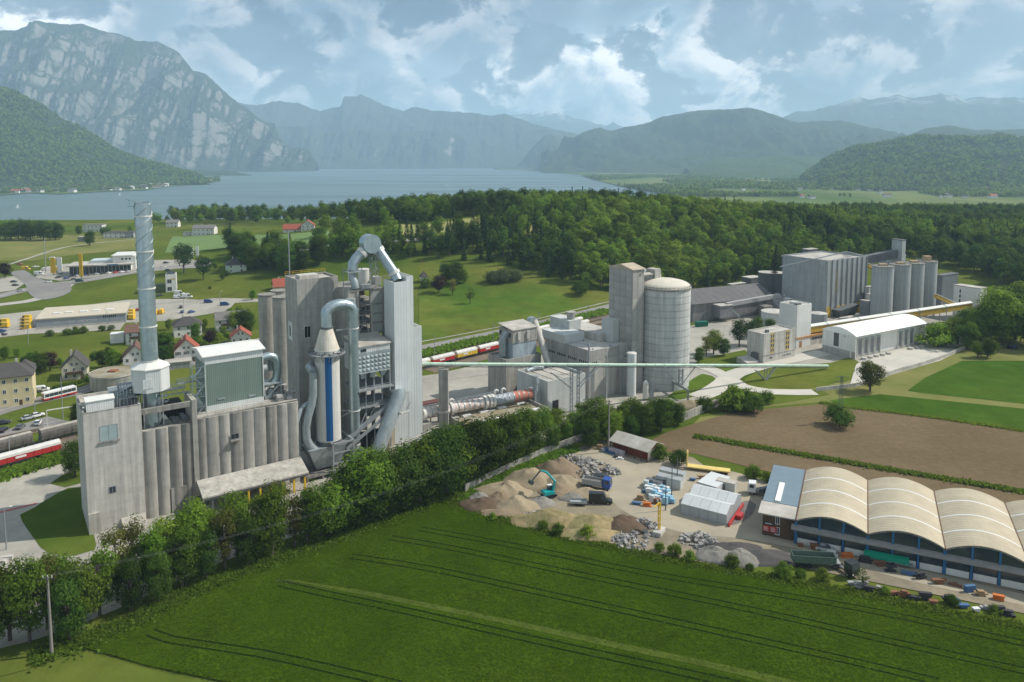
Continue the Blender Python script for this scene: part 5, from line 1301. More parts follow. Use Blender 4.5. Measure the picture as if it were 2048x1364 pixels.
for i, x in enumerate(bays):
    w_ = f.w(x+1.6, -2.2); s = tag(MB().cyl(0, 0, 0, 0.9, 1.3, 1.25, 14).obj('concrete_ring', CONC_L, None, True, (w_.x, w_.y, w_.z+0.15)), ['pale concrete ring before the leftmost bay of the warehouse', 'concrete ring before the second bay', 'concrete ring before the third bay', 'concrete ring before the fourth bay', 'concrete ring before the fifth bay at the blank wall', 'concrete ring before the first bay after the blank wall', 'concrete ring before the middle of the three far bays', 'pale concrete ring before the last bay of the warehouse'][i], 'kerb ring', 'concrete rings before the loading bays')
# tall grey ribbed hall
f = corner(1653, 521, None, 32, (1650, 636)); Z = f.Z(521); W, D = f.X(1735, 0, Z), f.Y(1606, 0, Z)
t = fthing('ribbed_hall', 'tall grey concrete hall with vertical ribs and yellow gates at the foot', 'building', f)
GC = mat('grey_green_concrete', (0.36, 0.385, 0.38), 0.92, 0.10, 0.3, streak=0.22, panel=(0, 2.6, 0.05, 0.05))
block(t, W, D+14, 0, Z, GC, ROOFGREY, par=0.8)
for i in range(9):
    x = 0.05+(W-0.5)*i/8; MB().box(x, x+0.45, -0.5, -0.01, 0, Z-0.1).obj('rib', STEEL, t)
for i in (0, 2, 3, 6):
    x = 0.6+(W-0.5)*i/8; MB().box(x, x+W/8-0.7, -0.12, -0.01, 0.2, 6.0).obj('gate', YELLOW, t)
x = 0.6+(W-0.5)*2/8-0.9; MB().box(x, x+0.35, -0.1, -0.01, Z-20, Z-6).obj('yellow_line', YELLOW, t)
b = MB(); lattice(b, (W*0.62, 4, Z), (W*0.62, 4, Z+3.2), 2.4, 2.4, 2, 0.2); b.bar((W*0.62, 4, Z+3), (W*1.3, 10, Z-1.5), 0.5); b.bar((W*0.62, 4, Z+3), (-20, 16, Z-4), 0.5); b.obj('cableway_head', STEEL, t)
MB().tube([f.w(0,0)-f.w(0,0)+Vector((1.0, -0.6, 3)), Vector((W*0.62, -0.6, Z-2))], 0.12, 6).obj('inclined_pipe', STEEL, t)
# four tall round silos
cyl_lab = ('tall grey concrete silo nearest the ribbed hall, first of four', 'tall grey concrete silo, second of the four in the row', 'tall grey concrete silo, third of the four in the row', 'tall grey concrete silo farthest right of the row of four')
SG = mat('grey_silo_concrete', (0.34, 0.365, 0.365), 0.92, 0.08, 0.3, streak=0.2, panel=(0, 1.4, 0.10, 0.05))
base0 = G(1768, 641)
sfr = Fr((base0.x, base0.y, 0), 0); ztop = sfr.Z(531)
for k, (px, py, rp) in enumerate(((1772, 531, 21.0), (1806.5, 527.5, 18.0), (1834, 524.5, 17.2), (1860, 521, 17.0))):
    g = G(px, py+4, ztop); rr2 = 5.6
    s = thing('grey_silo', cyl_lab[k], 'silo', (g.x, g.y+rr2*0.6, 0), 0, 'row of four grey silos')
    MB().cyl(0, 0, 5.0, ztop, rr2, None, 40).obj('shell', SG, s, True)
    MB().cyl(0, 0, ztop, ztop+0.5, rr2+0.15, None, 40).obj('rim', CONC_D, s, True)
    for j in range(6): MB().cyl((rr2-0.7)*math.cos(j*1.05+0.3), (rr2-0.7)*math.sin(j*1.05+0.3), 0, 5.0, 0.6, None, 12).obj('leg', CONC_L, s, True)
    railing(s, [((rr2)*math.cos(R(18*i)), (rr2)*math.sin(R(18*i)), ztop+0.5) for i in range(20)], 1.0, STEEL, closed=True, gap=3)
    MB().box(-2, 2, -1.5, 1.5, ztop+0.5, ztop+1.6+(1.8 if k == 3 else 0)).obj('top_machinery', mat('top_rust', (0.42, 0.30, 0.18), 0.8, 0.3, 0.8), s)
# three small silos behind and the far lift tower with its gallery
for k, (px, lb) in enumerate(((1768, 'small grey silo, nearest the ribbed hall of the three at the back'), (1784, 'small grey silo in the middle of the three at the back'), (1801, 'small grey silo beside the far lift tower'))):
    g = G(px, 508, 30); s = thing('small_grey_silo', lb, 'silo', (g.x, g.y, float(terrain(g.x, g.y))), 0, 'three small silos at the back')
    MB().cyl(0, 0, 0, 29, 2.9, None, 24).obj('shell', SG, s, True); MB().cyl(0, 0, 29, 29.6, 3.1, None, 24).obj('rim', CONC_L, s, True)
f = corner(1805, 481, 41, 32); Z = 41
t = fthing('far_lift_tower', 'grey lift tower rising highest at the back right before the forest', 'tower', f); W, D = f.X(1812, 0, Z), f.Y(1784, 0, Z)
MB().box(0, W, 0, D, 0, Z).obj('shaft', GC, t); MB().box(-0.2, W+0.2, -0.2, D+0.2, Z, Z+0.4).obj('roof', GREYDARK, t)
f3 = Fr(f.w(-1, 2), 32); fg = fthing('inclined_gallery', 'dark inclined gallery leading up to the far lift tower', 'gallery', f3)
MB().add([(0, 0, 30), (0, 4, 30), (0, 4, 35), (0, 0, 35), (-26, 14, 25), (-26, 18, 25), (-26, 18, 29.5), (-26, 14, 29.5)], [(0,1,2,3),(7,6,5,4),(0,4,5,1),(1,5,6,2),(2,6,7,3),(3,7,4,0)]).obj('casing', GREYDARK, fg)
MB().box(-52, -26, 10, 22, 0, 29.5).obj('head_house', GREYDARK, fg); MB().box(-52.3, -25.7, 9.7, 22.3, 29.5, 29.9).obj('roof', ROOFGREY, fg)
# dark tanks, bins and sheds left of the ribbed hall
for k, (px, py, rr2, z, lb) in enumerate(((1536, 545, 6.0, 17, 'dark round bin at the left end behind the long roof'), (1558, 546, 5.0, 17, 'dark round bin in the middle behind the long roof'), (1578, 549, 4.5, 16, 'dark round bin nearest the ribbed hall'))):
    g = G(px, py, z); s = thing('dark_bin', lb, 'bin', (g.x, g.y, 0), 0, 'dark bins behind the long roof')
    MB().cyl(0, 0, 0, z, rr2, None, 28).obj('shell', GREYDARK, s, True); MB().cyl(0, 0, z, z+0.4, rr2+0.2, None, 28).obj('rim', ROOFGREY, s, True)
def simple_block(name, label, px, py, z, r, pxr, pxl, m, roofm=None, par=0.0, cat='building', D=None, W=None):
    f = corner(px, py, z, r); t = fthing(name, label, cat, f)
    W = W or f.X(pxr, 0, z); D = D or f.Y(pxl, 0, z)
    block(t, W, D, 0, z, m, roofm, par=0)
    MB().box(-0.2, W+0.2, -0.2, D+0.2, z, z+0.4).obj('roof', roofm or ROOFGREY, t)
    return t, f, W, D
simple_block('dark_house', 'dark grey block standing behind the ribbed hall roof', 1617, 500, 33, 32, 1636, 1604, GREYDARK)
simple_block('dark_house', 'long dark grey block with flat roof left of the ribbed hall', 1583, 515, 26, 32, 1610, 1563, GREYDARK)
simple_block('flat_shed', 'small shed with a bright flat roof behind the dark long roof', 1502, 557, 9, 32, 1524, 1484, GREYDARK, CONC_L)
simple_block('flat_shed', 'tiny pale roofed shed beside the forest edge behind the long roof', 1464, 570, 6, 32, 1492, 1455, CONC_D, CONC_L)
simple_block('grey_hall', 'dark grey sheet clad hall right of the four silos', 1885, 552, 19, 32, 1917, 1872, mat('slate_cladding', (0.17, 0.185, 0.195), 0.7, 0.1, 0.3, streak=0.15, corr=0.9), GREYDARK)
tw_, f_, W_, D_ = simple_block('white_block', 'white block at the right end of the yellow conveyor bridge', 1961, 578, 18, 32, 1974, 1908, WHITEW, ROOFGREY)
for k in range(5): MB().box(-0.08, 0.02, D_*0.72, D_*0.72+0.8, 3+k*2.8, 5+k*2.8).obj('stair_window', GLASS, tw_)
simple_block('gate_house', 'small grey control room on posts in front of the ribbed hall', 1738, 604, 9, 32, 1746, 1720, mat('grey_cabin', (0.26, 0.27, 0.28), 0.7, 0.1, 0.4), None)
simple_block('store_block', 'white store with dark openings between the ribbed hall and the silos', 1738, 575, 15, 32, 1758, 1730, SHEDW, None)
simple_block('store_block', 'lower white store in front of the other between hall and silos', 1741, 590, 12, 32, 1752, 1733, WHITEW, None)
# long dark roofed store
P0 = G(1384, 645); PE = G(1545, 612)
f = Fr(P0, 24); L_ = f.X(1545, 0, 8); ze = f.Z(609, 0, 0); zr = f.Z(580, 0, 14)
t = fthing('clinker_store', 'long low store with a dark pitched roof and stained wall behind the round silo', 'building', f)
MB().box(0, L_, 0, 26, 0, ze).obj('wall', mat('sooty_concrete', (0.26, 0.255, 0.25), 0.95, 0.2, 0.3, streak=0.3, panel=(6, 0, 0.2, 0.1)), t)
n = 12
for i in range(n):
    x0, x1 = -1+(L_+2)*i/n, -1+(L_+2)*(i+1)/n
    MB().exx([(-1.0, ze-0.1), (13, zr-0.1), (27, ze-0.1), (27, ze+0.2), (13, zr+0.2), (-1.0, ze+0.2)], x0+0.04, x1-0.04).obj('roof_bay', BLACKROOF, t)
MB().exx([(0, ze), (26, ze), (13, zr-0.2)], 0, 0.3).exx([(0, ze), (26, ze), (13, zr-0.2)], L_-0.3, L_).obj('gable', GREYDARK, t)
xh = f.X(1451, -7, 5)
MB().box(xh-3.5, xh+5, -7, -0.1, 2.5, ze-1.0).obj('annex_bin', mat('annex_grey', (0.22, 0.22, 0.225), 0.9, 0.15, 0.4, streak=0.25), t); MB().box(xh-3.9, xh+5.4, -7.4, 0.1, ze-1.0, ze-0.6).obj('annex_roof', ROOFGREY, t)
MB().bar((xh+4, -4, ze-2), (xh+11, -6, 2.0), 1.0).obj('chute', GALVD, t)
MB().bar((xh+3, -4, ze-1), (L_+2, -3, ze+1.2), 2.4, 2.2).obj('inclined_conveyor', mat('conv_grey', (0.34, 0.34, 0.33), 0.8, 0.1, 0.5), t)
MB().box(L_-14, L_-8, -9, -4, 0, 7).obj('side_block', CONC_D, t)
f = Fr(f.w(L_+0.3, -6), 30); W = f.X(1648, 0, 10); ze2 = f.Z(606, W, 0)
t = fthing('mill_annex', 'grey building with a hipped dusty roof and roof vents before the ribbed hall', 'building', f)
MB().box(0, W, 0, 24, 0, ze2).obj('wall', SHEDW, t)
MB().add([(-.5,-.5,ze2),(W+.5,-.5,ze2),(W+.5,24.5,ze2),(-.5,24.5,ze2),(4,12,ze2+5),(W-4,12,ze2+5)], [(0,1,5,4),(1,2,5),(2,3,4,5),(3,0,4),(3,2,1,0)]).obj('roof', mat('dusty_dark_roof', (0.22, 0.22, 0.21), 0.9, 0.15, 0.3, col2=(0.32, 0.31, 0.29), mixscale=0.08), t)
for i, x in enumerate((W*0.33, W*0.62)): MB().box(x-1.8, x+1.8, 3.0, 7.0, ze2+0.6, ze2+4.6).obj('roof_vent', WHITEW, t); MB().box(x-1.4, x+1.4, 2.9, 3.0, ze2+1.6, ze2+4.2).obj('louvre', STEELD, t)
MB().exx([(8, ze2+2), (14, ze2+2), (11, ze2+6)], W*0.42, W*0.55).obj('dormer', SHEDW, t)
for k, (px, py, rr2, z, lb) in enumerate(((1549, 622, 7.0, 7, 'low round white tank behind the trees beside the white tower'), (1637, 626, 4.5, 8.5, 'grey round tank right of the white loading tower'))):
    g = G(px, py, z); s = thing('settling_tank', lb, 'tank', (g.x, g.y, 0)); MB().cyl(0, 0, 0, z, rr2, None, 30).obj('shell', SHEDW if k == 0 else STEEL, s, True); MB().cyl(0, 0, z, z+0.8, rr2+0.1, rr2*0.2, 30).obj('lid', CONC_L, s, True)
g = G(1403, 653); s = thing('green_container', 'dark green waste container on the yard before the long store', 'container', g, R(20))
GRN = mat('container_green', (0.01, 0.13, 0.085), 0.6, 0.1, 0.6)
MB().box(-3.4, 3.4, -1.2, 1.2, 0.3, 2.8).obj('body', GRN, s)
for k in range(6): MB().box(-3.3+k*1.2, -3.1+k*1.2, -1.3, -1.2, 0.3, 2.8).obj('rib', GRN, s)
b = MB(); b.bar((0, 0, 0), (0, 0, 0.3), 0.5); b.obj('skid', STEELD, s)
g = G(1690, 632); s = thing('dark_bunker', 'dark steel intake hopper in front of the yellow gates', 'hopper', g, R(32))
MB().add([(-9, -3, 4.5), (9, -3, 6.5), (9, 3, 6.5), (-9, 3, 4.5), (-7, -1.5, 0), (7, -1.5, 0), (7, 1.5, 0), (-7, 1.5, 0)], [(0,1,2,3),(7,6,5,4),(0,4,5,1),(1,5,6,2),(2,6,7,3),(3,7,4,0)]).obj('hopper', STEELD, s)
MB().box(-12, 10, -7, -4, 0, 1.2).obj('ramp_wall', CONC_L, s)
# inclined yellow conveyors by the silos
for (a, b_, lb) in (((1735, 530, 27), (1764, 548, 20), 'short yellow inclined conveyor between the ribbed hall and first silo'), ((1871, 592, 16), (1915, 612, 9), 'yellow inclined conveyor from the last silo down to the bridge')):
    pa, pb = G(*a), G(*b_); s = thing('inclined_conveyor', lb, 'conveyor', (pa.x, pa.y, 0)); q = pb - Vector((pa.x, pa.y, 0))
    MB().bar((0, 0, pa.z), q, 2.2, 1.6).obj('side', mat('ochre_panel', (0,0,0)), s); MB().bar((0, 0, pa.z+1.1), q+Vector((0, 0, 1.1)), 2.5, 0.4).obj('roof', SHEETROOF, s)
# walls and kerbs of the plant
def wall_run(name, label, path, h, m, th=0.35, seg=5.0):
    P = resample([tuple(G(a, b).xy) for a, b in path], seg)
    t = thing(name, label, 'wall', (P[0].x, P[0].y, 0))
    for p, q in zip(P, P[1:]):
        a, c = Vector((p.x-P[0].x, p.y-P[0].y, h/2)), Vector((q.x-P[0].x, q.y-P[0].y, h/2)); e = (c-a).normalized()*0.04
        MB().bar(a+e, c-e, th, h).obj('wall_panel', m, t)
    return t
wall_run('boundary_wall', 'pale concrete panel wall along the right edge of the loading apron', [(1930, 698), (1890, 716), (1840, 733), (1790, 747), (1745, 765)], 1.8, CONC_L)
wall_run('boundary_wall', 'stepped pale wall below the grass mound beside the round tree', [(1742, 766), (1710, 774), (1670, 779), (1632, 783)], 1.6, CONC_L)
wall_run('boundary_wall', 'grey panel wall between the tree row and the brown field', [(1360, 845), (1400, 828), (1452, 806)], 3.0, CONC)
wall_run('boundary_wall', 'low grey wall behind the tree row above the rubble yard', [(930, 985), (1010, 945), (1100, 905), (1180, 875)], 2.2, CONC)
strip('red_line', [(-20, 1030), (30, 1018), (74, 1007)], 0.7, mat('red_road_paint', (0.45, 0.10, 0.10), 0.9, 0.2, 1), 0.14)
for _k, (_px, _py, _lb) in enumerate(((4, 1128, 'pale concrete block at the very left edge by the lamp'), (14, 1120, 'pale concrete block right of the edge one by the lamp'), (3, 1140, 'pale concrete block lying in front by the lamp'))): tag(MB().box(-1.2, 1.2, -.6, .6, 0, .9).obj('concrete_block', CONC_L, None, False, G(_px, _py)+Vector((0, 0, .1)), R(20*_k)), _lb, 'block', 'concrete blocks by the lamp')
strip('plant_road', [(1395, 795), (1420, 785), (1448, 766), (1470, 748), (1540, 728), (1600, 716), (1650, 705)], 8.5, mat('pale_concrete', (0,0,0)), 0.17)
strip('plant_road', [(1395, 730), (1430, 742), (1455, 755), (1480, 772), (1540, 784), (1630, 785)], 7.0, mat('pale_concrete', (0,0,0)), 0.20)
# ---------------------------------------------------------------- houses and yards on the left
def plaster(name, c): return mat(name, c, 0.9, 0.05, 0.5, streak=0.06)
PWHITE = plaster('white_plaster', (0.68, 0.67, 0.63)); PYELLOW = plaster('yellow_plaster', (0.64, 0.55, 0.33)); PCREAM = plaster('cream_plaster', (0.56, 0.53, 0.42))
PMINT = plaster('mint_plaster', (0.56, 0.66, 0.55))
def tiles(name, c): return mat(name, c, 0.9, 0.14, 0.6, panel=(0, 0.5, 0.14, 0.1))
TDARK = tiles('dark_roof_tiles', (0.075, 0.07, 0.068)); TBROWN = tiles('brown_roof_tiles', (0.15, 0.085, 0.065)); TRED = tiles('red_roof_tiles', (0.30, 0.085, 0.055)); TGREY = tiles('grey_roof_tiles', (0.17, 0.165, 0.155))
WOOD = mat('brown_wood', (0.10, 0.06, 0.035), 0.8, 0.2, 1.0, corr=0.3)
def house(label, px, py, W, D, H, rh, r, wall, roof, kind='gable_x', floors=2, nx=3, ny=2, chim=1, balcony=False, ov=0.6, cat='house', name='house', group=None, dormer=False, shutters=None, frame=None):
    """px, py: foot of the nearest corner. gable_x: ridge along the front; gable_y: gable faces the front; hip"""
    f = Fr(G(px, py), r); t = fthing(name, label, cat, f, group)
    frame = frame or WHITEW
    MB().box(0, W, 0, D, -0.5, H).obj('wall', wall, t)
    if kind == 'gable_x':
        MB().exx([(0, H), (D, H), (D/2, H+rh)], 0.01, W-0.01).obj('gable', wall, t)
        k = rh/(D/2)
        ro = MB().exx([(-ov, H-ov*k), (D/2, H+rh), (D+ov, H-ov*k), (D+ov, H-ov*k+0.25), (D/2, H+rh+0.28), (-ov, H-ov*k+0.25)], -ov, W+ov).obj('roof', roof, t)
    elif kind == 'gable_y':
        MB().exy([(0, H), (W, H), (W/2, H+rh)], 0.01, D-0.01).obj('gable', wall, t)
        k = rh/(W/2)
        ro = MB().exy([(-ov, H-ov*k), (W/2, H+rh), (W+ov, H-ov*k), (W+ov, H-ov*k+0.25), (W/2, H+rh+0.28), (-ov, H-ov*k+0.25)], -ov, D+ov).obj('roof', roof, t)
    elif kind == 'hip':
        e = min(W, D)/2*0.9
        a, c = ((e, D/2), (W-e, D/2)) if W >= D else ((W/2, e), (W/2, D-e))
        ro = MB().add([(-ov,-ov,H),(W+ov,-ov,H),(W+ov,D+ov,H),(-ov,D+ov,H),(a[0],a[1],H+rh),(c[0],c[1],H+rh),(-ov,-ov,H-.2),(W+ov,-ov,H-.2),(W+ov,D+ov,H-.2),(-ov,D+ov,H-.2)],
                 [(0,1,5,4) if W >= D else (0,1,4),(1,2,5) if W >= D else (1,2,5,4),(2,3,4,5) if W >= D else (2,3,5),(3,0,4) if W >= D else (3,0,4,5),(9,8,7,6),(0,6,7,1),(1,7,8,2),(2,8,9,3),(3,9,6,0)]).obj('roof', roof, t)
    else:
        ro = MB().box(-ov, W+ov, -ov, D+ov, H, H+0.35).obj('roof', roof, t)
    for i in range(chim):
        x, y = W*(0.35+0.35*i), D*0.55; c = MB().box(x-0.35, x+0.35, y-0.35, y+0.35, H+rh*0.4, H+rh+1.1).obj('chimney', CONC_L, ro)
    hs = H/floors
    for fl in range(floors):
        z0 = fl*hs + hs*0.35
        for i in range(nx):
            x = W*(i+0.5)/nx; window(t, 'f', x-0.5, x+0.5, z0, z0+1.35, 0, GLASS, frame)
            if shutters:
                for sx in (-1.05, 0.62): MB().box(x+sx, x+sx+0.43, -0.07, 0, z0, z0+1.35).obj('shutter', shutters, t)
        for i in range(ny):
            y = D*(i+0.5)/ny; window(t, 'l', y-0.5, y+0.5, z0, z0+1.35, 0, GLASS, frame)
    if kind == 'gable_y' and rh > 3:
        for sx in (-1.3, 0.5): window(t, 'f', W/2+sx, W/2+sx+0.85, H+0.7, H+1.8, 0, GLASS, frame)
    if balcony:
        z = hs*1.0; bo = MB().box(W*0.15, W*0.85, -1.3, 0, z, z+0.2).obj('balcony', WOOD, t); MB().box(W*0.15, W*0.85, -1.35, -1.25, z+0.2, z+1.1).obj('balustrade', WOOD, bo)
    MB().box(W*0.75, W*0.75+1.0, -0.06, 0.0, 0, 2.1).obj('door', WOOD, t)
    return t, f
house('big yellow and white villa with dark hipped roof at the left edge', -48, 822, 17.5, 12, 11.0, 4.0, 28, PYELLOW, TDARK, 'hip', 3, 5, 3, 2)
_t, _f = house('white corner wing of the yellow villa with stacked windows', 36, 800, 5.2, 6.0, 11.6, 3.0, 28, PWHITE, TDARK, 'hip', 3, 1, 1, 0, name='house')
house('cream chalet with steep dark roof and wooden balcony above the bus', 124, 762, 9.0, 10, 5.2, 5.0, 25, PCREAM, TDARK, 'gable_y', 2, 3, 2, 1, True)
house('white gabled house with dark red roof just left of the chimney', 247, 744, 9.5, 10, 6.0, 5.0, 24, PWHITE, TBROWN, 'gable_y', 2, 3, 2, 1)
house('white house with brown roof behind the left side of the chimney', 252, 690, 12, 9, 6.2, 2.6, 20, PWHITE, TBROWN, 'gable_x', 2, 3, 1, 1, True)
house('white house with dark hipped roof and terrace right of the chimney', 349, 676, 13, 11, 5.8, 3.6, 28, PWHITE, TDARK, 'hip', 2, 3, 2, 1)
house('long white two storey house with grey gable roof and balcony', 433, 664, 15, 9.5, 6.2, 3.2, 26, PWHITE, TGREY, 'gable_x', 2, 4, 2, 1, True)
house('white house with steep red roof behind the filter house', 349, 727, 10, 10, 5.4, 5.0, 24, PWHITE, TRED, 'gable_y', 2, 3, 2, 1, shutters=TDARK)
house('small white house with red roof beside the old round silos', 462, 690, 9, 8, 4.0, 3.4, 20, PWHITE, TRED, 'gable_y', 1, 3, 2, 1)
house('mint white bungalow with dark hipped roof on the slope', 452, 547, 14, 13, 6.0, 4.0, 22, PMINT, TDARK, 'hip', 2, 2, 2, 1)
house('grey roofed cottage half hidden in the tree group', 497, 527, 8, 8, 3.6, 3.0, 22, PWHITE, TDARK, 'hip', 1, 2, 1, 0)
house('wide white house with grey roof above the oat field', 385, 472, 22, 12, 8.0, 3.0, 4, PWHITE, TGREY, 'gable_x', 2, 5, 2, 2)
house('white garage wing left of the wide white house', 366, 472, 9, 8, 3.5, 0.4, 4, PWHITE, TGREY, 'flat', 1, 1, 1, 0)
house('white villa with flat grey roof near the lake', 166, 464, 22, 10, 8.5, 0.4, 2, PWHITE, TGREY, 'flat', 2, 5, 2, 0)
house('long low white villa beside the farm track', 207, 477, 26, 10, 6.0, 1.6, 2, PWHITE, TDARK, 'hip', 2, 5, 1, 0)
house('dark garage with flat roof below the white villa', 156, 484, 12, 9, 5.0, 0.4, 2, CONC_D, ROOFGREY, 'flat', 1, 2, 1, 0)
house('grey house right of the low white villa', 252, 476, 8, 9, 6.5, 1.2, 2, mat('grey_render', (0.3, 0.31, 0.33), 0.9, 0.05, 0.5), TDARK, 'hip', 2, 2, 1, 0)
house('white house with red gable roof on the hill road', 602, 463, 12, 12, 5.6, 4.6, 12, PWHITE, TRED, 'gable_y', 2, 3, 2, 1)
house('long barn with half dark and half red roof beside the hill', 566, 466, 22, 11, 3.6, 4.2, 6, PWHITE, TRED, 'gable_x', 1, 3, 1, 0)
house('red roofed dormer house just left of the concrete tower', 548, 583, 11, 9, 3.2, 4.4, 24, PCREAM, TRED, 'gable_x', 1, 2, 1, 1)
house('white house half hidden by trees behind the chimney top', 332, 455, 14, 10, 6, 3.0, 6, PWHITE, TGREY, 'gable_x', 2, 3, 1, 1)
house('tiny white chapel with black pyramid roof in the meadow', 843, 566, 4.2, 4.2, 4.2, 3.6, 20, PWHITE, TDARK, 'hip', 1, 1, 1, 0, name='chapel', cat='chapel')
g = G(236, 684); t = thing('white_shed', 'white flat topped shed beside the brown roofed house', 'shed', g, R(20)); MB().box(-3, 3, -2.6, 2.6, 0, 4.4).obj('wall', WHITEW, t); MB().box(-3.1, 3.1, -2.7, 2.7, 4.4, 4.7).obj('roof', SHEETROOF, t); MB().box(3.2, 6.5, -2, 2, 0, 3.8).obj('lean_to', GALVD, t)
g = G(352, 738); t = thing('garage_row', 'row of garages with grey doors beside the street', 'garage', g, R(24)); MB().box(-4, 6, 0, 6, 0, 2.8).obj('wall', CONC_L, t); MB().box(-4.3, 6.3, -0.4, 6.3, 2.8, 3.1).obj('roof', ROOFGREY, t)
for k in range(3): MB().box(-3.6+k*3.2, -1.0+k*3.2, -0.08, 0, 0, 2.3).obj('door', STEEL, t)
# parcel depot
f = Fr(G(72, 659), 0); q = G(252, 645); f = Fr(f.P, math.degrees(math.atan2(q.y-f.P.y, q.x-f.P.x))); W = (q.xy-f.P.xy).length; Z = f.Z(638); D = f.plan(235, 605.6, Z)[1]
t = fthing('parcel_depot', 'long grey depot with a pale flat roof and skylights beside yellow vans', 'building', f)
DEPOT = mat('depot_grey', (0.25, 0.28, 0.30), 0.7, 0.06, 0.4)
MB().box(0, W, 0, D, 0, Z-0.6).obj('wall', DEPOT, t)
for k in range(6): MB().box(W*k/6+0.05, W*(k+1)/6-0.05, -0.06, 0, 1.2, Z-0.7).obj('wall_panel', DEPOT, t)
MB().box(0, W, -0.07, 0, 0, 1.15).obj('plinth', CONC_L, t)
MB().box(-0.4, W+0.4, -0.4, D+0.4, Z-0.6, Z).obj('roof', mat('beige_flat_roof', (0.47, 0.42, 0.33), 0.95, 0.06, 0.3), t)
for k, x in enumerate((0.2, 0.33, 0.5, 0.64, 0.8)): MB().box(W*x-1.8, W*x+1.8, D*0.3+(k % 2), D*0.3+2.2+(k % 2), Z, Z+0.7).obj('skylight', WHITEW, t)
for k in range(7): window(t, 'f', W*0.74+k*0.95, W*0.74+0.6+k*0.95, 3.6, 5.4, -0.06, GLASS, None)
for a, n in ((0.2, 1), (0.33, 2), (0.47, 3), (0.63, 1)):
    for k in range(n): window(t, 'f', W*a+k*2, W*a+1.5+k*2, 2.6, 3.0, -0.06, GLASS, WHITEW)
wall_run('depot_wall', 'low pale wall below the yellow vans left of the depot', [(-20, 676), (22, 668), (72, 661)], 1.4, CONC_L)
# car dealer with glass front
f = Fr(G(139, 553), 20); q = G(262, 541); f = Fr(f.P, math.degrees(math.atan2(q.y-f.P.y, q.x-f.P.x))); W = (q.xy-f.P.xy).length; Z = f.Z(531)
t = fthing('car_showroom', 'long car showroom with glass front, flat overhanging roof and white upper block', 'building', f)
MB().box(0, W, 0.5, 20, 0, Z-0.8).obj('wall', WHITEW, t)
for k in range(16): 
    gp = MB().box(W*k/16+0.12, W*(k+1)/16-0.12, 0.4, 0.55, 0.3, Z-1.4).obj('glass_pane', GLASS, t)
MB().box(-1.5, W+1, -2.5, 21, Z-0.8, Z).obj('roof', ROOFGREY, t)
MB().box(W*0.48, W*0.62, -2.62, -2.5, Z-0.7, Z+0.1).obj('sign_panel', WHITEW, t); MB().box(W*0.62+0.2, W*0.8, -2.62, -2.5, Z-0.7, Z+0.1).obj('sign_panel', BLUE, t)
MB().box(W*0.3, W*0.75, 8, 22, Z, Z+2.0).obj('roof_glazing', mat('pale_glazing', (0.5, 0.56, 0.58), 0.4, 0.1, 0.5), t)
MB().box(W*0.68, W*1.06, 6, 30, 0, Z+5.0).obj('upper_block', WHITEW, t); MB().box(W*0.66, W*1.02, 5, 30, Z+5.0, Z+5.5).obj('upper_roof', SHEETROOF, t)
for k in range(3): window(t, 'f', W*0.82+k*2.6, W*0.82+1.5+k*2.6, Z+2.0, Z+3.4, 6, GLASS, None)
# small white office with solar panels on the roof
f = Fr(G(332, 585), 22); Z = f.Z(550); t = fthing('office_cube', 'small white cubic office with dark solar panels on its roof', 'building', f); W, D = f.X(352, 0, Z), 10.0
MB().box(0, W, 0, D, 0, Z).obj('wall', WHITEW, t); MB().box(0.2, W-0.2, 0.2, D-0.2, Z, Z+0.25).obj('roof', ROOFGREY, t)
for k in range(5): MB().add([(0.8, 0.8+k*D/5.5, Z+.3), (W-.8, 0.8+k*D/5.5, Z+.3), (W-.8, 2.0+k*D/5.5, Z+1.1), (0.8, 2.0+k*D/5.5, Z+1.1)], [(0,1,2,3)]).obj('solar_panel', GLASS, t)
for z in (1.0, 6.0): window(t, 'f', 1.0, 3.6, z, z+2.6, 0, GLASS, WHITEW)
MB().box(W*0.5, W*0.9, -0.05, 0, Z-3.4, Z-2.6).obj('sign', mat('amber_sign', (0.5, 0.36, 0.1), 0.7, 0.1, 1), t)
MB().box(-14, -0.1, 3, D, 0, 5).obj('low_wing', mat('olive_cladding', (0.11, 0.14, 0.07), 0.8, 0.2, 0.4), t)
wall_run('garden_wall', 'long grey retaining wall below the bungalow garden', [(352, 548), (390, 562), (410, 573), (440, 562)], 2.4, CONC_D)
wall_run('garden_wall', 'dark retaining wall behind the car dealer', [(310, 520), (340, 523), (352, 528)], 4.0, CONC_D)

# ---------------------------------------------------------------- vehicles
RUBBER = mat('tyre_rubber', (0.02, 0.02, 0.02), 0.9, 0.1, 1); RIM = mat('wheel_rim', (0.4, 0.4, 0.4), 0.4, 0.1, 1, metal=0.7)
def paint(name, c): return mat('paint_' + name, c, 0.3, 0.03, 0.5, spec=0.6, rand=0)
PAINTS = dict(white=paint('white', (0.70, 0.70, 0.69)), silver=paint('silver', (0.40, 0.41, 0.42)), black=paint('black', (0.015, 0.016, 0.018)), dark=paint('dark', (0.035, 0.04, 0.05)), red=paint('red', (0.42, 0.025, 0.025)),
              blue=paint('blue', (0.02, 0.06, 0.20)), green=paint('green', (0.015, 0.06, 0.06)), yellow=paint('yellow', (0.72, 0.45, 0.02)), grey=paint('grey', (0.12, 0.125, 0.13)))
def loft(b, secs):
    n = len(secs[0]); o = []
    for s_ in secs: o += list(s_)
    fs = [(i*n+k, i*n+(k+1) % n, (i+1)*n+(k+1) % n, (i+1)*n+k) for i in range(len(secs)-1) for k in range(n)]
    fs += [tuple(range(n-1, -1, -1)), tuple((len(secs)-1)*n+k for k in range(n))]
    return b.add(o, fs)
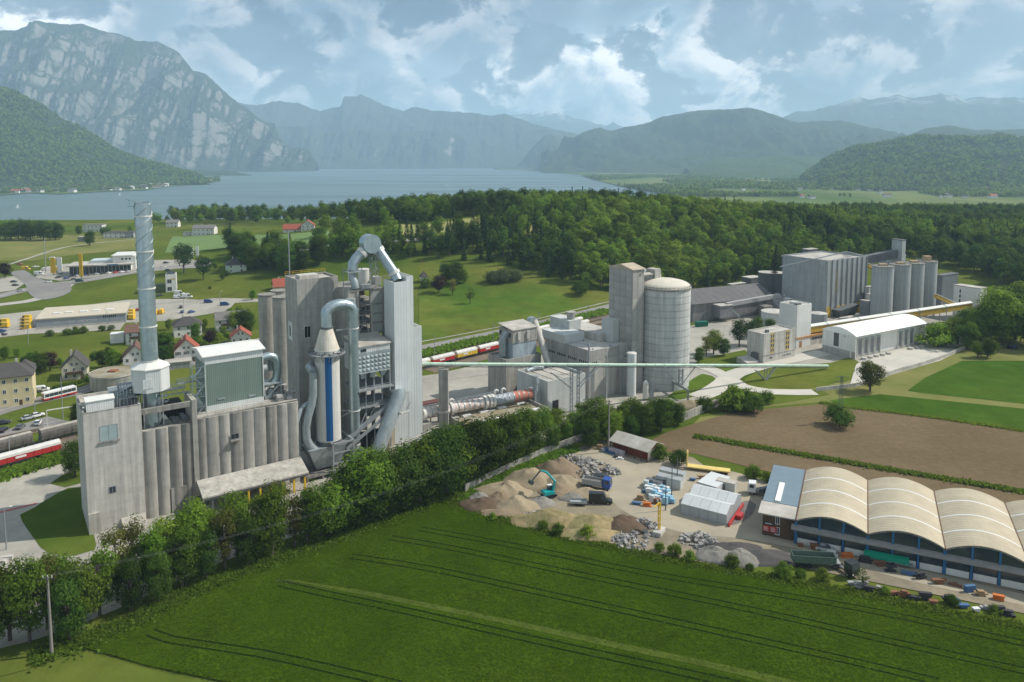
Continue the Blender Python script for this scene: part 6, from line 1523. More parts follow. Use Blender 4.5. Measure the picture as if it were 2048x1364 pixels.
def make_vehicle(kind):
    t = thing('proto', 'x', 'car'); L, Wd, H = {'car': (4.4, 1.8, 1.48), 'van': (5.2, 1.95, 2.1), 'box': (6.2, 2.1, 2.75)}[kind]
    w = Wd/2
    def sec(x, z0, z1, ww, k=0.88): return [(x, -ww, z0), (x, ww, z0), (x, ww*1.0, z0+(z1-z0)*0.6), (x, ww*k, z1), (x, -ww*k, z1), (x, -ww, z0+(z1-z0)*0.6)]
    if kind == 'car':
        body = loft(MB(), [sec(-L/2, .35, .8, w*.86), sec(-L/2+.25, .25, .95, w*.97), sec(-.9, .22, .97, w), sec(.6, .22, .96, w), sec(1.4, .25, .86, w*.97), sec(L/2-.15, .3, .72, w*.9), sec(L/2, .38, .6, w*.8)])
        glass = loft(MB(), [sec(-1.85, .93, .97, w*.84), sec(-1.3, .93, 1.42, w*.88, .8), sec(.1, .93, 1.44, w*.88, .8), sec(1.05, .9, .97, w*.86)])
        roof = MB().box(-1.25, .1, -w*.68, w*.68, 1.43, 1.48)
    else:
        h = H; nose = 1.0 if kind == 'van' else 1.3
        body = loft(MB(), [sec(-L/2, .35, h, w*.95, .92), sec(-L/2+.1, .3, h, w, .93), sec(L/2-nose-.9, .3, h, w, .9), sec(L/2-nose+.05, .3, 1.15, w, .95), sec(L/2-.2, .3, .95, w*.96), sec(L/2, .4, .75, w*.88)])
        glass = loft(MB(), [sec(L/2-nose-1.6, 1.2, h*.86, w*1.01, .95), sec(L/2-nose-.75, 1.15, h*.88, w*1.01, .93), sec(L/2-nose+.1, 1.1, 1.2, w*.97, .93)])
        roof = MB().box(-L/2+.1, L/2-nose-1.0, -w*.8, w*.8, h, h+.05)
    body.obj('body', PAINTS['white'], t, True); glass.obj('windows', GLASS, t, True); roof.obj('roof', PAINTS['white'], t)
    for x in (-L*.31, L*.31):
        for s_ in (-1, 1):
            wh = MB().tube([(x, s_*(w-.2), .32), (x, s_*(w+.02), .32)], .33, 14).obj('wheel', RUBBER, t); MB().tube([(x, s_*(w+.0), .32), (x, s_*(w+.035), .32)], .19, 10).obj('rim', RIM, wh)
    for s_ in (-1, 1):
        MB().box(L/2-.12, L/2-.02, s_*w*.62-.16, s_*w*.62+.16, .62, .74).obj('headlight', WHITEW, t); MB().box(-L/2-.02, -L/2+.06, s_*w*.66-.13, s_*w*.66+.13, .72, .9).obj('tail_light', PAINTS['red'], t)
    return t
PROTO = {}
def vehicle(kind, px, py, heading, colour, label, group=None, name=None):
    g = G(px, py); nm = name or {'car': 'parked_car', 'van': 'delivery_van', 'box': 'delivery_van'}[kind]
    if kind not in PROTO:
        o = make_vehicle(kind); PROTO[kind] = o; KIDS[kind] = tree_of(o); c = o
    else: c = copy_tree(PROTO[kind], KIDS[kind])
    c.name = nm; c.location = g + Vector((0, 0, 0.2)); c.rotation_euler = (0, 0, R(heading))
    tag(c, label, 'car' if kind == 'car' else 'van', group)
    if group is None and 'group' in c: del c['group']
    for k in bpy.data.objects if False else c.children:
        if k.name.split('.')[0] in ('body', 'roof'):
            k.material_slots[0].link = 'OBJECT'; k.material_slots[0].material = PAINTS[colour]
    return c
def cars(lst, group):
    for a in lst: vehicle(*a, group=group)
bpy.context.view_layer.update()
cars([('car', 8, 848, 30, 'dark', 'dark car at the far left of the car park by the rails'), ('car', 7, 863, 100, 'black', 'black car in the front left corner of the car park'), ('car', 41, 857, 100, 'grey', 'grey car alone in the middle of the car park'),
      ('car', 57, 839, 45, 'silver', 'silver car at the back row of the car park'), ('car', 75, 834, 45, 'white', 'white car farthest right in the back row of the car park'), ('car', 76, 849, 110, 'white', 'white car nearest the rails at the right of the car park'), ('car', 28, 795, 60, 'dark', 'dark car parked below the yellow villa')], 'cars in the car park')
cars([('car', 41, 583, 20, 'silver', 'silver car driving at the left end of the main road'), ('van', 159, 564, 22, 'green', 'dark green van on the main road below the showroom'), ('car', 97, 565, 20, 'white', 'white car on the grass corner by the junction'),
      ('car', 336, 542, 10, 'dark', 'dark car on the main road right of the chimney')], 'cars on the main road')
cars([('car', 28, 565, 10, 'dark', 'dark car behind in the small lot by the junction'), ('car', 31, 572, 10, 'black', 'black car in front in the small lot by the junction'), ('car', 4, 664, 20, 'blue', 'blue car behind at the left edge of the depot yard'), ('car', 5, 671, 20, 'dark', 'dark car in front at the left edge of the depot yard')], 'cars in small lots')
ords = ['first', 'second', 'third', 'fourth', 'fifth', 'sixth', 'seventh', 'eighth', 'ninth', 'tenth']
dc = ['dark', 'silver', 'blue', 'grey', 'silver', 'dark', 'white', 'red', 'white', 'silver']
cars([('car', 143+i*12.6, 554-i*1.1, 75, c, f'{c} car, {ords[i]} from the left along the showroom glass') for i, c in enumerate(dc)], 'cars before the showroom')
cars([('car', 72, 535, 30, 'white', 'white car at the back left of the dealer forecourt'), ('car', 89, 541, 40, 'silver', 'silver car in the middle of the dealer forecourt'), ('box', 78, 550, 20, 'white', 'white van by the hedge of the dealer forecourt'), ('box', 107, 521, 10, 'white', 'white van parked above the dealer forecourt'), ('car', 118, 521, 10, 'dark', 'dark car beside the white van above the forecourt'),
      ('car', 40, 530, 5, 'red', 'red car beside the farm track'), ('car', 118, 556, 60, 'dark', 'dark car between the flag signs'), ('car', 133, 558, 60, 'blue', 'blue car right of the white flag sign'), ('car', 148, 560, 30, 'grey', 'grey car at the road edge of the forecourt'), ('box', 52, 540, 8, 'yellow', 'yellow van at the top left of the dealer lot'), ('box', 117, 541, 8, 'yellow', 'yellow van behind the flag signs')], 'cars on the dealer forecourt')
cars([('box', 52, 640+i*6.4, 170, 'yellow', f'yellow delivery van, {ords[i]} from the back at the left end of the depot') for i in range(4)] + [('box', 6, 648, 175, 'yellow', 'yellow delivery van behind at the left edge of the frame'), ('box', 7, 655, 175, 'yellow', 'yellow delivery van in front at the left edge of the frame')]
     + [('box', 259, 628+i*5.5, 170, 'yellow', f'yellow delivery van, {ords[i]} from the back at the right end of the depot') for i in range(3)] + [('box', 324, 627, 100, 'yellow', 'yellow van right of the chimney on the depot yard'), ('box', 312, 629, 100, 'yellow', 'yellow van half behind the chimney')], 'yellow delivery vans of the depot')
cars([('car', 278, 622, 25, 'red', 'red car left of the chimney on the depot yard'), ('car', 362, 616, 110, 'dark', 'dark car behind the blue one on the depot yard'), ('car', 364, 626, 110, 'blue', 'blue car in front on the depot yard'), ('car', 383, 626, 60, 'blue', 'small blue car alone on the depot yard'),
      ('van', 417, 606, 12, 'blue', 'dark blue van on the lane right of the depot'), ('van', 450, 611, 12, 'blue', 'blue van at the end of the lane by the trees'), ('box', 359, 590, 20, 'white', 'white van nearest the office cube'), ('van', 356, 597, 20, 'white', 'white van in front by the office cube'), ('box', 375, 596, 20, 'white', 'big white van right of the other two by the office'),
      ('car', 320, 592, 60, 'dark', 'dark car beside the chimney by the office'), ('car', 326, 536, 30, 'white', 'white car behind the chimney near the main road'), ('car', 332, 527, 30, 'dark', 'dark car under the retaining wall')], 'cars near the depot and office')
# bus
g = G(116, 795); q0, q1 = G(86, 803), G(151, 787); a = math.atan2(q1.y-q0.y, q1.x-q0.x)
t = thing('bus', 'white city bus with red skirt and dark window band on the street', 'bus', ((q0.x+q1.x)/2, (q0.y+q1.y)/2, 0.15), a); L = (q1-q0).length
MB().box(-L/2, L/2, -1.25, 1.25, 0.95, 3.05).obj('body', PAINTS['white'], t); MB().box(-L/2-.01, L/2+.01, -1.27, 1.27, 0.35, 0.94).obj('skirt', PAINTS['red'], t)
n = 7
for i in range(n): MB().box(-L/2+0.3+i*(L-.6)/n, -L/2+0.3+(i+.94)*(L-.6)/n, -1.29, -1.24, 1.45, 2.6).obj('window', GLASS, t)
MB().box(-L/2-.04, -L/2, -1.15, 1.15, 1.2, 2.7).obj('windscreen', GLASS, t); MB().box(L/2, L/2+.04, -1.1, 1.1, 1.5, 2.6).obj('rear_window', GLASS, t)
MB().box(-L/2+.3, L/2-.3, -1.1, 1.1, 3.05, 3.2).obj('roof', PAINTS['white'], t)
for x in (-L*.28, L*.22):
    for y in (-1.2, 1.2): w_ = MB().tube([(x, y-.1, .45), (x, y+.1, .45)], .5, 14).obj('wheel', RUBBER, t)
g = G(67, 785); t = thing('trailer', 'small trailer with red and yellow load parked by the villa', 'trailer', g+Vector((0,0,.15)), R(25)); MB().box(-3, 3, -1, 1, .6, .9).obj('bed', PAINTS['dark'], t); MB().box(-2.8, 0, -.9, .9, .9, 1.7).obj('red_load', PAINTS['red'], t); MB().box(0.2, 2.7, -.9, .9, .9, 1.5).obj('yellow_load', PAINTS['yellow'], t)
for y in (-.9, .9): MB().tube([(0, y-.1, .3), (0, y+.1, .3)], .32, 10).obj('wheel', RUBBER, t)
vehicle('van', 84, 783, 25, 'white', 'small white van between the trailer and the bus')
# hopper wagons
def wagon(label, P, ang, col, top, group, L=12.8, kind='hood'):
    t = thing('hopper_wagon', label, 'wagon', P, ang, group); w = 1.45; h = L/2
    if kind == 'hood':
        MB().exx([(-w, 1.2), (w, 1.2), (w, 2.8), (-w, 2.8)], -h+.4, h-.4).obj('body', col, t)
        MB().exx([(-w-.03, 2.8), (w+.03, 2.8), (w-.1, 3.5), (0.5, 4.0), (-0.5, 4.0), (-w+.1, 3.5)], -h+.4, h-.4).obj('roof', top, t)
    else:
        MB().exx([(-w*.8, 1.0), (w*.8, 1.0), (w, 2.2), (w, 3.4), (w*.75, 4.1), (-w*.75, 4.1), (-w, 3.4), (-w, 2.2)], -h+.4, h-.4).obj('body', col, t)
        MB().box(-h+.4, h-.4, -w*.7, w*.7, 4.1, 4.2).obj('roof', top, t)
    for k in range(9): x = -h+.7+k*(L-1.4)/8; MB().box(x-.06, x+.06, -w-.09, -w, 1.25, 2.9).obj('rib', col, t)
    MB().box(-h, h, -1.1, 1.1, .9, 1.15).obj('chassis', STEELD, t)
    for x in (-h+1.6, -h+3.2, h-3.2, h-1.6): MB().tube([(x, -.8, .5), (x, .8, .5)], .46, 12).obj('wheelset', STEELD, t)
    if kind == 'hood': MB().box(-2.6, 0.2, -w-.1, -w-.02, 1.9, 2.5).obj('marking', WHITEPAINT, t)
    return t
RED = mat('wagon_red', (0.42, 0.03, 0.03), 0.6, 0.12, 0.5, streak=0.1); WYEL = mat('wagon_yellow', (0.62, 0.42, 0.04), 0.6, 0.12, 0.5, streak=0.1); WTOP = mat('wagon_top', (0.56, 0.55, 0.52), 0.7, 0.15, 0.5); WGREY = mat('wagon_grey', (0.16, 0.15, 0.135), 0.85, 0.25, 0.6, streak=0.3); WBEIGE = mat('wagon_roof_dust', (0.36, 0.33, 0.28), 0.9, 0.15, 0.5)
def along(path, s):
    P = resample([tuple(G(a, b).xy) for a, b in path], 2.0); d = 0
    for p, q in zip(P, P[1:]):
        l = (q-p).length
        if d+l >= s: w = p.lerp(q, (s-d)/l); return Vector((w.x, w.y, float(terrain(w.x, w.y))+.4)), math.atan2(q.y-p.y, q.x-p.x)
        d += l
    return None, 0
path1 = [(820,744),(930,717),(1050,687),(1130,666),(1219,644)]; path2 = [(980,694),(1050,677),(1130,657),(1219,635)]
for i in range(9):
    P, a = along(path1, 4+i*13.6)
    if P is not None: wagon(f'{"red" if i % 2 else "yellow"} hopper wagon with white roof, {ords[i]} from the white tower on the near track', P, a, RED if i % 2 else WYEL, WTOP, 'red and yellow wagons')
for i in range(4):
    P, a = along(path2, 22+i*13.6)
    if P is not None: wagon(f'{"yellow" if i % 2 else "red"} wagon on the second track, {ords[i]} visible behind the mill', P, a, WYEL if i % 2 else RED, WTOP, 'red and yellow wagons')
ptl = [(-90,932),(0,908),(70,890),(185,861)]
for i, lb in enumerate(('weathered grey hopper wagon cut off by the left edge', 'weathered grey hopper wagon next to the silo tower')):
    P, a = along(ptl, 11+i*20.5); wagon(lb, P, a, WGREY, WBEIGE, 'grey hopper wagons', 19.0, 'round')
P, a = along([(-90,962),(0,938),(70,919),(175,891)], 17.0); wagon('bright red hopper wagon with pale roof at the left edge', P, a, RED, WTOP, None, 20.0)
# masts of the overhead line, lamp posts, flag signs
def mast(px, py, h, label, group, arm=2.6, lamp=False, name='line_mast', cat='mast', m=None, rr2=0.16):
    g = G(px, py); t = thing(name, label, cat, g, R(rnd.uniform(-10, 10)+38), group)
    MB().cyl(0, 0, 0, h, rr2, rr2*.6, 8).obj('pole', m or STEEL, t)
    if lamp: MB().bar((0, 0, h), (1.2, 0, h+.15), .12).obj('arm', STEEL, t); MB().box(1.0, 1.7, -.15, .15, h+.1, h+.25).obj('lamp_head', WHITEW, t)
    elif arm: MB().bar((0, 0, h*.86), (0, -arm, h*.9), .12).bar((0, 0, h*.7), (0, -arm, h*.88), .08).obj('bracket', STEEL, t)
    return t
for i, (px, py, h) in enumerate(((869, 716, 11), (986, 688, 11), (1077, 663, 11), (1174, 640, 10))): mast(px, py, h, f'overhead line mast beside the meadow, {ords[i]} from the white tower', 'overhead line masts')
for i, (px, py, h) in enumerate(((126, 838, 15), (52, 800, 8), (70, 826, 9), (20, 921, 7))): mast(px, py, h, ('tall mast between car park and silo tower', 'slim post on the street by the villa', 'slim post between street and car park', 'lamp post standing before the red wagon')[i], 'posts by the street', lamp=i == 3)
mast(13, 1100, 10, 'street lamp with white head beside the plant road', None, lamp=True, name='street_lamp', cat='lamp')
for px, py, h, lb in ((57, 690, 10, 'lamp post below the depot wall'), (214, 650, 7, 'lamp post before the depot windows'), (368, 625, 8, 'lamp post on the depot yard'), (440, 612, 9, 'lamp post by the lane end')): mast(px, py, h, lb, None, lamp=True, name='street_lamp', cat='lamp')
for px, py, w_, h, c, lb in ((107, 550, 3.6, 13, 'yellow', 'yellow flag sign of the car dealer'), (120, 549, 3.6, 13, 'white', 'white flag sign of the car dealer'), (163, 557, 2.6, 18, 'yellow', 'tall narrow yellow pylon sign at the road'), (395, 515, 2.2, 9, 'white', 'white flag sign beside the pine trees'), (385, 517, 1.8, 8, 'white', 'second white flag sign beside the pine trees')):
    g = G(px, py); t = thing('flag_sign', lb, 'sign', g); MB().box(-w_/2, w_/2, -.25, .25, 1.5, h).obj('panel', PAINTS[c] if c != 'yellow' else YELLOW, t); MB().box(-.3, .3, -.2, .2, 0, 1.5).obj('foot', STEEL, t)
mast(92, 545, 26, 'tall thin radio mast behind the dealer forecourt', None, arm=0, name='radio_mast', rr2=0.35)
# substation frames
g = G(95, 852); t = thing('substation', 'white steel frames and fence of a small substation by the rails', 'substation', g, R(33))
for x in (0, 8, 14, 20):
    MB().bar((x, 0, 0), (x, 0, 5.5), .25).obj('post', WHITEW, t)
for x0, x1 in ((0, 8), (14, 20)): MB().bar((x0, 0, 5.4), (x1, 0, 5.4), .3).obj('beam', WHITEW, t)
railing(t, [(-1, -2.5, 0), (24, -2.5, 0)], 1.6, WHITEW, 'fence', gap=1.5); MB().box(-1, 24, -2.8, -2.4, 0, .6).obj('kerb', CONC_L, t)
# power pole and pylon
g = G(104, 1309); t = thing('power_pole', 'tall grey concrete power pole standing in the lower left corner', 'pole', g)
zt = Fr(g, 0).Z(1152); MB().cyl(0, 0, 0, zt, .3, .18, 10).obj('pole', CONC_D, t, True); MB().bar((-.9, 0, zt-.4), (.9, 0, zt-.4), .12).obj('crossarm', STEELD, t)
for x in (-.8, 0, .8): MB().cyl(x, 0, zt-.35, zt+.1, .07, None, 6).obj('insulator', WHITEW, t)
g2 = G(1217, 905); t2 = thing('power_pole', 'tall grey power pole behind the red shed', 'pole', g2); zt2 = Fr(g2, 0).Z(800); MB().cyl(0, 0, 0, zt2, .3, .2, 10).obj('pole', CONC_D, t2, True); MB().bar((-.9, 0, zt2-.4), (.9, 0, zt2-.4), .12).obj('crossarm', STEELD, t2)
for k, x in enumerate((-.8, 0, .8)):
    a, c = Vector((g.x+x, g.y, zt)), Vector((g2.x+x, g2.y, zt2)); pts = []
    for i in range(31): p = a.lerp(c, i/30); p.z -= 5.5*4*(i/30)*(1-i/30); pts.append(p-Vector((g.x, g.y, 0)))
    o = MB().tube(pts, .008, 4).obj('power_line', STEELD, None, False, (g.x, g.y, 0)); tag(o, ('left power line sagging between the two power poles', 'middle power line sagging between the two power poles', 'right power line sagging between the two power poles')[k], 'cable', 'power lines')
g = G(1680, 845); t = thing('lattice_pylon', 'slim lattice steel pylon rising out of a round bush in the brown field', 'pylon', g); zt = Fr(g, 0).Z(752)
b = MB(); n = 12
for i in range(n):
    z0, z1 = zt*i/n, zt*(i+1)/n; w0, w1 = .75*(1-i/n*.65), .75*(1-(i+1)/n*.65)
    for sx, sy in ((-1,-1),(1,-1),(1,1),(-1,1)): b.bar((sx*w0, sy*w0, z0), (sx*w1, sy*w1, z1), .08)
    for (p, q) in (((-1,-1),(1,-1)), ((1,-1),(1,1)), ((1,1),(-1,1)), ((-1,1),(-1,-1))): b.bar((p[0]*w0, p[1]*w0, z0), (q[0]*w1, q[1]*w1, z1), .045)
b.obj('lattice', STEELD, t)
for z in (zt-.3, zt-2.0): MB().bar((-1.9, 0, z), (1.9, 0, z), .14).obj('crossarm', STEELD, t)
# far houses across the lake and in the valley on the right
def far_house():
    t = thing('far_house', 'x', 'house'); MB().box(-8, 8, -6, 6, 0, 7).obj('wall', PWHITE, t); MB().exx([(-7, 6.8), (7, 6.8), (0, 11.5)], -8.6, 8.6).obj('roof', TRED, t); return t
ph = far_house(); bpy.context.view_layer.update(); phk = tree_of(ph); first = True
rr_ = random.Random(21)
def put_far(px, py, z, label, group, s=1.0):
    global first
    c = ph if first else copy_tree(ph, phk); first = False
    g = G(px, py, z); c.location = g; c.rotation_euler = (0, 0, rr_.uniform(-.6, .6)); k = s*rr_.uniform(.7, 1.3); c.scale = (k*rr_.uniform(.8, 1.6), k, k); tag(c, label, 'house', group)
    rf = rr_.choice([TRED, TBROWN, TDARK, TGREY, CONC_L]); 
    for ch_ in c.children:
        if ch_.name.startswith('roof'): ch_.material_slots[0].link = 'OBJECT'; ch_.material_slots[0].material = rf
for i in range(46):
    px = rr_.choice([rr_.uniform(0, 165), rr_.uniform(190, 290), rr_.uniform(300, 420)]); sh = np.interp(px, [0, 60, 120, 200, 290, 330, 430], [389, 385, 386, 382, 378.5, 373, 364])
    put_far(px, sh-rr_.uniform(0, 5), -40.4, 'small house on the far lake shore ' + ('at the left edge' if px < 80 else 'below the steep wooded slope' if px < 180 else 'in the middle of the row' if px < 300 else 'towards the lake bend'), 'houses on the far lake shore', 1.1)
for i in range(70):
    px = rr_.uniform(1330, 2048); py = rr_.uniform(362, 398) if px > 1600 else rr_.uniform(355, 385)
    put_far(px, py, -39.4, 'small house in the far valley ' + ('beside the lake end' if px < 1500 else 'between lake and wooded hill' if px < 1700 else 'below the wooded hill' if px < 1880 else 'at the right edge'), 'houses in the far valley', 1.0)

for px, py, lb in ((412, 366, 'tiny white sailing boat near the far lake bend'), (36, 416, 'small white boat on the lake at the left edge'), (893, 372, 'tiny white sailing boat before the wooded hill'), (240, 391, 'small white boat near the left shore')):
    g = G(px, py, LAKE); t = thing('sailing_boat', lb, 'boat', g+Vector((0, 0, .1)), .6); MB().add([(-6, -1.6, 1.4), (6, 0, 1.6), (-6, 1.6, 1.4), (-5, -1, 0), (4, 0, 0), (-5, 1, 0)], [(0, 1, 2), (5, 4, 3), (0, 3, 4, 1), (1, 4, 5, 2), (2, 5, 3, 0)]).obj('hull', PAINTS['white'], t); MB().add([(-4.5, -.05, 2), (1.2, -.05, 2), (1.2, -.05, 13), (-4.5, .05, 2), (1.2, .05, 2), (1.2, .05, 13)], [(0, 1, 2), (5, 4, 3), (0, 2, 5, 3), (1, 4, 5, 2), (0, 3, 4, 1)]).obj('sail', PAINTS['white'], t)
# ---------------------------------------------------------------- builder's yard and vaulted hall
ETERNIT = mat('vault_sheets', (0.46, 0.40, 0.29), 0.85, 0.10, 0.3, streak=0.0, rand=0.03, col2=(0.41, 0.36, 0.265), mixscale=0.2)
HALLBLUE = mat('hall_blue_steel', (0.03, 0.14, 0.30), 0.6, 0.08, 0.5); HALLGREY = mat('canopy_shingle', (0.24, 0.23, 0.215), 0.95, 0.2, 0.6)
f = Fr(G(1591, 1087), -25.3); ze = f.Z(1037); xs = [0] + [f.X(p, 0, ze) for p in (1736, 1884, 2045)]; D = f.plan(1611, 939.5, ze)[1]
W1 = xs[1]; xs = [W1*i for i in range(6)]
t = fthing('vaulted_hall', 'large hall with four ribbed barrel vault roofs and blue posts along a white base', 'building', f)
HW = xs[5]; rise = 2.1; nb = 14
for i in range(5):
    a, c = xs[i], xs[i+1]
    # each vault in lanes between the pale translucent strips
    for j in range(4):
        y0, y1 = -0.9+(D+1.2)*j/4, -0.9+(D+1.2)*(j+1)/4
        up = [(a+0.12+(c-a-0.24)*k/nb, ze+rise*math.sin(math.pi*k/nb)**0.9) for k in range(nb+1)]
        nr_ = 2*max(4, int((y1-y0-.56)/.85)); vv_ = []
        for r_ in range(nr_+1):
            for p in up: vv_.append((p[0], y0+.28+(y1-y0-.56)*r_/nr_, p[1]+(.045 if r_ % 2 else -.045)))
        K_ = nb+1; MB().add(vv_, [(r_*K_+k, r_*K_+k+1, (r_+1)*K_+k+1, (r_+1)*K_+k) for r_ in range(nr_) for k in range(nb)]).obj('vault', ETERNIT, t)
        MB().exy([(p[0], p[1]-0.4) for p in up] + [(p[0], p[1]-.2) for p in up[::-1]], y0+.28, y1-.28).obj('vault_shell', CONC_D, t)
        if j < 3: MB().exy([(p[0], p[1]-0.2) for p in up] + [(p[0], p[1]-0.03) for p in up[::-1]], y1-0.27, y1+0.27).obj('light_strip', mat('translucent_strip', (0.62, 0.62, 0.60), 0.5, 0.06, 0.4), t, True)
    MB().box(a-0.12, a+0.12, -1.0, D+0.4, ze-0.5, ze+0.06).obj('gutter', mat('rusty_gutter', (0.13, 0.08, 0.05), 0.9, 0.2, 0.6), t)
    prof = [(a+0.3+(c-a-0.6)*k/nb, ze-0.3+(rise)*math.sin(math.pi*k/nb)**0.9) for k in range(nb+1)]
    MB().exy([(a+0.3, 4.4)] + prof + [(c-0.3, 4.4)], 0.02, 0.3).obj('glazing', GLASS, t); MB().exy([(a+0.3, 4.4)] + prof + [(c-0.3, 4.4)], D-0.4, D-0.1).obj('back_wall', CONC_D, t)
    for k in range(4):
        x = a+(c-a)*k/3
        if k == 3 and i < 4: continue
        MB().box(x-0.22 if k else x-0.32, x+0.22 if k else x+0.32, -0.35, 0.0, 0, ze-0.2+rise*math.sin(math.pi*k/3)**0.9*0.92).obj('post', HALLBLUE, t)
    for k in range(3):
        x0, x1 = a+(c-a)*k/3+0.35, a+(c-a)*(k+1)/3-0.35
        MB().box(x0, x1, -0.05, 0.25, 1.6, 4.0).obj('window', GLASS, t); MB().box(x0, x1, -0.1, 0.3, 0, 1.55).obj('base_wall', WHITEW, t)
MB().exx([(-1.5, 3.9), (0.0, 4.5), (0.0, 4.75), (-1.5, 4.15)], -1.0, HW).obj('canopy', HALLGREY, t)
MB().box(0, 0.3, 0, D, 0, ze-0.2).obj('end_wall', CONC_D, t)
MB().box(0.4, HW, 3.0, 3.2, 0, ze).obj('inner_wall', DARK, t)
# annexes
fa = fthing('hall_annex', 'flat roofed annex with bluish sheet roof and dark timber front beside the vaults', 'building', f)
xl = f.X(1560, 14, ze)
MB().box(-8.0, -0.3, 7.0, D, 0, ze-0.4).obj('wall', CONC_D, fa); MB().box(-8.3, -0.2, 6.8, D+0.2, ze-0.4, ze-0.1).obj('roof', mat('blue_sheet_roof', (0.16, 0.22, 0.26), 0.5, 0.08, 0.4, corr=0.5), fa); MB().box(-5.6, -4.3, 7.4, D*0.62, ze-0.1, ze+0.2).obj('skylight', WHITEW, fa)
MB().box(-7.6, -0.3, 0.8, 6.7, 0, ze-0.5).obj('timber_front', WOOD, fa); MB().box(-8.6, -0.2, -0.2, 6.75, ze-0.5, ze-0.2).obj('front_roof', ROOFGREY, fa)
for x, z in ((-4.6, 0.9), (-4.6, ze-2.6)): window(fa, 'f', x, x+0.8, z, z+1.7, 0.8, GLASS, WHITEW)
for k in range(2): s_ = MB().box(-7.4+k*1.6, -5.95+k*1.6, 0.7, 0.79, 1.2, 2.7).obj('red_board', PAINTS['red'], fa); [MB().box(-7.3+k*1.6, -6.2+k*1.6-(q % 2)*.2, 0.66, 0.7, 1.45+q*0.28, 1.53+q*0.28).obj('print_line', WHITEPAINT, s_) for q in range(4)]
s_ = MB().box(-7.3, -5.0, 0.68, 0.79, 2.85, 3.6).obj('black_board', PAINTS['black'], fa); MB().box(-7.0, -5.4, 0.64, 0.68, 3.15, 3.32).obj('print_line', WHITEPAINT, s_)
# two grey tent halls
TENT = mat('grey_tent_sheet', (0.36, 0.38, 0.39), 0.6, 0.05, 0.4, streak=0.05); TENTR = mat('tent_roof', (0.52, 0.54, 0.54), 0.55, 0.05, 0.4)
ft = Fr(G(1453, 1052), 0); q = G(1361, 1028); ft = Fr(G(1361, 1028), math.degrees(math.atan2(ft.P.y-q.y, ft.P.x-q.x))); W = (G(1453, 1052)-q).length
for k, (y0, D2, lb) in enumerate(((0, 6.4, 'front grey tent hall with panelled sides on the yard'), (6.6, 6.4, 'rear grey tent hall right behind the front one'))):
    zt = ft.Z(1008); t = thing('tent_hall', lb, 'tent', ft.w(0, y0, 0.15), ft.r, 'grey tent halls'); n = 5
    for i in range(n):
        x0, x1 = W*i/n+.03, W*(i+1)/n-.03
        MB().box(x0, x1, 0, .12, 0, zt).obj('side_panel', TENT, t); MB().box(x0, x1, D2-.12, D2, 0, zt).obj('side_panel', TENT, t)
        MB().exx([(-.15, zt), (D2/2, zt+1.3), (D2+.15, zt), (D2+.15, zt+.12), (D2/2, zt+1.42), (-.15, zt+.12)], x0, x1).obj('roof_panel', TENTR, t)
    for x in (0.0, W-.12): MB().exx([(0, 0), (D2, 0), (D2, zt), (D2/2, zt+1.3), (0, zt)], x, x+.12).obj('end_panel', TENT, t)
g = ft.w(W+.7, -.5, 0); t = thing('red_barrier', 'red and white plastic barrier at the end of the tent halls', 'barrier', (g.x, g.y, .15), ft.r+R(90)); MB().box(0, 13, -.2, .2, 0, .9).obj('board', PAINTS['red'], t); MB().box(5, 7.5, -1.6, -.3, 0, 1.0).obj('red_box', PAINTS['red'], t)
# containers and pallets
def cont(label, px, py, W, D, H, ang, m, roofm, cat='container', name='site_container', group=None):
    t = thing(name, label, cat, G(px, py)+Vector((0, 0, .15)), R(ang), group); MB().box(0, W, 0, D, 0, H).obj('body', m, t); MB().box(-.08, W+.08, -.08, D+.08, H, H+.12).obj('roof', roofm, t)
    for i in range(int(W/0.8)): MB().box(i*.8+.3, i*.8+.45, -.07, 0, .1, H-.1).obj('rib', m, t)
    MB().box(W*.3, W*.3+.9, -.1, -.02, 0, 2.0).obj('door', STEELD, t)
    return t
CW = mat('container_white', (0.52, 0.53, 0.50), 0.6, 0.08, 0.5, streak=0.15); CG = mat('container_grey', (0.33, 0.35, 0.36), 0.6, 0.08, 0.5, streak=0.15)
ad = math.degrees(ft.r)
cont('white site container with grey roof, front one of the pair', 1312, 970, 7.0, 2.4, 2.6, ad, CW, CG, group='pair of white containers'); cont('white site container with grey roof, rear one of the pair', 1318, 958, 7.0, 2.4, 2.6, ad, CW, CG, group='pair of white containers')
cont('long grey container behind the tent halls', 1395, 982, 5.5, 8.5, 2.4, ad-8, TENTR, TENTR); cont('small pale container box right of the grey container', 1432, 980, 5.0, 2.4, 2.6, ad, CW, ROOFGREY); cont('low grey skip left of the white containers', 1290, 972, 4.5, 2.0, 1.6, ad, CG, STEELD, name='skip', cat='skip')
WRAPS = [mat('wrap_white', (0.62, 0.64, 0.64), 0.5, 0.05, 1), mat('wrap_blue', (0.25, 0.45, 0.58), 0.5, 0.05, 1), mat('wrap_pale', (0.50, 0.56, 0.56), 0.5, 0.05, 1)]
rr_ = random.Random(5); b = MB().box(-.6, .6, -.5, .5, .15, 1.25); me = b.mesh('goods'); pal = MB().box(-.62, .62, -.52, .52, 0, .14).mesh('pallet'); pal.materials.append(WOOD)
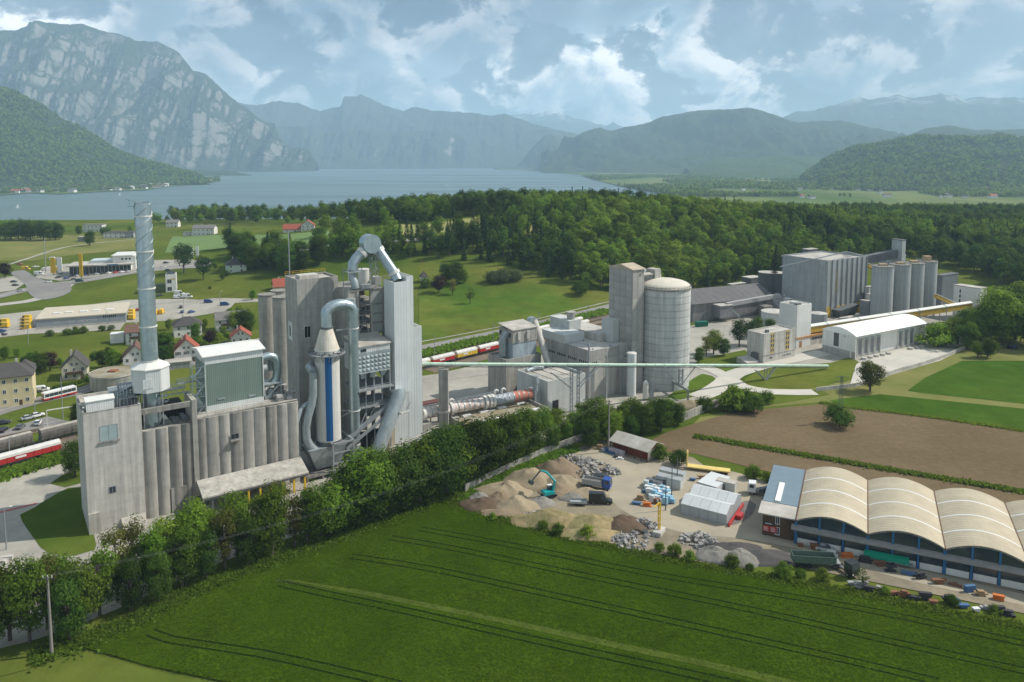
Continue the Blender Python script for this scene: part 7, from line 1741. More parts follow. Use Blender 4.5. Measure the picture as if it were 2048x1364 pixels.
for i in range(34):
    r_, c_ = divmod(i, 6); g = G(1292+c_*8.5+r_*2.5+rr_.uniform(-1, 1), 975+r_*6.0+c_*1.6+rr_.uniform(-1, 1))
    wr_ = rr_.choice((0, 1, 2)); t = thing('goods_pallet', ('white', 'blue', 'pale grey')[wr_] + ' wrapped pallet in the ' + ('back', 'second', 'third', 'fourth', 'fifth', 'front')[r_] + ' row of stacks left of the tents', 'pallet', g+Vector((0, 0, .15)), R(ad+rr_.uniform(-4, 4)), 'wrapped pallets')
    o = bpy.data.objects.new('goods', me.copy()); o.data.materials.append(WRAPS[wr_]); COL.objects.link(o); o.parent = t; o.scale.z = rr_.choice([1, 1, 1.6]); o2 = bpy.data.objects.new('pallet', pal); COL.objects.link(o2); o2.parent = t
# yellow crane jib, trailer, posts
g = G(1318, 1068); t = thing('jib_crane', 'yellow lattice jib standing on a pale concrete block', 'crane', g+Vector((0, 0, .15)), R(60)); MB().box(-1.8, 1.8, -1, 1, 0, 1.0).obj('block', CONC_L, t)
b = MB(); q = G(1325, 1012)-g; lattice(b, (0, 0, 1), (1.2, .4, 7.2), .5, .5, 8, .12); b.obj('jib', YELLOW, t); MB().bar((1.2, .4, 7.2), (-1.5, .8, 7.0), .2).obj('arm', YELLOW, t)
for i, (px, py, h) in enumerate(((1343, 1000, 9), (1331, 1022, 9), (1354, 972, 8))): mast(px, py, h, ('dark post beside the pallets', 'dark post nearest the yellow jib', 'dark post beside the white containers')[i], None, arm=0, name='yard_post', cat='post', m=STEELD)
g = G(1417, 943); t = thing('low_loader', 'yellow flatbed trailer with raised ramps beside the field', 'trailer', g+Vector((0, 0, .15)), R(-18)); MB().box(-6, 6, -1.2, 1.2, .7, 1.05).obj('bed', mat('trailer_yellow', (0.60, 0.46, 0.16), 0.8, 0.12, 0.6), t)
for y in (-.7, .7): MB().box(-6.2, -5.9, y-.4, y+.4, 1, 5.2).obj('ramp', mat('trailer_yellow', (0,0,0)), t)
for x in (2.5, 3.7, 4.9):
    for y in (-1, 1): MB().tube([(x, y-.15, .4), (x, y+.15, .4)], .42, 10).obj('wheel', RUBBER, t)
# trucks
def truck(label, px, py, ang, cabc, bodyc, L=8.0, semi=False, cat='truck', name='dump_truck', load=None):
    t = thing(name, label, cat, G(px, py)+Vector((0, 0, .15)), R(ang)); c = cabc
    MB().exy([(L/2-2.1, .8), (L/2, .8), (L/2, 2.0), (L/2-.25, 3.2), (L/2-2.1, 3.3)], -1.2, 1.2).obj('cab', c, t); MB().exy([(L/2-.02, 1.9), (L/2+.03, 1.9), (L/2-.2, 3.0), (L/2-.28, 3.0)], -1.1, 1.1).obj('windscreen', GLASS, t)
    for y in (-1.22, 1.18): MB().box(L/2-1.6, L/2-.5, y, y+.04, 2.0, 2.9).obj('side_window', GLASS, t)
    MB().box(-L/2, L/2-.3, -.5, .5, .65, .95).obj('chassis', STEELD, t)
    if bodyc: 
        x1 = L/2-2.4
        MB().box(-L/2, x1, -1.25, -1.13, 1.1, 2.5).box(-L/2, x1, 1.13, 1.25, 1.1, 2.5).box(-L/2, -L/2+.1, -1.13, 1.13, 1.1, 2.5).box(x1-.1, x1, -1.13, 1.13, 1.1, 2.8).box(-L/2, x1, -1.2, 1.2, 1.0, 1.12).obj('tipper_body', bodyc, t)
        MB().box(-L/2+.1, x1-.1, -1.12, 1.12, 1.1, 2.0).obj('load', load or DARKGRAVEL, t)
    for x in ((L/2-1.2, -L/2+1.0, -L/2+2.2) if not semi else (L/2-1.2, -L/2+1.0)):
        for y in (-1, 1): w_ = MB().tube([(x, y-.18, .5), (x, y+.18, .5)], .52, 14).obj('wheel', RUBBER, t); MB().tube([(x, y-.2, .5), (x, y+.2, .5)], .26, 10).obj('rim', RIM, w_)
    for y in (-.85, .85): MB().box(L/2, L/2+.05, y-.2, y+.2, .95, 1.15).obj('headlight', WHITEW, t)
    return t
truck('blue dump truck with open grey tipper on the gravel yard', 1194, 977, -22, paint('truck_blue', (0.02, 0.07, 0.30)), mat('tipper_grey', (0.30, 0.31, 0.30), 0.7, 0.12, 0.6))
vehicle('box', 1201, 1007, -6, 'black', 'black delivery van on the gravel yard below the blue truck')
g = G(1157, 1010); t = thing('flat_trailer', 'small drop side trailer hitched behind the black van', 'trailer', g+Vector((0, 0, .15)), R(-4)); MB().box(-2.2, 2.2, -1, 1, .6, .75).box(-2.2, 2.2, -1.05, -1, .75, 1.2).box(-2.2, 2.2, 1, 1.05, .75, 1.2).obj('bed', CG, t)
for x in (-.5, .5):
    for y in (-.95, .95): MB().tube([(x, y-.1, .3), (x, y+.1, .3)], .32, 10).obj('wheel', RUBBER, t)
vehicle('car', 1203, 958, 20, 'dark', 'dark car half hidden behind the blue truck')
# excavator
g = G(1098, 995); t = thing('excavator', 'turquoise tracked excavator with raised boom digging at the sand heaps', 'excavator', g+Vector((0, 0, .2)), R(25)); TEAL = paint('teal', (0.0, 0.30, 0.30))
for y in (-1.0, 1.0): MB().exy([(-1.6, .1), (1.6, .1), (2.0, .45), (1.6, .85), (-1.6, .85), (-2.0, .45)], y-.28, y+.28).obj('track', RUBBER, t)
hs = MB().exy([(-1.9, 1.0), (1.2, 1.0), (1.2, 1.6), (-.2, 1.9), (-1.7, 1.9), (-1.9, 1.5)], -1.15, 1.15).obj('house', TEAL, t); cb_ = MB().box(-.1, 1.2, .1, 1.1, 1.6, 2.9).obj('cab', GLASS, t); MB().box(-.15, 1.25, .05, 1.15, 2.9, 3.0).obj('cab_roof', PAINTS['white'], t)
bo = MB().tube([(1.0, -.3, 1.7), (1.6, -.3, 4.2), (-.2, 1.0, 6.4), (-1.6, 1.8, 6.9)], [.34, .36, .3, .24], 8).obj('boom', TEAL, t); MB().tube([(-1.6, 1.8, 6.9), (-3.6, 2.9, 4.0)], [.26, .18], 8).obj('stick', STEELD, t)
MB().exy([(-4.3, 4.2), (-3.4, 4.1), (-3.2, 3.4), (-3.9, 2.9), (-4.6, 3.4)], 2.3, 3.5).obj('bucket', STEELD, t); MB().tube([(1.2, -.3, 2.2), (.4, .5, 5.4)], .1, 6).obj('hydraulic_ram', RIM, t)
# tow truck, tipper trailer, cars and heaps by the hall
tt_ = truck('small white recovery truck beside the blue roofed annex', 1520, 990, 160, PAINTS['white'], None, 6.4, True, name='recovery_truck'); MB().box(-3.4, 1.0, -1.1, 1.1, .95, 1.1).obj('flatbed', STEELD, tt_)
c = vehicle('car', 1534, 992, 165, 'dark', 'dark car loaded on the white recovery truck'); c.location.z = 1.25
vehicle('car', 1651, 1103, -22, 'silver', 'silver car parked along the white base of the vaulted hall')
tr = truck('black tractor unit parked before the hall', 1690, 1146, -65, PAINTS['black'], None, 5.6, True, name='tractor_unit')
g = G(1626, 1133); t = thing('tipper_trailer', 'long dark green tipper trailer standing on the road edge', 'trailer', g+Vector((0, 0, .15)), R(-6)); TG = mat('trailer_green', (0.10, 0.15, 0.12), 0.6, 0.15, 0.5)
MB().box(-4.6, 4.6, -1.25, -1.15, 1.2, 2.8).box(-4.6, 4.6, 1.15, 1.25, 1.2, 2.8).box(-4.6, -4.5, -1.15, 1.15, 1.2, 2.8).box(4.5, 4.6, -1.15, 1.15, 1.2, 2.8).box(-4.6, 4.6, -1.2, 1.2, 1.1, 1.22).obj('tub', TG, t)
for k in range(8): MB().box(-4.4+k*1.2, -4.25+k*1.2, -1.33, -1.25, 1.2, 2.8).obj('rib', TG, t)
for x in (-3.6, -2.3, -1.0):
    for y in (-1, 1): MB().tube([(x, y-.18, .5), (x, y+.18, .5)], .5, 12).obj('wheel', RUBBER, t)
MB().bar((3.6, 0, 0), (3.6, 0, 1.1), .2).obj('stand', STEELD, t); MB().box(4.7, 5.6, -1.1, 1.1, 1.2, 1.4).obj('catwalk', STEEL, t)
g = G(1775, 1127); t = thing('covered_boat_trailer', 'long trailer with bright green tarpaulin beside the hall wall', 'trailer', g+Vector((0, 0, .15)), R(-24)); MB().exx([(-1, .9), (1, .9), (.9, 1.7), (0, 2.2), (-.9, 1.7)], -4.8, 4.2).obj('tarpaulin', mat('green_tarpaulin', (0.0, 0.26, 0.15), 0.6, 0.15, 0.8), t); MB().box(-5, 5, -.8, .8, .5, .85).obj('frame', STEEL, t)
for y in (-.9, .9): MB().tube([(1, y-.1, .35), (1, y+.1, .35)], .36, 10).obj('wheel', RUBBER, t)
t = fthing('tractor', 'blue tractor parked on the mown grass at the right', 'tractor', Fr(G(2024, 698), 10)); MB().box(-1.5, 1.7, -.6, .6, .9, 1.8).obj('bonnet', PAINTS['blue'], t); MB().box(-1.6, .1, -.8, .8, 1.5, 2.9).obj('cab', GLASS, t)
for x, r_ in ((-1, .85), (1.3, .55)):
    for y in (-.9, .9): MB().tube([(x, y-.2, r_), (x, y+.2, r_)], r_, 14).obj('wheel', RUBBER, t)
# red shed
fs_ = Fr(G(1296, 926), 0); q = G(1221, 902); fs_ = Fr(q, math.degrees(math.atan2(fs_.P.y-q.y, fs_.P.x-q.x))); W = (G(1296, 926)-q).length
t = fthing('red_shed', 'open red boarded shed with a patched grey pitched roof at the yard corner', 'shed', fs_)
RB = mat('red_boards', (0.24, 0.055, 0.03), 0.85, 0.12, 0.5, corr=0.5)
n = 12
for i in range(n): MB().box(W*i/n+.02, W*(i+1)/n-.02, 1.4, 1.5, 0, 3.6).obj('board', RB, t)
MB().box(0, .1, 1.5, 8, 0, 3.4).box(W-.1, W, 0, 8, 0, 3.4).obj('end_wall', CONC_D, t)
MB().add([(-.4, -.6, 3.3), (W+.4, -.6, 3.3), (W+.4, 4, 5.2), (-.4, 4, 5.2), (-.4, -.6, 3.5), (W+.4, -.6, 3.5), (W+.4, 4, 5.4), (-.4, 4, 5.4)], [(0,3,2,1),(4,5,6,7),(0,1,5,4),(1,2,6,5),(2,3,7,6),(3,0,4,7)]).obj('roof', ROOFGREY, t)
MB().add([(-.4, 4, 5.2), (W+.4, 4, 5.2), (W+.4, 8.5, 3.3), (-.4, 8.5, 3.3), (-.4, 4, 5.4), (W+.4, 4, 5.4), (W+.4, 8.5, 3.5), (-.4, 8.5, 3.5)], [(0,3,2,1),(4,5,6,7),(0,1,5,4),(1,2,6,5),(2,3,7,6),(3,0,4,7)]).obj('roof', ROOFGREY, t)
b = MB(); [b.bar((i*W/6, -.3, 0), (i*W/6, -.3, 3.4), .18) for i in range(7)]; b.obj('post', WOOD, t)
for i in range(3): tag(MB().box(-.8, .8, -.6, .6, 0, 1.5).obj('pale_crate', mat('pale_purple_wrap', (0.5, 0.44, 0.46), 0.6, 0.05, 1), None, False, fs_.w(1.2+i*1.8, -.9, .15), fs_.r), ('pale wrapped crate nearest the shed end', 'pale wrapped crate in the middle before the shed', 'pale wrapped crate on the right before the red boards')[i], 'crate', 'wrapped crates at the red shed')
# heaps
def heap(label, px, py, rx, ry, h, m, seed=0, cat='heap', name='sand_heap', n=26, rough=.34, rot=0.0):
    P = G(px, py); vs_ = []; K = 11; h *= .82
    for j in range(K+1):
        r_ = j/K
        for i in range(n):
            a = 2*math.pi*i/n; q = 1+.22*noise.noise(Vector((math.cos(a)*1.4+seed, math.sin(a)*1.4, seed)))
            z = h*max(0, 1-r_**1.15) + h*rough*noise.fractal(Vector((math.cos(a)*r_*2.2+seed, math.sin(a)*r_*2.2, seed*2)), 1, 2, 4)*(1-r_*.7)
            vs_.append((rx*r_*q*math.cos(a), ry*r_*q*math.sin(a), max(-.2, z) if j < K else -.3))
    fs = [(j*n+i, j*n+(i+1) % n, (j+1)*n+(i+1) % n, (j+1)*n+i) for j in range(K) for i in range(n)]
    o = MB().add(vs_, [tuple(reversed(f_)) for f_ in fs]).obj(name, m, None, True, P+Vector((0, 0, .15)), rot); return tag(o, label, cat)
SAND = mat('pale_sand', (0.27, 0.22, 0.145), 1, 0.12, 0.8, bump_=.1, bscale=2.5, rand=.1); SAND2 = mat('brown_sand', (0.21, 0.16, 0.105), 1, 0.16, 0.8, bump_=.12, bscale=2.5, rand=.1); GREYH = mat('grey_gravel_heap', (0.21, 0.20, 0.175), 1, 0.2, 1.2, bump_=.1, bscale=3, rand=.06); BLACKH = mat('black_gravel_heap', (0.075, 0.07, 0.068), 1, 0.2, 1, bump_=.1, bscale=3); EARTH = mat('dark_earth', (0.10, 0.07, 0.045), 1, 0.25, 0.8, bump_=.15, bscale=2); GRASSY = mat('grassy_earth', (0.21, 0.19, 0.085), 1, 0.25, 0.6, col2=(0.27, 0.21, 0.11), mixscale=.3, bump_=.15, bscale=2)
for i, a in enumerate((('long pale sand heap along the back of the yard, left end', 1010, 985, 9, 5, 3.6, SAND), ('high sand heap behind the excavator', 1060, 965, 9, 6, 5.2, SAND), ('tall brown sand heap at the top of the yard', 1118, 945, 7.5, 6, 5.4, SAND2), ('sand heap between excavator and truck', 1120, 970, 6.5, 5, 3.6, SAND), ('sand heap right of the excavator', 1112, 985, 5.5, 4, 3.0, SAND2), ('low sand heap below the blue truck', 1172, 990, 7, 3.6, 2.4, SAND),
     ('round sand heap at the lower left of the yard', 1030, 1015, 6.5, 4.6, 3.8, SAND), ('small grey gravel heap before the excavator', 1082, 1008, 4.2, 3, 2.2, GREYH), ('pale sand spread below the left heaps', 1000, 1028, 7, 2.6, 1.4, SAND2), ('dark scrap heap at the far left of the yard', 962, 1012, 6.5, 4.2, 2.6, EARTH), ('grey rubble heap on the left tip of the yard', 958, 1003, 4, 3, 3.0, GREYH),
     ('long overgrown earth bank in the lower yard', 1100, 1045, 11, 4.6, 3.4, GRASSY), ('overgrown earth bank right of the first bank', 1185, 1052, 8, 4.5, 3.4, GRASSY), ('grassy bank above the crop field edge', 1180, 1072, 9, 3.2, 2.2, GRASSY), ('dark earth heap beside the rubble', 1248, 1052, 6, 5, 3.0, EARTH), ('small gravel heap behind the black van', 1145, 998, 3.6, 2.6, 1.8, GREYH),
     ('pale round gravel heap left of the pair at the road', 1432, 1114, 5.2, 3.6, 2.8, GREYH), ('pale round gravel heap right of the pair at the road', 1480, 1120, 5.2, 3.6, 2.8, GREYH), ('black gravel heap beside the road', 1520, 1116, 8, 4, 2.2, BLACKH), ('long low black gravel heap along the yard lane', 1460, 1098, 8, 3, 1.8, BLACKH), ('sandy gravel heap on the plant road behind the trees', 1380, 812, 6, 4, 2.8, SAND), ('small soil spot beside the grey heap', 1000, 1003, 5, 3.5, 3.0, SAND2))):
    heap(*a, seed=i*1.7)
STONE = mat('rubble_stone', (0.27, 0.26, 0.245), 0.95, 0.2, 0.6, rand=.35); 
def stone_mesh(seed):
    rr = random.Random(seed); b = MB(); v = []
    for (x, y, z) in ((-1,-1,-1),(1,-1,-1),(1,1,-1),(-1,1,-1),(-1,-1,1),(1,-1,1),(1,1,1),(-1,1,1)): v.append((x*rr.uniform(.5, 1)*.5, y*rr.uniform(.5, 1)*.5, z*rr.uniform(.4, .9)*.5))
    b.add(v, [(0,3,2,1),(4,5,6,7),(0,1,5,4),(1,2,6,5),(2,3,7,6),(3,0,4,7)]); m = b.mesh('stone'); m.materials.append(STONE); return m
SM = [stone_mesh(i) for i in range(6)]
def stones(label, spots, n, s0, s1, hmax, mats=None):
    t = thing('rubble_pile', label, 'rubble', G(*spots[0][:2])); o0 = G(*spots[0][:2]); rr = random.Random(len(label))
    for i in range(n):
        px, py, rad = rr.choice(spots); g = G(px, py); a = rr.uniform(0, 6.28); d = rad*math.sqrt(rr.random()); s = rr.uniform(s0, s1)
        o = bpy.data.objects.new('stone', rr.choice(SM)); COL.objects.link(o); o.parent = t
        o.location = (g.x+d*math.cos(a)-o0.x, g.y+d*math.sin(a)*.7-o0.y, .1+hmax*(1-d/rad)*rr.uniform(.3, 1)); o.rotation_euler = (rr.uniform(-.6, .6), rr.uniform(-.6, .6), a); o.scale = (s, s*rr.uniform(.6, 1), s*rr.uniform(.6, 1))
stones('pile of pale broken concrete blocks near the tent halls', [(1395, 1082, 4.5), (1420, 1096, 3.5)], 130, .5, 1.5, 2.2)
stones('grey boulder slope between the earth bank and the jib', [(1290, 1050, 4.0), (1275, 1072, 4.5), (1262, 1090, 4), (1240, 1078, 2.5)], 200, .4, 1.3, 1.2)
stones('mixed rubble and scrap field behind the blue truck', [(1150, 925, 7), (1180, 935, 7), (1165, 950, 5), (1215, 945, 4)], 220, .4, 1.6, 1.4)
stones('white rubble patch left of the lower bank', [(1055, 1022, 3)], 40, .4, 1.0, .6)
JUNK = [mat('junk_'+n_, c, .7, .15, 1) for n_, c in (('rust', (.2, .09, .05)), ('grey', (.3, .3, .3)), ('orange', (.55, .15, .03)), ('white', (.6, .6, .58)), ('dark', (.04, .04, .045)), ('wood', (.32, .22, .12)), ('blue', (.06, .13, .25)))]
JN = ['rusty', 'grey', 'orange', 'white', 'dark', 'wooden', 'blue']
rr_ = random.Random(77); jc = {}
def junk(px, py, where):
    i = rr_.randrange(7); n_ = rr_.randint(2, 4); t = thing('stacked_material', f'{JN[i]} building material stacked {where}', 'material', G(px, py)+Vector((0, 0, .15)), rr_.uniform(-.6, .2), 'stacked building material')
    for k in range(n_):
        w = rr_.uniform(.8, 3); MB().box(-w/2, w/2, -.5+k*.05, .4, k*.35, k*.35+.3).obj('piece', JUNK[i], t)
for k in range(16): junk(1700+k*21+rr_.uniform(-6, 6), 1170+k*4.0+rr_.uniform(-3, 6), 'along the lower edge of the hall road')
for k in range(14): junk(1606+k*30+rr_.uniform(-6, 6), 1092+k*8.2+rr_.uniform(-2, 3), 'along the white base of the vaulted hall')
for k in range(8): junk(1270+k*9+rr_.uniform(-6, 6), 985+rr_.uniform(-10, 30), 'around the wrapped pallets')
for k in range(8): junk(1385+k*9, 970+rr_.uniform(-14, 8), 'behind the tent halls')
for k in range(6): junk(1200+k*8, 898+k*4+rr_.uniform(-3, 3), 'before the red shed')
sheet('asphalt_patch', [(1445,1048),(1475,1010),(1500,1002),(1512,1010),(1500,1035),(1465,1052)], DARKGRAVEL, 0.17, curve=2)
sheet('yard_lane', [(1135,908),(1180,900),(1330,915),(1400,930),(1540,968),(1560,1040),(1640,1080),(1800,1130),(2048,1190),(2330,1252),(2330,1270),(2048,1212),(1800,1158),(1600,1100),(1480,1078),(1360,1065),(1260,1030),(1222,1000),(1215,965),(1240,940),(1180,925)], mat('yard_lane_dust', (0.36, 0.315, 0.235), 1, 0.10, 0.2, col2=(0.31, 0.275, 0.21), mixscale=.08, rand=0, spec=.1), 0.16, curve=4)
# tractor tracks in the crop, each wheel line its own strip
BARE = set()
for path in ([(560,1170),(640,1188),(800,1222),(1100,1290),(1330,1340),(1480,1374)], [(300,1268),(340,1282),(520,1310),(700,1350),(800,1374)], [(780,1078),(900,1098),(1150,1150),(1500,1222),(1800,1290),(2048,1345),(2200,1380)], [(700,1115),(860,1140),(1100,1192),(1400,1258),(1700,1325),(1880,1368)], [(840,1060),(1060,1100),(1300,1150),(1700,1216),(2048,1290),(2200,1325)]):
    pts = resample([tuple(G(a, b).xy) for a, b in path], 6.0)
    for off_ in (-.95, .95):
        q = []
        for i, p in enumerate(pts): d = (pts[min(i+1, len(pts)-1)]-pts[max(i-1, 0)]).normalized(); q.append((p.x-d.y*off_, p.y+d.x*off_))
        for a_, b_ in zip(q, q[1:]):
            for k_ in range(24): BARE.add((round((a_[0]+(b_[0]-a_[0])*k_/24)/.5), round((a_[1]+(b_[1]-a_[1])*k_/24)/.5)))
        strip('wheel_track', q, .42, TRACK, .345, 5.0, parent=crop, world_xy=True)
# ---------------------------------------------------------------- trees
def leafmat(name, c, isl=.34, rd=.42, tr=.5): return mat(name, c, .75, .12, .6, island=isl, rand=rd, spec=.04, translucent=tr, hue=.016)
LM = dict(mid=leafmat('leaves_mid', (.108, .175, .020)), light=leafmat('leaves_light', (.145, .212, .026)), dark=leafmat('leaves_dark', (.064, .112, .018)), olive=leafmat('leaves_olive', (.140, .150, .034)), purple=leafmat('leaves_purple', (.040, .020, .022)), fir=leafmat('needles', (.036, .066, .020), .3, .25, .1), willow=leafmat('leaves_grey', (.11, .14, .06)))
BARK = mat('bark', (.09, .075, .058), .95, .2, 2.0)
def leaves(cent, nrm, size, rng):
    n = len(cent); r = rng.normal(size=(n, 3)); u = np.cross(nrm, r); u /= np.linalg.norm(u, axis=1, keepdims=True)+1e-9; v = np.cross(nrm, u)
    s = (size*rng.uniform(.6, 1.25, (n, 1)))
    q = np.stack([cent-u*s*.5, cent+v*s*.34+nrm*s*.06, cent+u*s*.5, cent-v*s*.34-nrm*s*.05], 1).reshape(-1, 3)
    return q
def mesh_quads(name, q, m):
    me = bpy.data.meshes.new(name); n = len(q)//4
    me.vertices.add(len(q)); me.vertices.foreach_set('co', q.astype(np.float32).ravel()); me.loops.add(len(q)); me.loops.foreach_set('vertex_index', np.arange(len(q), dtype=np.int32))
    me.polygons.add(n); me.polygons.foreach_set('loop_start', np.arange(0, len(q), 4, dtype=np.int32)); me.update(calc_edges=True); me.materials.append(m); return me
def broad(seed, h, w, nc, nl, ls, base=.28, top=1.0, m='mid', flat=1.0, shell=.7):
    rng = np.random.default_rng(seed); rr = random.Random(seed); P = []; Nn = []
    zc, rz, rx = h*(base+top)/2, h*(top-base)/2, w/2
    for i in range(nc):
        d = rng.normal(size=3); d /= np.linalg.norm(d); rad = rng.uniform(.25, 1)**.5*.82
        squeeze = 1 - .35*max(0, d[2]*rad)
        c = np.array([d[0]*rx*rad*squeeze, d[1]*rx*rad*squeeze, zc+d[2]*rz*rad*flat]); rc = w*rng.uniform(.11, .20)
        k = rng.normal(size=(nl, 3)); k /= np.linalg.norm(k, axis=1, keepdims=True); kr = rng.uniform(.3, 1, (nl, 1))**.5
        p = c + k*kr*rc*np.array([1.15, 1.15, .8]); nn = k*.7 + rng.normal(size=(nl, 3))*.38 + np.array([0, 0, .35]) + d*shell; nn /= np.linalg.norm(nn, axis=1, keepdims=True)
        P.append(p); Nn.append(nn)
    crown = mesh_quads('crown', leaves(np.concatenate(P), np.concatenate(Nn), ls, rng), LM[m])
    b = MB(); r0 = h*.018+.05; b.tube([(0, 0, -.3), (.1, .05, h*.3), (0, .1, h*.75)], [r0*1.2, r0, r0*.3], 7)
    for i in range(7): a = rr.uniform(0, 6.28); z = h*rr.uniform(.22, .5); l = w*rr.uniform(.25, .42); b.tube([(0, 0, z), (l*.5*math.cos(a), l*.5*math.sin(a), z+l*.5), (l*math.cos(a), l*math.sin(a), z+l*1.1)], [r0*.55, r0*.35, r0*.12], 5)
    tm = b.mesh('trunk'); tm.materials.append(BARK); return tm, crown
def fir(seed, h, w, layers, per, ls, m='fir'):
    rng = np.random.default_rng(seed); P = []; Nn = []
    for i in range(layers):
        f_ = i/(layers-1); z = h*(.08+.9*f_); R_ = w/2*(1-f_)**.85*rng.uniform(.85, 1.12)+.15; n = max(6, int(per*(1-f_*.8)))
        a = rng.uniform(0, 6.28, n); r = R_*np.sqrt(rng.uniform(.15, 1, n)); lob = .8+.2*np.cos(a*5+rng.uniform(0, 6))
        P.append(np.stack([r*lob*np.cos(a), r*lob*np.sin(a), z-r*.32+rng.normal(size=n)*.15], 1)); nn = np.stack([np.cos(a)*.5, np.sin(a)*.5, np.full(n, .75)], 1)+rng.normal(size=(n, 3))*.35; Nn.append(nn/np.linalg.norm(nn, axis=1, keepdims=True))
    crown = mesh_quads('crown', leaves(np.concatenate(P), np.concatenate(Nn), ls, rng), LM[m])
    tm = MB().tube([(0, 0, -.3), (0, 0, h*.9)], [h*.014+.08, .05], 6).mesh('trunk'); tm.materials.append(BARK); return tm, crown
TP = {'a': broad(1, 14, 10, 62, 95, .5, .10), 'b': broad(2, 15, 8, 44, 60, .45, .12, m='olive'), 'c': broad(3, 15, 10, 70, 95, .5, .0, m='dark'), 'd': broad(4, 14, 9, 60, 90, .5, .02, m='light'), 'e': broad(5, 15, 10, 68, 95, .5, .0, m='mid'),
      'bush': broad(6, 4, 5.4, 30, 90, .34, .02, m='mid'), 'bushl': broad(7, 3.2, 4.6, 26, 80, .34, .02, m='light'), 'bushd': broad(8, 4.6, 6.2, 36, 90, .36, .02, m='dark'), 'purple': broad(9, 10, 10, 40, 70, .55, .14, m='purple'), 'thin': broad(10, 10, 6, 22, 36, .4, .2, m='dark'), 'thicket': broad(11, 5, 9, 44, 70, .5, .02, m='willow'),
      'fir': fir(12, 22, 7.5, 30, 60, 1.1), 'fir2': fir(13, 25, 6.5, 32, 56, 1.1), 'pine': broad(14, 18, 12, 50, 70, .7, .15, m='fir'),
      'fb': broad(15, 18, 11, 34, 30, 1.15, .12, m='mid', shell=1.3), 'fb2': broad(16, 19, 11, 34, 30, 1.15, .12, m='dark', shell=1.3), 'fb3': broad(17, 17, 11, 36, 30, 1.1, .1, m='light', shell=1.3), 'ff': fir(18, 22, 7, 18, 30, 1.7), 'vf': broad(19, 18, 17, 16, 9, 4.0, .05, m='light', shell=1.3), 'vfd': broad(20, 20, 14, 14, 9, 4.0, .05, m='mid', shell=1.3)}
def tree(kind, P, s, label, group=None, sx=1.0, name=None, cat='tree', lm=None):
    t = thing(name or ('fir_tree' if kind in ('fir', 'fir2', 'ff') else 'bush' if kind.startswith('bush') or kind == 'thicket' else 'tree'), label, 'bush' if kind.startswith('bush') or kind == 'thicket' else cat, P, rnd.uniform(0, 6.28), group)
    t.scale = (s*sx, s*sx, s)
    for nm, me in zip(('trunk', 'crown'), TP[kind]):
        o = bpy.data.objects.new(nm, me); COL.objects.link(o); o.parent = t
        if lm and nm == 'crown': o.material_slots[0].link = 'OBJECT'; o.material_slots[0].material = LM[lm]
    return t, o
HK = {'a': 14, 'b': 15, 'c': 15, 'd': 14, 'e': 15, 'bush': 4, 'bushl': 3.2, 'bushd': 4.6, 'purple': 10, 'thin': 10, 'thicket': 5, 'fir': 22, 'fir2': 25, 'pine': 18, 'fb': 18, 'fb2': 19, 'fb3': 17, 'ff': 22}
def tree_px(kind, px, base, top, label, group=None, sx=1.0, lm=None):
    P = G(px, base); h = Fr(P, 0).Z(top); return tree(kind, P, h/HK[kind], label, group, sx, lm=lm)
TENS = ['', 'ten', 'twenty', 'thirty', 'forty', 'fifty']
BASE = ['', 'first', 'second', 'third', 'fourth', 'fifth', 'sixth', 'seventh', 'eighth', 'ninth', 'tenth', 'eleventh', 'twelfth', 'thirteenth', 'fourteenth', 'fifteenth', 'sixteenth', 'seventeenth', 'eighteenth', 'nineteenth']
def nth(n):
    if n < 20: return BASE[n]
    t_, u = divmod(n, 10); return ['', '', 'twentieth', 'thirtieth', 'fortieth', 'fiftieth', 'sixtieth'][t_] if u == 0 else ['', '', 'twenty', 'thirty', 'forty', 'fifty', 'sixty'][t_] + ' ' + BASE[u]
LOOK = {'a': 'round mid green', 'b': 'airy olive', 'c': 'dense dark green', 'd': 'light green', 'e': 'bushy green'}
# the row between the crop field and the plant
row = [(-30, 1310, 1150, 'c'), (20, 1285, 1110, 'd'), (60, 1290, 1120, 'a'), (95, 1262, 1100, 'b'), (120, 1245, 1085, 'd'), (165, 1262, 1105, 'd'), (140, 1285, 1150, 'c'), (200, 1235, 1090, 'e'), (235, 1205, 1042, 'b'), (262, 1228, 1110, 'c'), (268, 1180, 1030, 'b'), (300, 1190, 1050, 'e'), (318, 1210, 1100, 'c'), (338, 1165, 1020, 'd'), (365, 1180, 1045, 'e'), (385, 1150, 1005, 'a'), (412, 1165, 1060, 'c'), (420, 1135, 1000, 'd'), (450, 1145, 1010, 'b'), (475, 1120, 985, 'a'), (497, 1135, 1030, 'c'),
       (520, 1110, 980, 'd'), (545, 1118, 965, 'e'), (560, 1085, 958, 'b'), (590, 1100, 985, 'b'), (615, 1090, 965, 'e'), (640, 1078, 990, 'c'), (662, 1075, 955, 'd'), (690, 1062, 940, 'e'), (715, 1055, 922, 'c'), (735, 1048, 905, 'a'), (760, 1040, 900, 'c'), (788, 1030, 905, 'e'), (812, 1022, 888, 'c'), (840, 1010, 872, 'e'), (865, 1002, 868, 'c'), (895, 992, 850, 'c'), (920, 978, 855, 'e'), (948, 968, 838, 'c'), (972, 956, 832, 'e'), (1000, 946, 830, 'c'), (1028, 930, 822, 'e'), (1052, 922, 815, 'c'), (1078, 910, 818, 'a'), (1105, 905, 850, 'c'), (1128, 890, 838, 'e')]
for i, (px, base, top, k) in enumerate(row):
    tree_px(k, px, base-4, top-(base-top)*(.10 if i < 26 else .13), f'{LOOK[k]} tree, {nth(i+1)} from the left in the row before the silos', 'row of trees before the plant', rnd.uniform(.68, .9) if i < 26 else rnd.uniform(.9, 1.15))
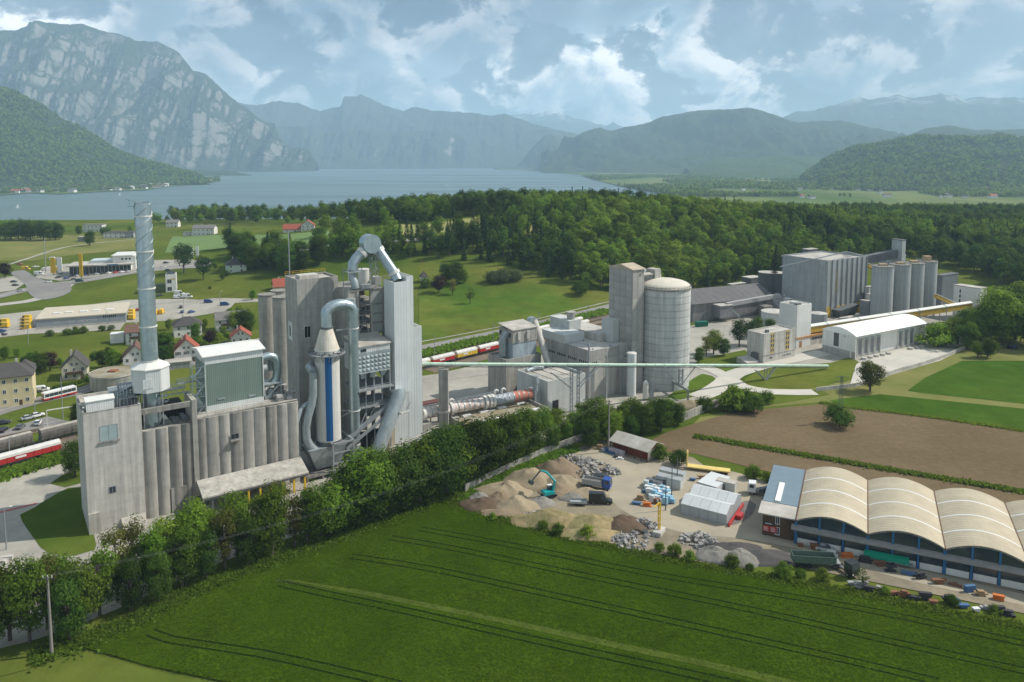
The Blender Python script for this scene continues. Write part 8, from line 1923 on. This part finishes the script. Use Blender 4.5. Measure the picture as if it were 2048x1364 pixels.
for i, (px, base, top, k) in enumerate([(1150, 878, 812, 'e'), (1168, 868, 790, 'd'), (1190, 874, 775, 'd'), (1212, 862, 800, 'c'), (1225, 885, 812, 'e'), (1246, 868, 795, 'e'), (1268, 862, 780, 'd'), (1285, 872, 800, 'c'), (1306, 852, 790, 'e'), (1322, 862, 785, 'c'), (1342, 846, 790, 'e'), (1356, 850, 800, 'c'), (1180, 895, 830, 'c'), (1262, 880, 825, 'c'), (1110, 885, 800, 'd'), (1145, 860, 820, 'e')]):
    tree_px(k, px, base, top, f'{LOOK[k]} tree, {nth(i+1)} in the clump between the mill hall and the red shed', 'clump of trees below the mill hall', 1.05)
tree_px('a', 1740, 783, 716, 'round open crowned tree alone beside the loading apron wall', sx=1.25, lm='olive')
tree_px('bushd', 1678, 852, 806, 'big round dark bush around the foot of the lattice pylon', sx=1.05)
for px, base, top, k, lb in ((1408, 822, 792, 'bush', 'small round tree beside the sandy gravel heap'), (1470, 820, 772, 'bushl', 'tall shrub left in the thicket by the grey wall'), (1490, 818, 775, 'bush', 'broad shrub in the middle of the thicket by the grey wall'), (1508, 826, 788, 'bushd', 'dark shrub in front of the thicket by the grey wall'), (1532, 806, 780, 'bush', 'low shrub at the right of the thicket by the grey wall'), (1452, 822, 790, 'bush', 'shrub at the wall end left of the thicket'),
      (1319, 918, 888, 'bushl', 'light green bush right of the red shed'), (1358, 930, 898, 'bushd', 'dark round bush between the red shed and yellow trailer'), (1506, 957, 929, 'bush', 'round green bush before the blue roofed annex'), (1536, 964, 943, 'bush', 'low bush right of the round one before the annex'), (1463, 1133, 1108, 'bush', 'round bush at the field edge by the pale heaps'), (1567, 1153, 1125, 'bushl', 'pale round bush left of the tipper trailer'), (1600, 1156, 1138, 'bush', 'low bush below the tipper trailer'), (1645, 1160, 1136, 'bushl', 'bush between tipper trailer and tractor unit'),
      (1725, 1178, 1132, 'thin', 'slim young tree right of the tractor unit'), (1350, 1110, 1086, 'bush', 'bush at the field edge under the pale blocks'), (1380, 1122, 1102, 'bushl', 'small bush right of the one under the pale blocks'), (1905, 1212, 1190, 'bush', 'bush at the field edge near the right corner'), (1770, 1190, 1172, 'bush', 'low bush along the hall road edge'), (1990, 1228, 1210, 'bushl', 'pale bush at the lower right field edge'), (1115, 1068, 1045, 'bush', 'bush on the overgrown bank'), (1175, 1075, 1050, 'bushl', 'pale bush on the grassy bank'), (1085, 1058, 1040, 'bush', 'small bush left on the overgrown bank'), (1500, 1140, 1126, 'bush', 'low bush right of the round one by the heaps'),
      (1318, 1102, 1084, 'bush', 'bush below the boulder slope'), (985, 1040, 1026, 'bushl', 'small bush at the field edge left of the yard')):
    tree_px(k, px, base, top, lb, 'bushes around the yard')
for i, (px, base, top, k) in enumerate([(1873, 694, 648, 'bushl'), (1890, 690, 630, 'd'), (1915, 688, 620, 'd'), (1935, 700, 640, 'a'), (1960, 690, 610, 'e'), (1980, 680, 590, 'c'), (2005, 690, 560, 'e'), (2030, 680, 575, 'c'), (2055, 690, 590, 'e'), (1950, 662, 600, 'd'), (1925, 660, 610, 'e'), (1990, 650, 560, 'd'), (2040, 640, 545, 'd'), (1868, 675, 650, 'bush'), (1900, 672, 640, 'bush'), (2080, 700, 600, 'c'), (1975, 715, 668, 'e')]):
    tree_px(k, px, base, top, f'{LOOK.get(k, "low green")} tree, {nth(i+1)} in the grove right of the conveyor bridge', 'grove at the right', 1.15)
for px, base, top, k, lb in ((1955, 716, 680, 'a', 'small fruit tree left on the mown grass'), (1984, 708, 682, 'a', 'small fruit tree in the middle on the mown grass'), (1996, 706, 684, 'thin', 'thin fruit tree nearest the tractor'), (1427, 708, 648, 'd', 'light birch tree on the yard before the long store'), (1412, 715, 665, 'b', 'slim birch tree left of the light one'), (1478, 694, 632, 'pine', 'dark pine tree left of the white tower'), (1500, 690, 636, 'pine', 'dark pine tree nearest the white annex'), (1515, 676, 628, 'c', 'dark tree behind the white annex'), (1540, 672, 632, 'c', 'dark tree half behind the white tower'), (1398, 726, 690, 'c', 'dark tree at the right foot of the round silo'), (1448, 712, 672, 'c', 'dark tree right of the birches'),
      (878, 586, 549, 'purple', 'purple leaved tree in the meadow'), (905, 590, 552, 'b', 'olive tree beside the purple one in the meadow'), (940, 608, 572, 'thin', 'small dark bare tree alone in the meadow'), (912, 570, 516, 'c', 'dark tree clump in the meadow, right stem'), (892, 566, 520, 'c', 'dark tree clump in the meadow, left stem'), (928, 566, 530, 'e', 'green tree at the edge of the meadow clump'), (985, 566, 542, 'thicket', 'grey green thicket in the meadow, left part'), (1008, 564, 538, 'thicket', 'grey green thicket in the meadow, middle part'), (1032, 562, 540, 'thicket', 'grey green thicket in the meadow, right part'), (1160, 590, 560, 'bushd', 'round bush at the forest corner of the meadow'), (850, 575, 555, 'bush', 'bush beside the tiny chapel'),
      (368, 546, 480, 'pine', 'tall dark pine left of the bungalow'), (407, 560, 506, 'pine', 'dark round pine right of the tall one'), (10, 556, 524, 'purple', 'dark purple tree at the left edge by the junction'), (325, 730, 655, 'c', 'tall dark tree right behind the chimney'), (335, 725, 670, 'pine', 'dark conifer beside the red roofed house'), (225, 740, 690, 'e', 'green tree left of the white gabled house'), (205, 735, 695, 'c', 'dark tree right of the cream chalet'), (238, 732, 700, 'd', 'light tree before the white gabled house'), (82, 748, 700, 'c', 'dark tree between the villa and the chalet'), (100, 742, 702, 'purple', 'purple tree behind the chalet'), (62, 735, 700, 'c', 'dark tree behind the villa roof'), (10, 720, 688, 'e', 'round green tree above the villa'), (35, 715, 692, 'e', 'round tree right of the one above the villa'), (190, 720, 702, 'bush', 'garden bush above the chalet'), (178, 762, 745, 'bush', 'garden bush right of the chalet'),
      (392, 680, 640, 'e', 'garden tree before the white house with hipped roof'), (420, 690, 660, 'purple', 'dark red garden tree right of the hipped house'), (375, 720, 700, 'bushd', 'dark bush by the red roofed house'), (385, 690, 672, 'bushd', 'dark garden bush below the hipped house'), (470, 660, 612, 'd', 'light tree beside the old round silos'), (490, 676, 610, 'c', 'dark tree against the old round silos'), (478, 640, 604, 'd', 'tree at the end of the lane'), (500, 660, 620, 'e', 'green tree left of the old round silos'), (440, 690, 668, 'bushl', 'garden shrubs below the long white house'), (455, 700, 680, 'thicket', 'pale flowering shrub behind the filter house'),
      (100, 672, 660, 'thicket', 'grey rounded shrub left in the hedge below the depot'), (135, 670, 656, 'bush', 'green shrub in the hedge below the depot'), (150, 668, 653, 'bushl', 'yellow green shrub in the hedge below the depot'), (168, 666, 652, 'bushl', 'yellow green shrub at the hedge end below the depot'), (205, 662, 650, 'bush', 'shrub below the depot windows'), (222, 660, 650, 'thicket', 'grey shrub below the depot windows'), (420, 578, 572, 'bush', 'low bush by the garden wall'), (452, 552, 540, 'bush', 'bush before the bungalow'), (505, 600, 575, 'e', 'small tree left of the dormer house'), (155, 850, 800, 'c', 'dark tree against the left side of the silo tower'), (150, 955, 870, 'c', 'tall dark shrub between red wagon and silo tower'), (120, 548, 538, 'bush', 'bush behind the dealer sign'),
      (180, 492, 455, 'e', 'tree before the white villa'), (262, 468, 445, 'd', 'light round tree right of the low villa'), (158, 470, 448, 'c', 'dark tree left of the white villa'), (210, 470, 452, 'bush', 'bush behind the low villa')):
    tree_px(k, px, base, top, lb)
for px, py, h in ((300, 700, 34), (312, 712, 40), (330, 690, 30), (338, 660, 26), (404, 668, 24), (410, 655, 22), (428, 682, 26), (448, 672, 22), (460, 640, 30), (486, 655, 34), (300, 665, 24), (272, 702, 24), (218, 715, 26), (160, 742, 26), (52, 742, 34), (70, 728, 28), (120, 735, 24), (445, 560, 16), (480, 540, 18), (430, 540, 18)):
    tree_px(rnd.choice(['c', 'e', 'a', 'd']), px, py, py-h, 'garden tree among the houses left of the round silos' if px > 290 else 'garden tree among the houses left of the chimney', 'garden trees')
# tree group on the slope behind the bungalow, belts near the lake
for i in range(30):
    px = rnd.uniform(458, 640); base = np.interp(px, [458, 500, 560, 600, 640], [515, 548, 552, 548, 530]) - rnd.uniform(0, 34); k = rnd.choice(['c', 'c', 'e', 'fir', 'a']); tree_px(k, px, base, base-rnd.uniform(48, 72)*(.85 if base < 515 else 1), f'{LOOK.get(k, "dark conical")} tree in the thick group behind the bungalow', 'tree group behind the bungalow')
for i in range(12): px = -10+i*12+rnd.uniform(-4, 4); tree_px(rnd.choice(['c', 'e', 'c']), px, 480+rnd.uniform(-4, 2), 428+abs(60-px)*.1+rnd.uniform(0, 8), 'dark broad tree in the belt at the left edge before the lake', 'tree belt at the left lake side')
def project(x, y, z): h = HCAM-z; zc = y*cp_+h*sp_; return CX+F_PX*x/zc, CY-F_PX*(y*sp_-h*cp_)/zc
def inpoly(x, y, P):
    c = False; j = len(P)-1
    for i in range(len(P)):
        if (P[i][1] > y) != (P[j][1] > y) and x < (P[j][0]-P[i][0])*(y-P[i][1])/(P[j][1]-P[i][1])+P[i][0]: c = not c
        j = i
    return c
FIELD = [(772, 470), (775, 448), (850, 447), (905, 438), (960, 431), (1012, 427), (1010, 445), (985, 456), (940, 468), (870, 472)]; CLEAR = [(1050, 470), (1055, 448), (1096, 446), (1092, 468)]
EX = [640, 700, 760, 838, 880, 960, 1060, 1150, 1219, 1300, 1390, 1440, 1500, 1560, 1640, 1700, 1780, 1830, 1900, 1960, 2048, 2200, 2500]; EY = [526, 522, 518, 516, 522, 522, 543, 573, 586, 588, 582, 578, 564, 556, 542, 528, 522, 516, 540, 556, 586, 640, 690]
rf = random.Random(99); FOR = []
y = 470.0
while y < 1230:
    sp0 = 8.4 if y < 760 else 10
    x = -320.0
    while x < y*.86:
        X, Y = x+rf.uniform(-.45, .45)*sp0, y+rf.uniform(-.45, .45)*sp0; z = float(terrain(X, Y)); px, py = project(X, Y, z)
        if 640 < px < 2160 and py < np.interp(px, EX, EY) and not inpoly(px, py, FIELD) and not inpoly(px, py, CLEAR):
            ok = True
            if px < 850 and py < 472: ok = py < 446 and px > 700
            if px < 905 and 474 < py < 496: ok = rf.random() < .35 and not 480 < py < 490
            if ok:
                q = noise.noise(Vector((X/90, Y/90, 3.3))); p2 = noise.noise(Vector((X/40, Y/40, 8.1)))
                con = (.5 if 760 < px < 1130 and py > 466 else .22 if px > 1500 and q > .1 else .02)
                if rf.random() < con: k = 'ff'
                elif 1150 < px < 1520 and py > 425: k = 'fb3' if rf.random() < .6 else 'fb'
                else: k = 'fb' if q+p2*.5 > .05 else 'fb2'
                FOR.append((py, X, Y, z, k, rf.uniform(.72, 1.28)*(1.0 if k != 'ff' else .84)))
        x += sp0
    y += sp0
for i in range(260):                                      # belts along the lake, left and middle
    px = rf.uniform(300, 860); g = G(px, rf.uniform(440, 452)); FOR.append((400, g.x, g.y+rf.uniform(0, 60), float(terrain(g.x, g.y)), rf.choice(['fb', 'fb2', 'fb', 'fb3', 'fb2']), rf.uniform(.7, 1.35)))
FOR.sort(key=lambda a: -a[0])
NAMEF = {'ff': 'dark spruce', 'fb': 'green broadleaf tree', 'fb2': 'dark broadleaf tree', 'fb3': 'bright green broadleaf tree'}
inn = [a for a in FOR if 640 < project(a[1], a[2], a[3])[0] < 2050]; inn.sort(key=lambda a: a[2]); lead = inn[:240]; REF = {}; led = set(id(a) for a in lead); FOR = [a for a in FOR if id(a) not in led]
for (_, X, Y, z, k, s) in lead:
    t, o = tree({'ff': 'fir'}.get(k, k) if False else k, (X, Y, z), s, NAMEF[k] + ' at the forest edge ' + ((lambda q: 'left of the meadow' if q < 838 else 'behind the meadow' if q < 1000 else 'at the meadow corner' if q < 1200 else 'behind the round silo' if q < 1400 else 'behind the long store' if q < 1600 else 'behind the ribbed hall' if q < 1760 else 'behind the grey silos' if q < 1900 else 'at the right edge')(project(X, Y, z)[0])), 'trees at the forest edge'); REF.setdefault(k, o)
def scatter(name, label, pts, protos):
    """stuff: points instancing the crowns of trees that stand in the scene"""
    me = bpy.data.meshes.new(name); me.from_pydata([p[:3] for p in pts], [], [])
    for nm, ty, i in (('kind_id', 'INT', 3), ('size', 'FLOAT', 4), ('turn', 'FLOAT', 5)):
        at_ = me.attributes.new(nm, ty, 'POINT'); at_.data.foreach_set('value', [p[i] for p in pts])
    o = bpy.data.objects.new(name, me); COL.objects.link(o); tag(o, label, None, None, 'stuff')
    ng = bpy.data.node_groups.new(name, 'GeometryNodeTree'); ng.interface.new_socket('Geometry', in_out='INPUT', socket_type='NodeSocketGeometry'); ng.interface.new_socket('Geometry', in_out='OUTPUT', socket_type='NodeSocketGeometry')
    N, L = ng.nodes, ng.links; gi = N.new('NodeGroupInput'); go = N.new('NodeGroupOutput'); jn = N.new('GeometryNodeJoinGeometry')
    def attr(nm, ty): a = N.new('GeometryNodeInputNamedAttribute'); a.data_type = ty; a.inputs['Name'].default_value = nm; return [s_ for s_ in a.outputs if s_.enabled and s_.name == 'Attribute'][0]
    kid, sz, tn = attr('kind_id', 'INT'), attr('size', 'FLOAT'), attr('turn', 'FLOAT'); rot = N.new('ShaderNodeCombineXYZ'); L.new(tn, rot.inputs[2])
    for i, p in enumerate(protos):
        oi = N.new('GeometryNodeObjectInfo'); oi.transform_space = 'ORIGINAL'; oi.inputs['Object'].default_value = p; oi.inputs['As Instance'].default_value = True
        cm = N.new('FunctionNodeCompare'); cm.data_type = 'INT'; cm.operation = 'EQUAL'; ii = [s_ for s_ in cm.inputs if s_.enabled]; L.new(kid, ii[0]); ii[1].default_value = i
        ip = N.new('GeometryNodeInstanceOnPoints'); L.new(gi.outputs[0], ip.inputs['Points']); L.new(cm.outputs[0], ip.inputs['Selection']); L.new(oi.outputs['Geometry'], ip.inputs['Instance']); L.new(rot.outputs[0], ip.inputs['Rotation']); L.new(sz, ip.inputs['Scale']); L.new(ip.outputs[0], jn.inputs[0])
    L.new(jn.outputs[0], go.inputs[0]); md = o.modifiers.new('scatter', 'NODES'); md.node_group = ng
    return o
for k in ('ff', 'fb', 'fb2', 'fb3'):
    if k not in REF: REF[k] = tree(k, FOR[300][1:4], 1.0, NAMEF[k] + ' at the near edge of the forest', 'trees at the forest edge')[1]
KS = ['ff', 'fb', 'fb2', 'fb3']
scatter('forest', 'dense mixed forest on the hill behind the plant', [(X, Y, z, KS.index(k), s, rf.uniform(0, 6.28)) for (_, X, Y, z, k, s) in FOR], [REF[k] for k in KS])
# far woods: valley on the right and the wooded slopes
_, v1 = tree('vf', G(1500, 392, -39.5), 1.0, 'far green tree in the valley before the bright fields'); _, v2 = tree('vfd', G(1700, 396, -39.5), 1.0, 'far dark tree in the valley below the wooded hill')
pts = []
for i in range(26000):
    px, py = rf.uniform(1120, 2150), 352+50*rf.random()**1.4; g = G(px, py, -39.5)
    if py < np.interp(px, [1120, 1160, 1190, 1240, 1310, 1345], [352, 354, 362, 375, 386, 396]) - 1.5 and noise.noise(Vector((g.x/420, g.y/620, 1.7))) + .35*noise.noise(Vector((g.x/120, g.y/160, 5))) > -.10: pts.append((g.x, g.y, -39.5, 0 if rf.random() < .6 else 1, rf.uniform(.6, 1.15), rf.uniform(0, 6)))
for i in range(1600):
    px = rf.uniform(-20, 440); sh = np.interp(px, [0, 60, 120, 200, 290, 330, 430], [389, 385, 386, 382, 378.5, 373, 364]); g = G(px, sh-rf.uniform(.5, 9), -40.5); pts.append((g.x, g.y, -40.5, rf.choice((0, 1)), rf.uniform(.5, 1.0), rf.uniform(0, 6)))
for i in range(40): g = G(rf.uniform(990, 1032), rf.uniform(337.6, 339.2), -41); pts.append((g.x, g.y, -41, 1, rf.uniform(.8, 1.6), 0))
scatter('far_woods', 'scattered far trees on the valley floor and lake shore', pts, [v1, v2])
def slope_wood(name, label, src, n, lo, hi):
    me = bpy.data.objects[src].data; co = np.empty(len(me.vertices)*3, np.float32); me.vertices.foreach_get('co', co); co = co.reshape(-1, 3); fs = np.array([list(p.vertices) for p in me.polygons]); rng = np.random.default_rng(4)
    c = co[fs]; ar = np.linalg.norm(np.cross(c[:, 2]-c[:, 0], c[:, 3]-c[:, 1]), axis=1); cen = c.mean(1); ar[(cen[:, 2] < LAKE+3)] = 0
    px = CX+F_PX*cen[:, 0]/cen[:, 1]; ar[(px < -80) | (px > 2130)] = 0
    ar *= np.array([1.0 if noise.noise(Vector(p/260.0)) > -.33 else .12 for p in cen])
    pick = rng.choice(len(fs), n, p=ar/ar.sum()); u, v = rng.random((n, 1)), rng.random((n, 1)); q = c[pick]; P = (q[:, 0]*(1-u)+q[:, 1]*u)*(1-v)+(q[:, 3]*(1-u)+q[:, 2]*u)*v
    scatter(name, label, [(float(a[0]), float(a[1]), float(a[2])-1, int(rng.random() < .45), float(rng.uniform(lo, hi)), float(rng.random()*6)) for a in P], [v1, v2])
slope_wood('foothill_wood', 'wood covering the dark green foothill on the left', 'wooded_foothill', 16000, .7, 1.3)
slope_wood('hill_wood', 'wood covering the hill on the right beyond the valley', 'wooded_hill', 14000, .7, 1.3)
# tall grass on verges: blades nobody could count
def verge(name, label, path, width, h, n, m, wild=1.0):
    P = resample([tuple(G(a, b).xy) for a, b in path], 2.0); rng = np.random.default_rng(len(path)*7+n); i = rng.integers(0, len(P)-1, n); f_ = rng.random(n); A = np.array([(p.x, p.y) for p in P]); d = A[i+1]-A[i]; nn = np.stack([-d[:, 1], d[:, 0]], 1); nn /= np.linalg.norm(nn, axis=1, keepdims=True)
    c = A[i]+d*f_[:, None]+nn*(rng.normal(size=(n, 1))*width*.32); hh = h*rng.uniform(.4, 1.2, n); cen = np.stack([c[:, 0], c[:, 1], hh*.5+.1], 1); nr = rng.normal(size=(n, 3))*np.array([1, 1, .5]); nr /= np.linalg.norm(nr, axis=1, keepdims=True)
    o = bpy.data.objects.new(name, mesh_quads(name, leaves(cen, nr, h*1.1, rng), m)); COL.objects.link(o); return tag(o, label, None, None, 'stuff')
verge('grass_verge', 'tall grass strip between the two brown fields', [(1388, 874), (1450, 884), (1600, 910), (1800, 944), (2048, 986), (2300, 1030)], 2.4, .8, 9000, LM['light'])
verge('grass_verge', 'tall grass along the edge of the crop below the yard', [(900, 1005), (960, 1024), (1100, 1070), (1240, 1100), (1400, 1134), (1600, 1168), (1750, 1197), (1900, 1228), (2048, 1254)], 2.6, .6, 8000, LM['mid'])
verge('grass_verge', 'rough grass under the row of trees', [(60, 1318), (150, 1290), (270, 1242), (430, 1164), (560, 1116), (700, 1064), (830, 1012), (900, 990), (1000, 952), (1100, 915)], 5.0, .7, 12000, LM['mid'])
verge('grass_verge', 'pale tall grass on the baulk through the crop field', [(555, 1162), (760, 1195), (1000, 1243), (1250, 1296), (1400, 1328), (1700, 1400)], 1.0, .38, 3000, LM['willow'])
verge('grass_verge', 'rough grass between brown field and green crop', [(1640, 806), (1700, 816), (1850, 834), (2048, 863)], 2.0, .6, 4000, LM['light'])
verge('grass_verge', 'bushy green strip between railway and road by the meadow', [(838, 712), (930, 690), (1050, 662), (1219, 622)], 7.0, 1.6, 7000, LM['mid'])
verge('grass_verge', 'rough grass around the left yard heaps', [(930, 1008), (1000, 960), (1080, 925), (1150, 898)], 3.5, 1.0, 4000, LM['mid'])
verge('hedge_strip', 'dark shrubs along the railway before the red wagon', [(-30, 965), (30, 946), (80, 930), (128, 912)], 5.0, 1.5, 3500, LM['mid'])
verge('hedge_strip', 'clipped green hedge along the street below the chalet', [(108, 778), (150, 769), (200, 757), (235, 748)], 1.6, 1.3, 2200, LM['mid'])
verge('hedge_strip', 'dark shrubs at the back of the dealer lot', [(100, 522), (140, 524), (200, 520)], 5.0, 2.4, 1200, LM['dark'])
verge('hedge_strip', 'hedges and shrubs between the gardens', [(300, 742), (345, 705), (395, 684), (440, 676), (470, 690)], 9.0, 1.8, 2500, LM['mid'])

def crop_tufts():
    rng = np.random.default_rng(8); P = []
    poly = [(150,1292),(270,1245),(430,1166),(560,1118),(700,1066),(830,1014),(880,1000),(925,1018),(1000,1040),(1100,1068),(1240,1100),(1400,1134),(1600,1170),(1750,1198),(1900,1230),(2048,1256),(2100,1270),(2100,1400),(560,1400),(480,1372),(300,1334)]
    while len(P) < 90000:
        X, Y = rng.uniform(-95, 100), rng.uniform(112, 205); px, py = project(X, Y, .3)
        if (round(X/.5), round(Y/.5)) in BARE: continue
        if inpoly(px, py, [(555,1158),(600,1162),(760,1188),(1000,1236),(1250,1289),(1400,1320),(1600,1364),(1760,1403),(1720,1414),(1400,1337),(1240,1304),(1000,1251),(760,1202),(600,1171)]) and rng.random() < .75: continue
        if inpoly(px, py, poly): P.append((X, Y, .36+rng.uniform(0, .05)))
    n = len(P); nr = rng.normal(size=(n, 3))*.24+np.array([0, 0, 1.0]); nr /= np.linalg.norm(nr, axis=1, keepdims=True)
    o = bpy.data.objects.new('crop_tufts', mesh_quads('crop_tufts', leaves(np.array(P), nr, .34, rng), mat('wheat_blades', (.046, .084, .004), .9, .3, .08, island=.16, rand=0, spec=0.0, translucent=.2))); COL.objects.link(o); tag(o, 'fine young wheat standing over the dark green crop field', None, None, 'stuff')
crop_tufts()
# ---------------------------------------------------------------- haze: the summer air between here and the mountains
hz = bpy.data.materials.new('haze_air'); hz.use_nodes = True
_N, _L = hz.node_tree.nodes, hz.node_tree.links
_N.remove(_N['Principled BSDF'])
pv = _N.new('ShaderNodeVolumePrincipled')
pv.inputs['Color'].default_value = HAZE_COLOR
pv.inputs['Density'].default_value = HAZE_DENSITY
pv.inputs['Anisotropy'].default_value = 0.0
_L.new(pv.outputs[0], _N['Material Output'].inputs['Volume'])
haze = MB().box(-24000, 24000, -120, 24200, -82, 1580).obj('haze', hz)
haze['kind'] = 'stuff'; haze['label'] = 'pale blue summer haze in the air before the mountains'
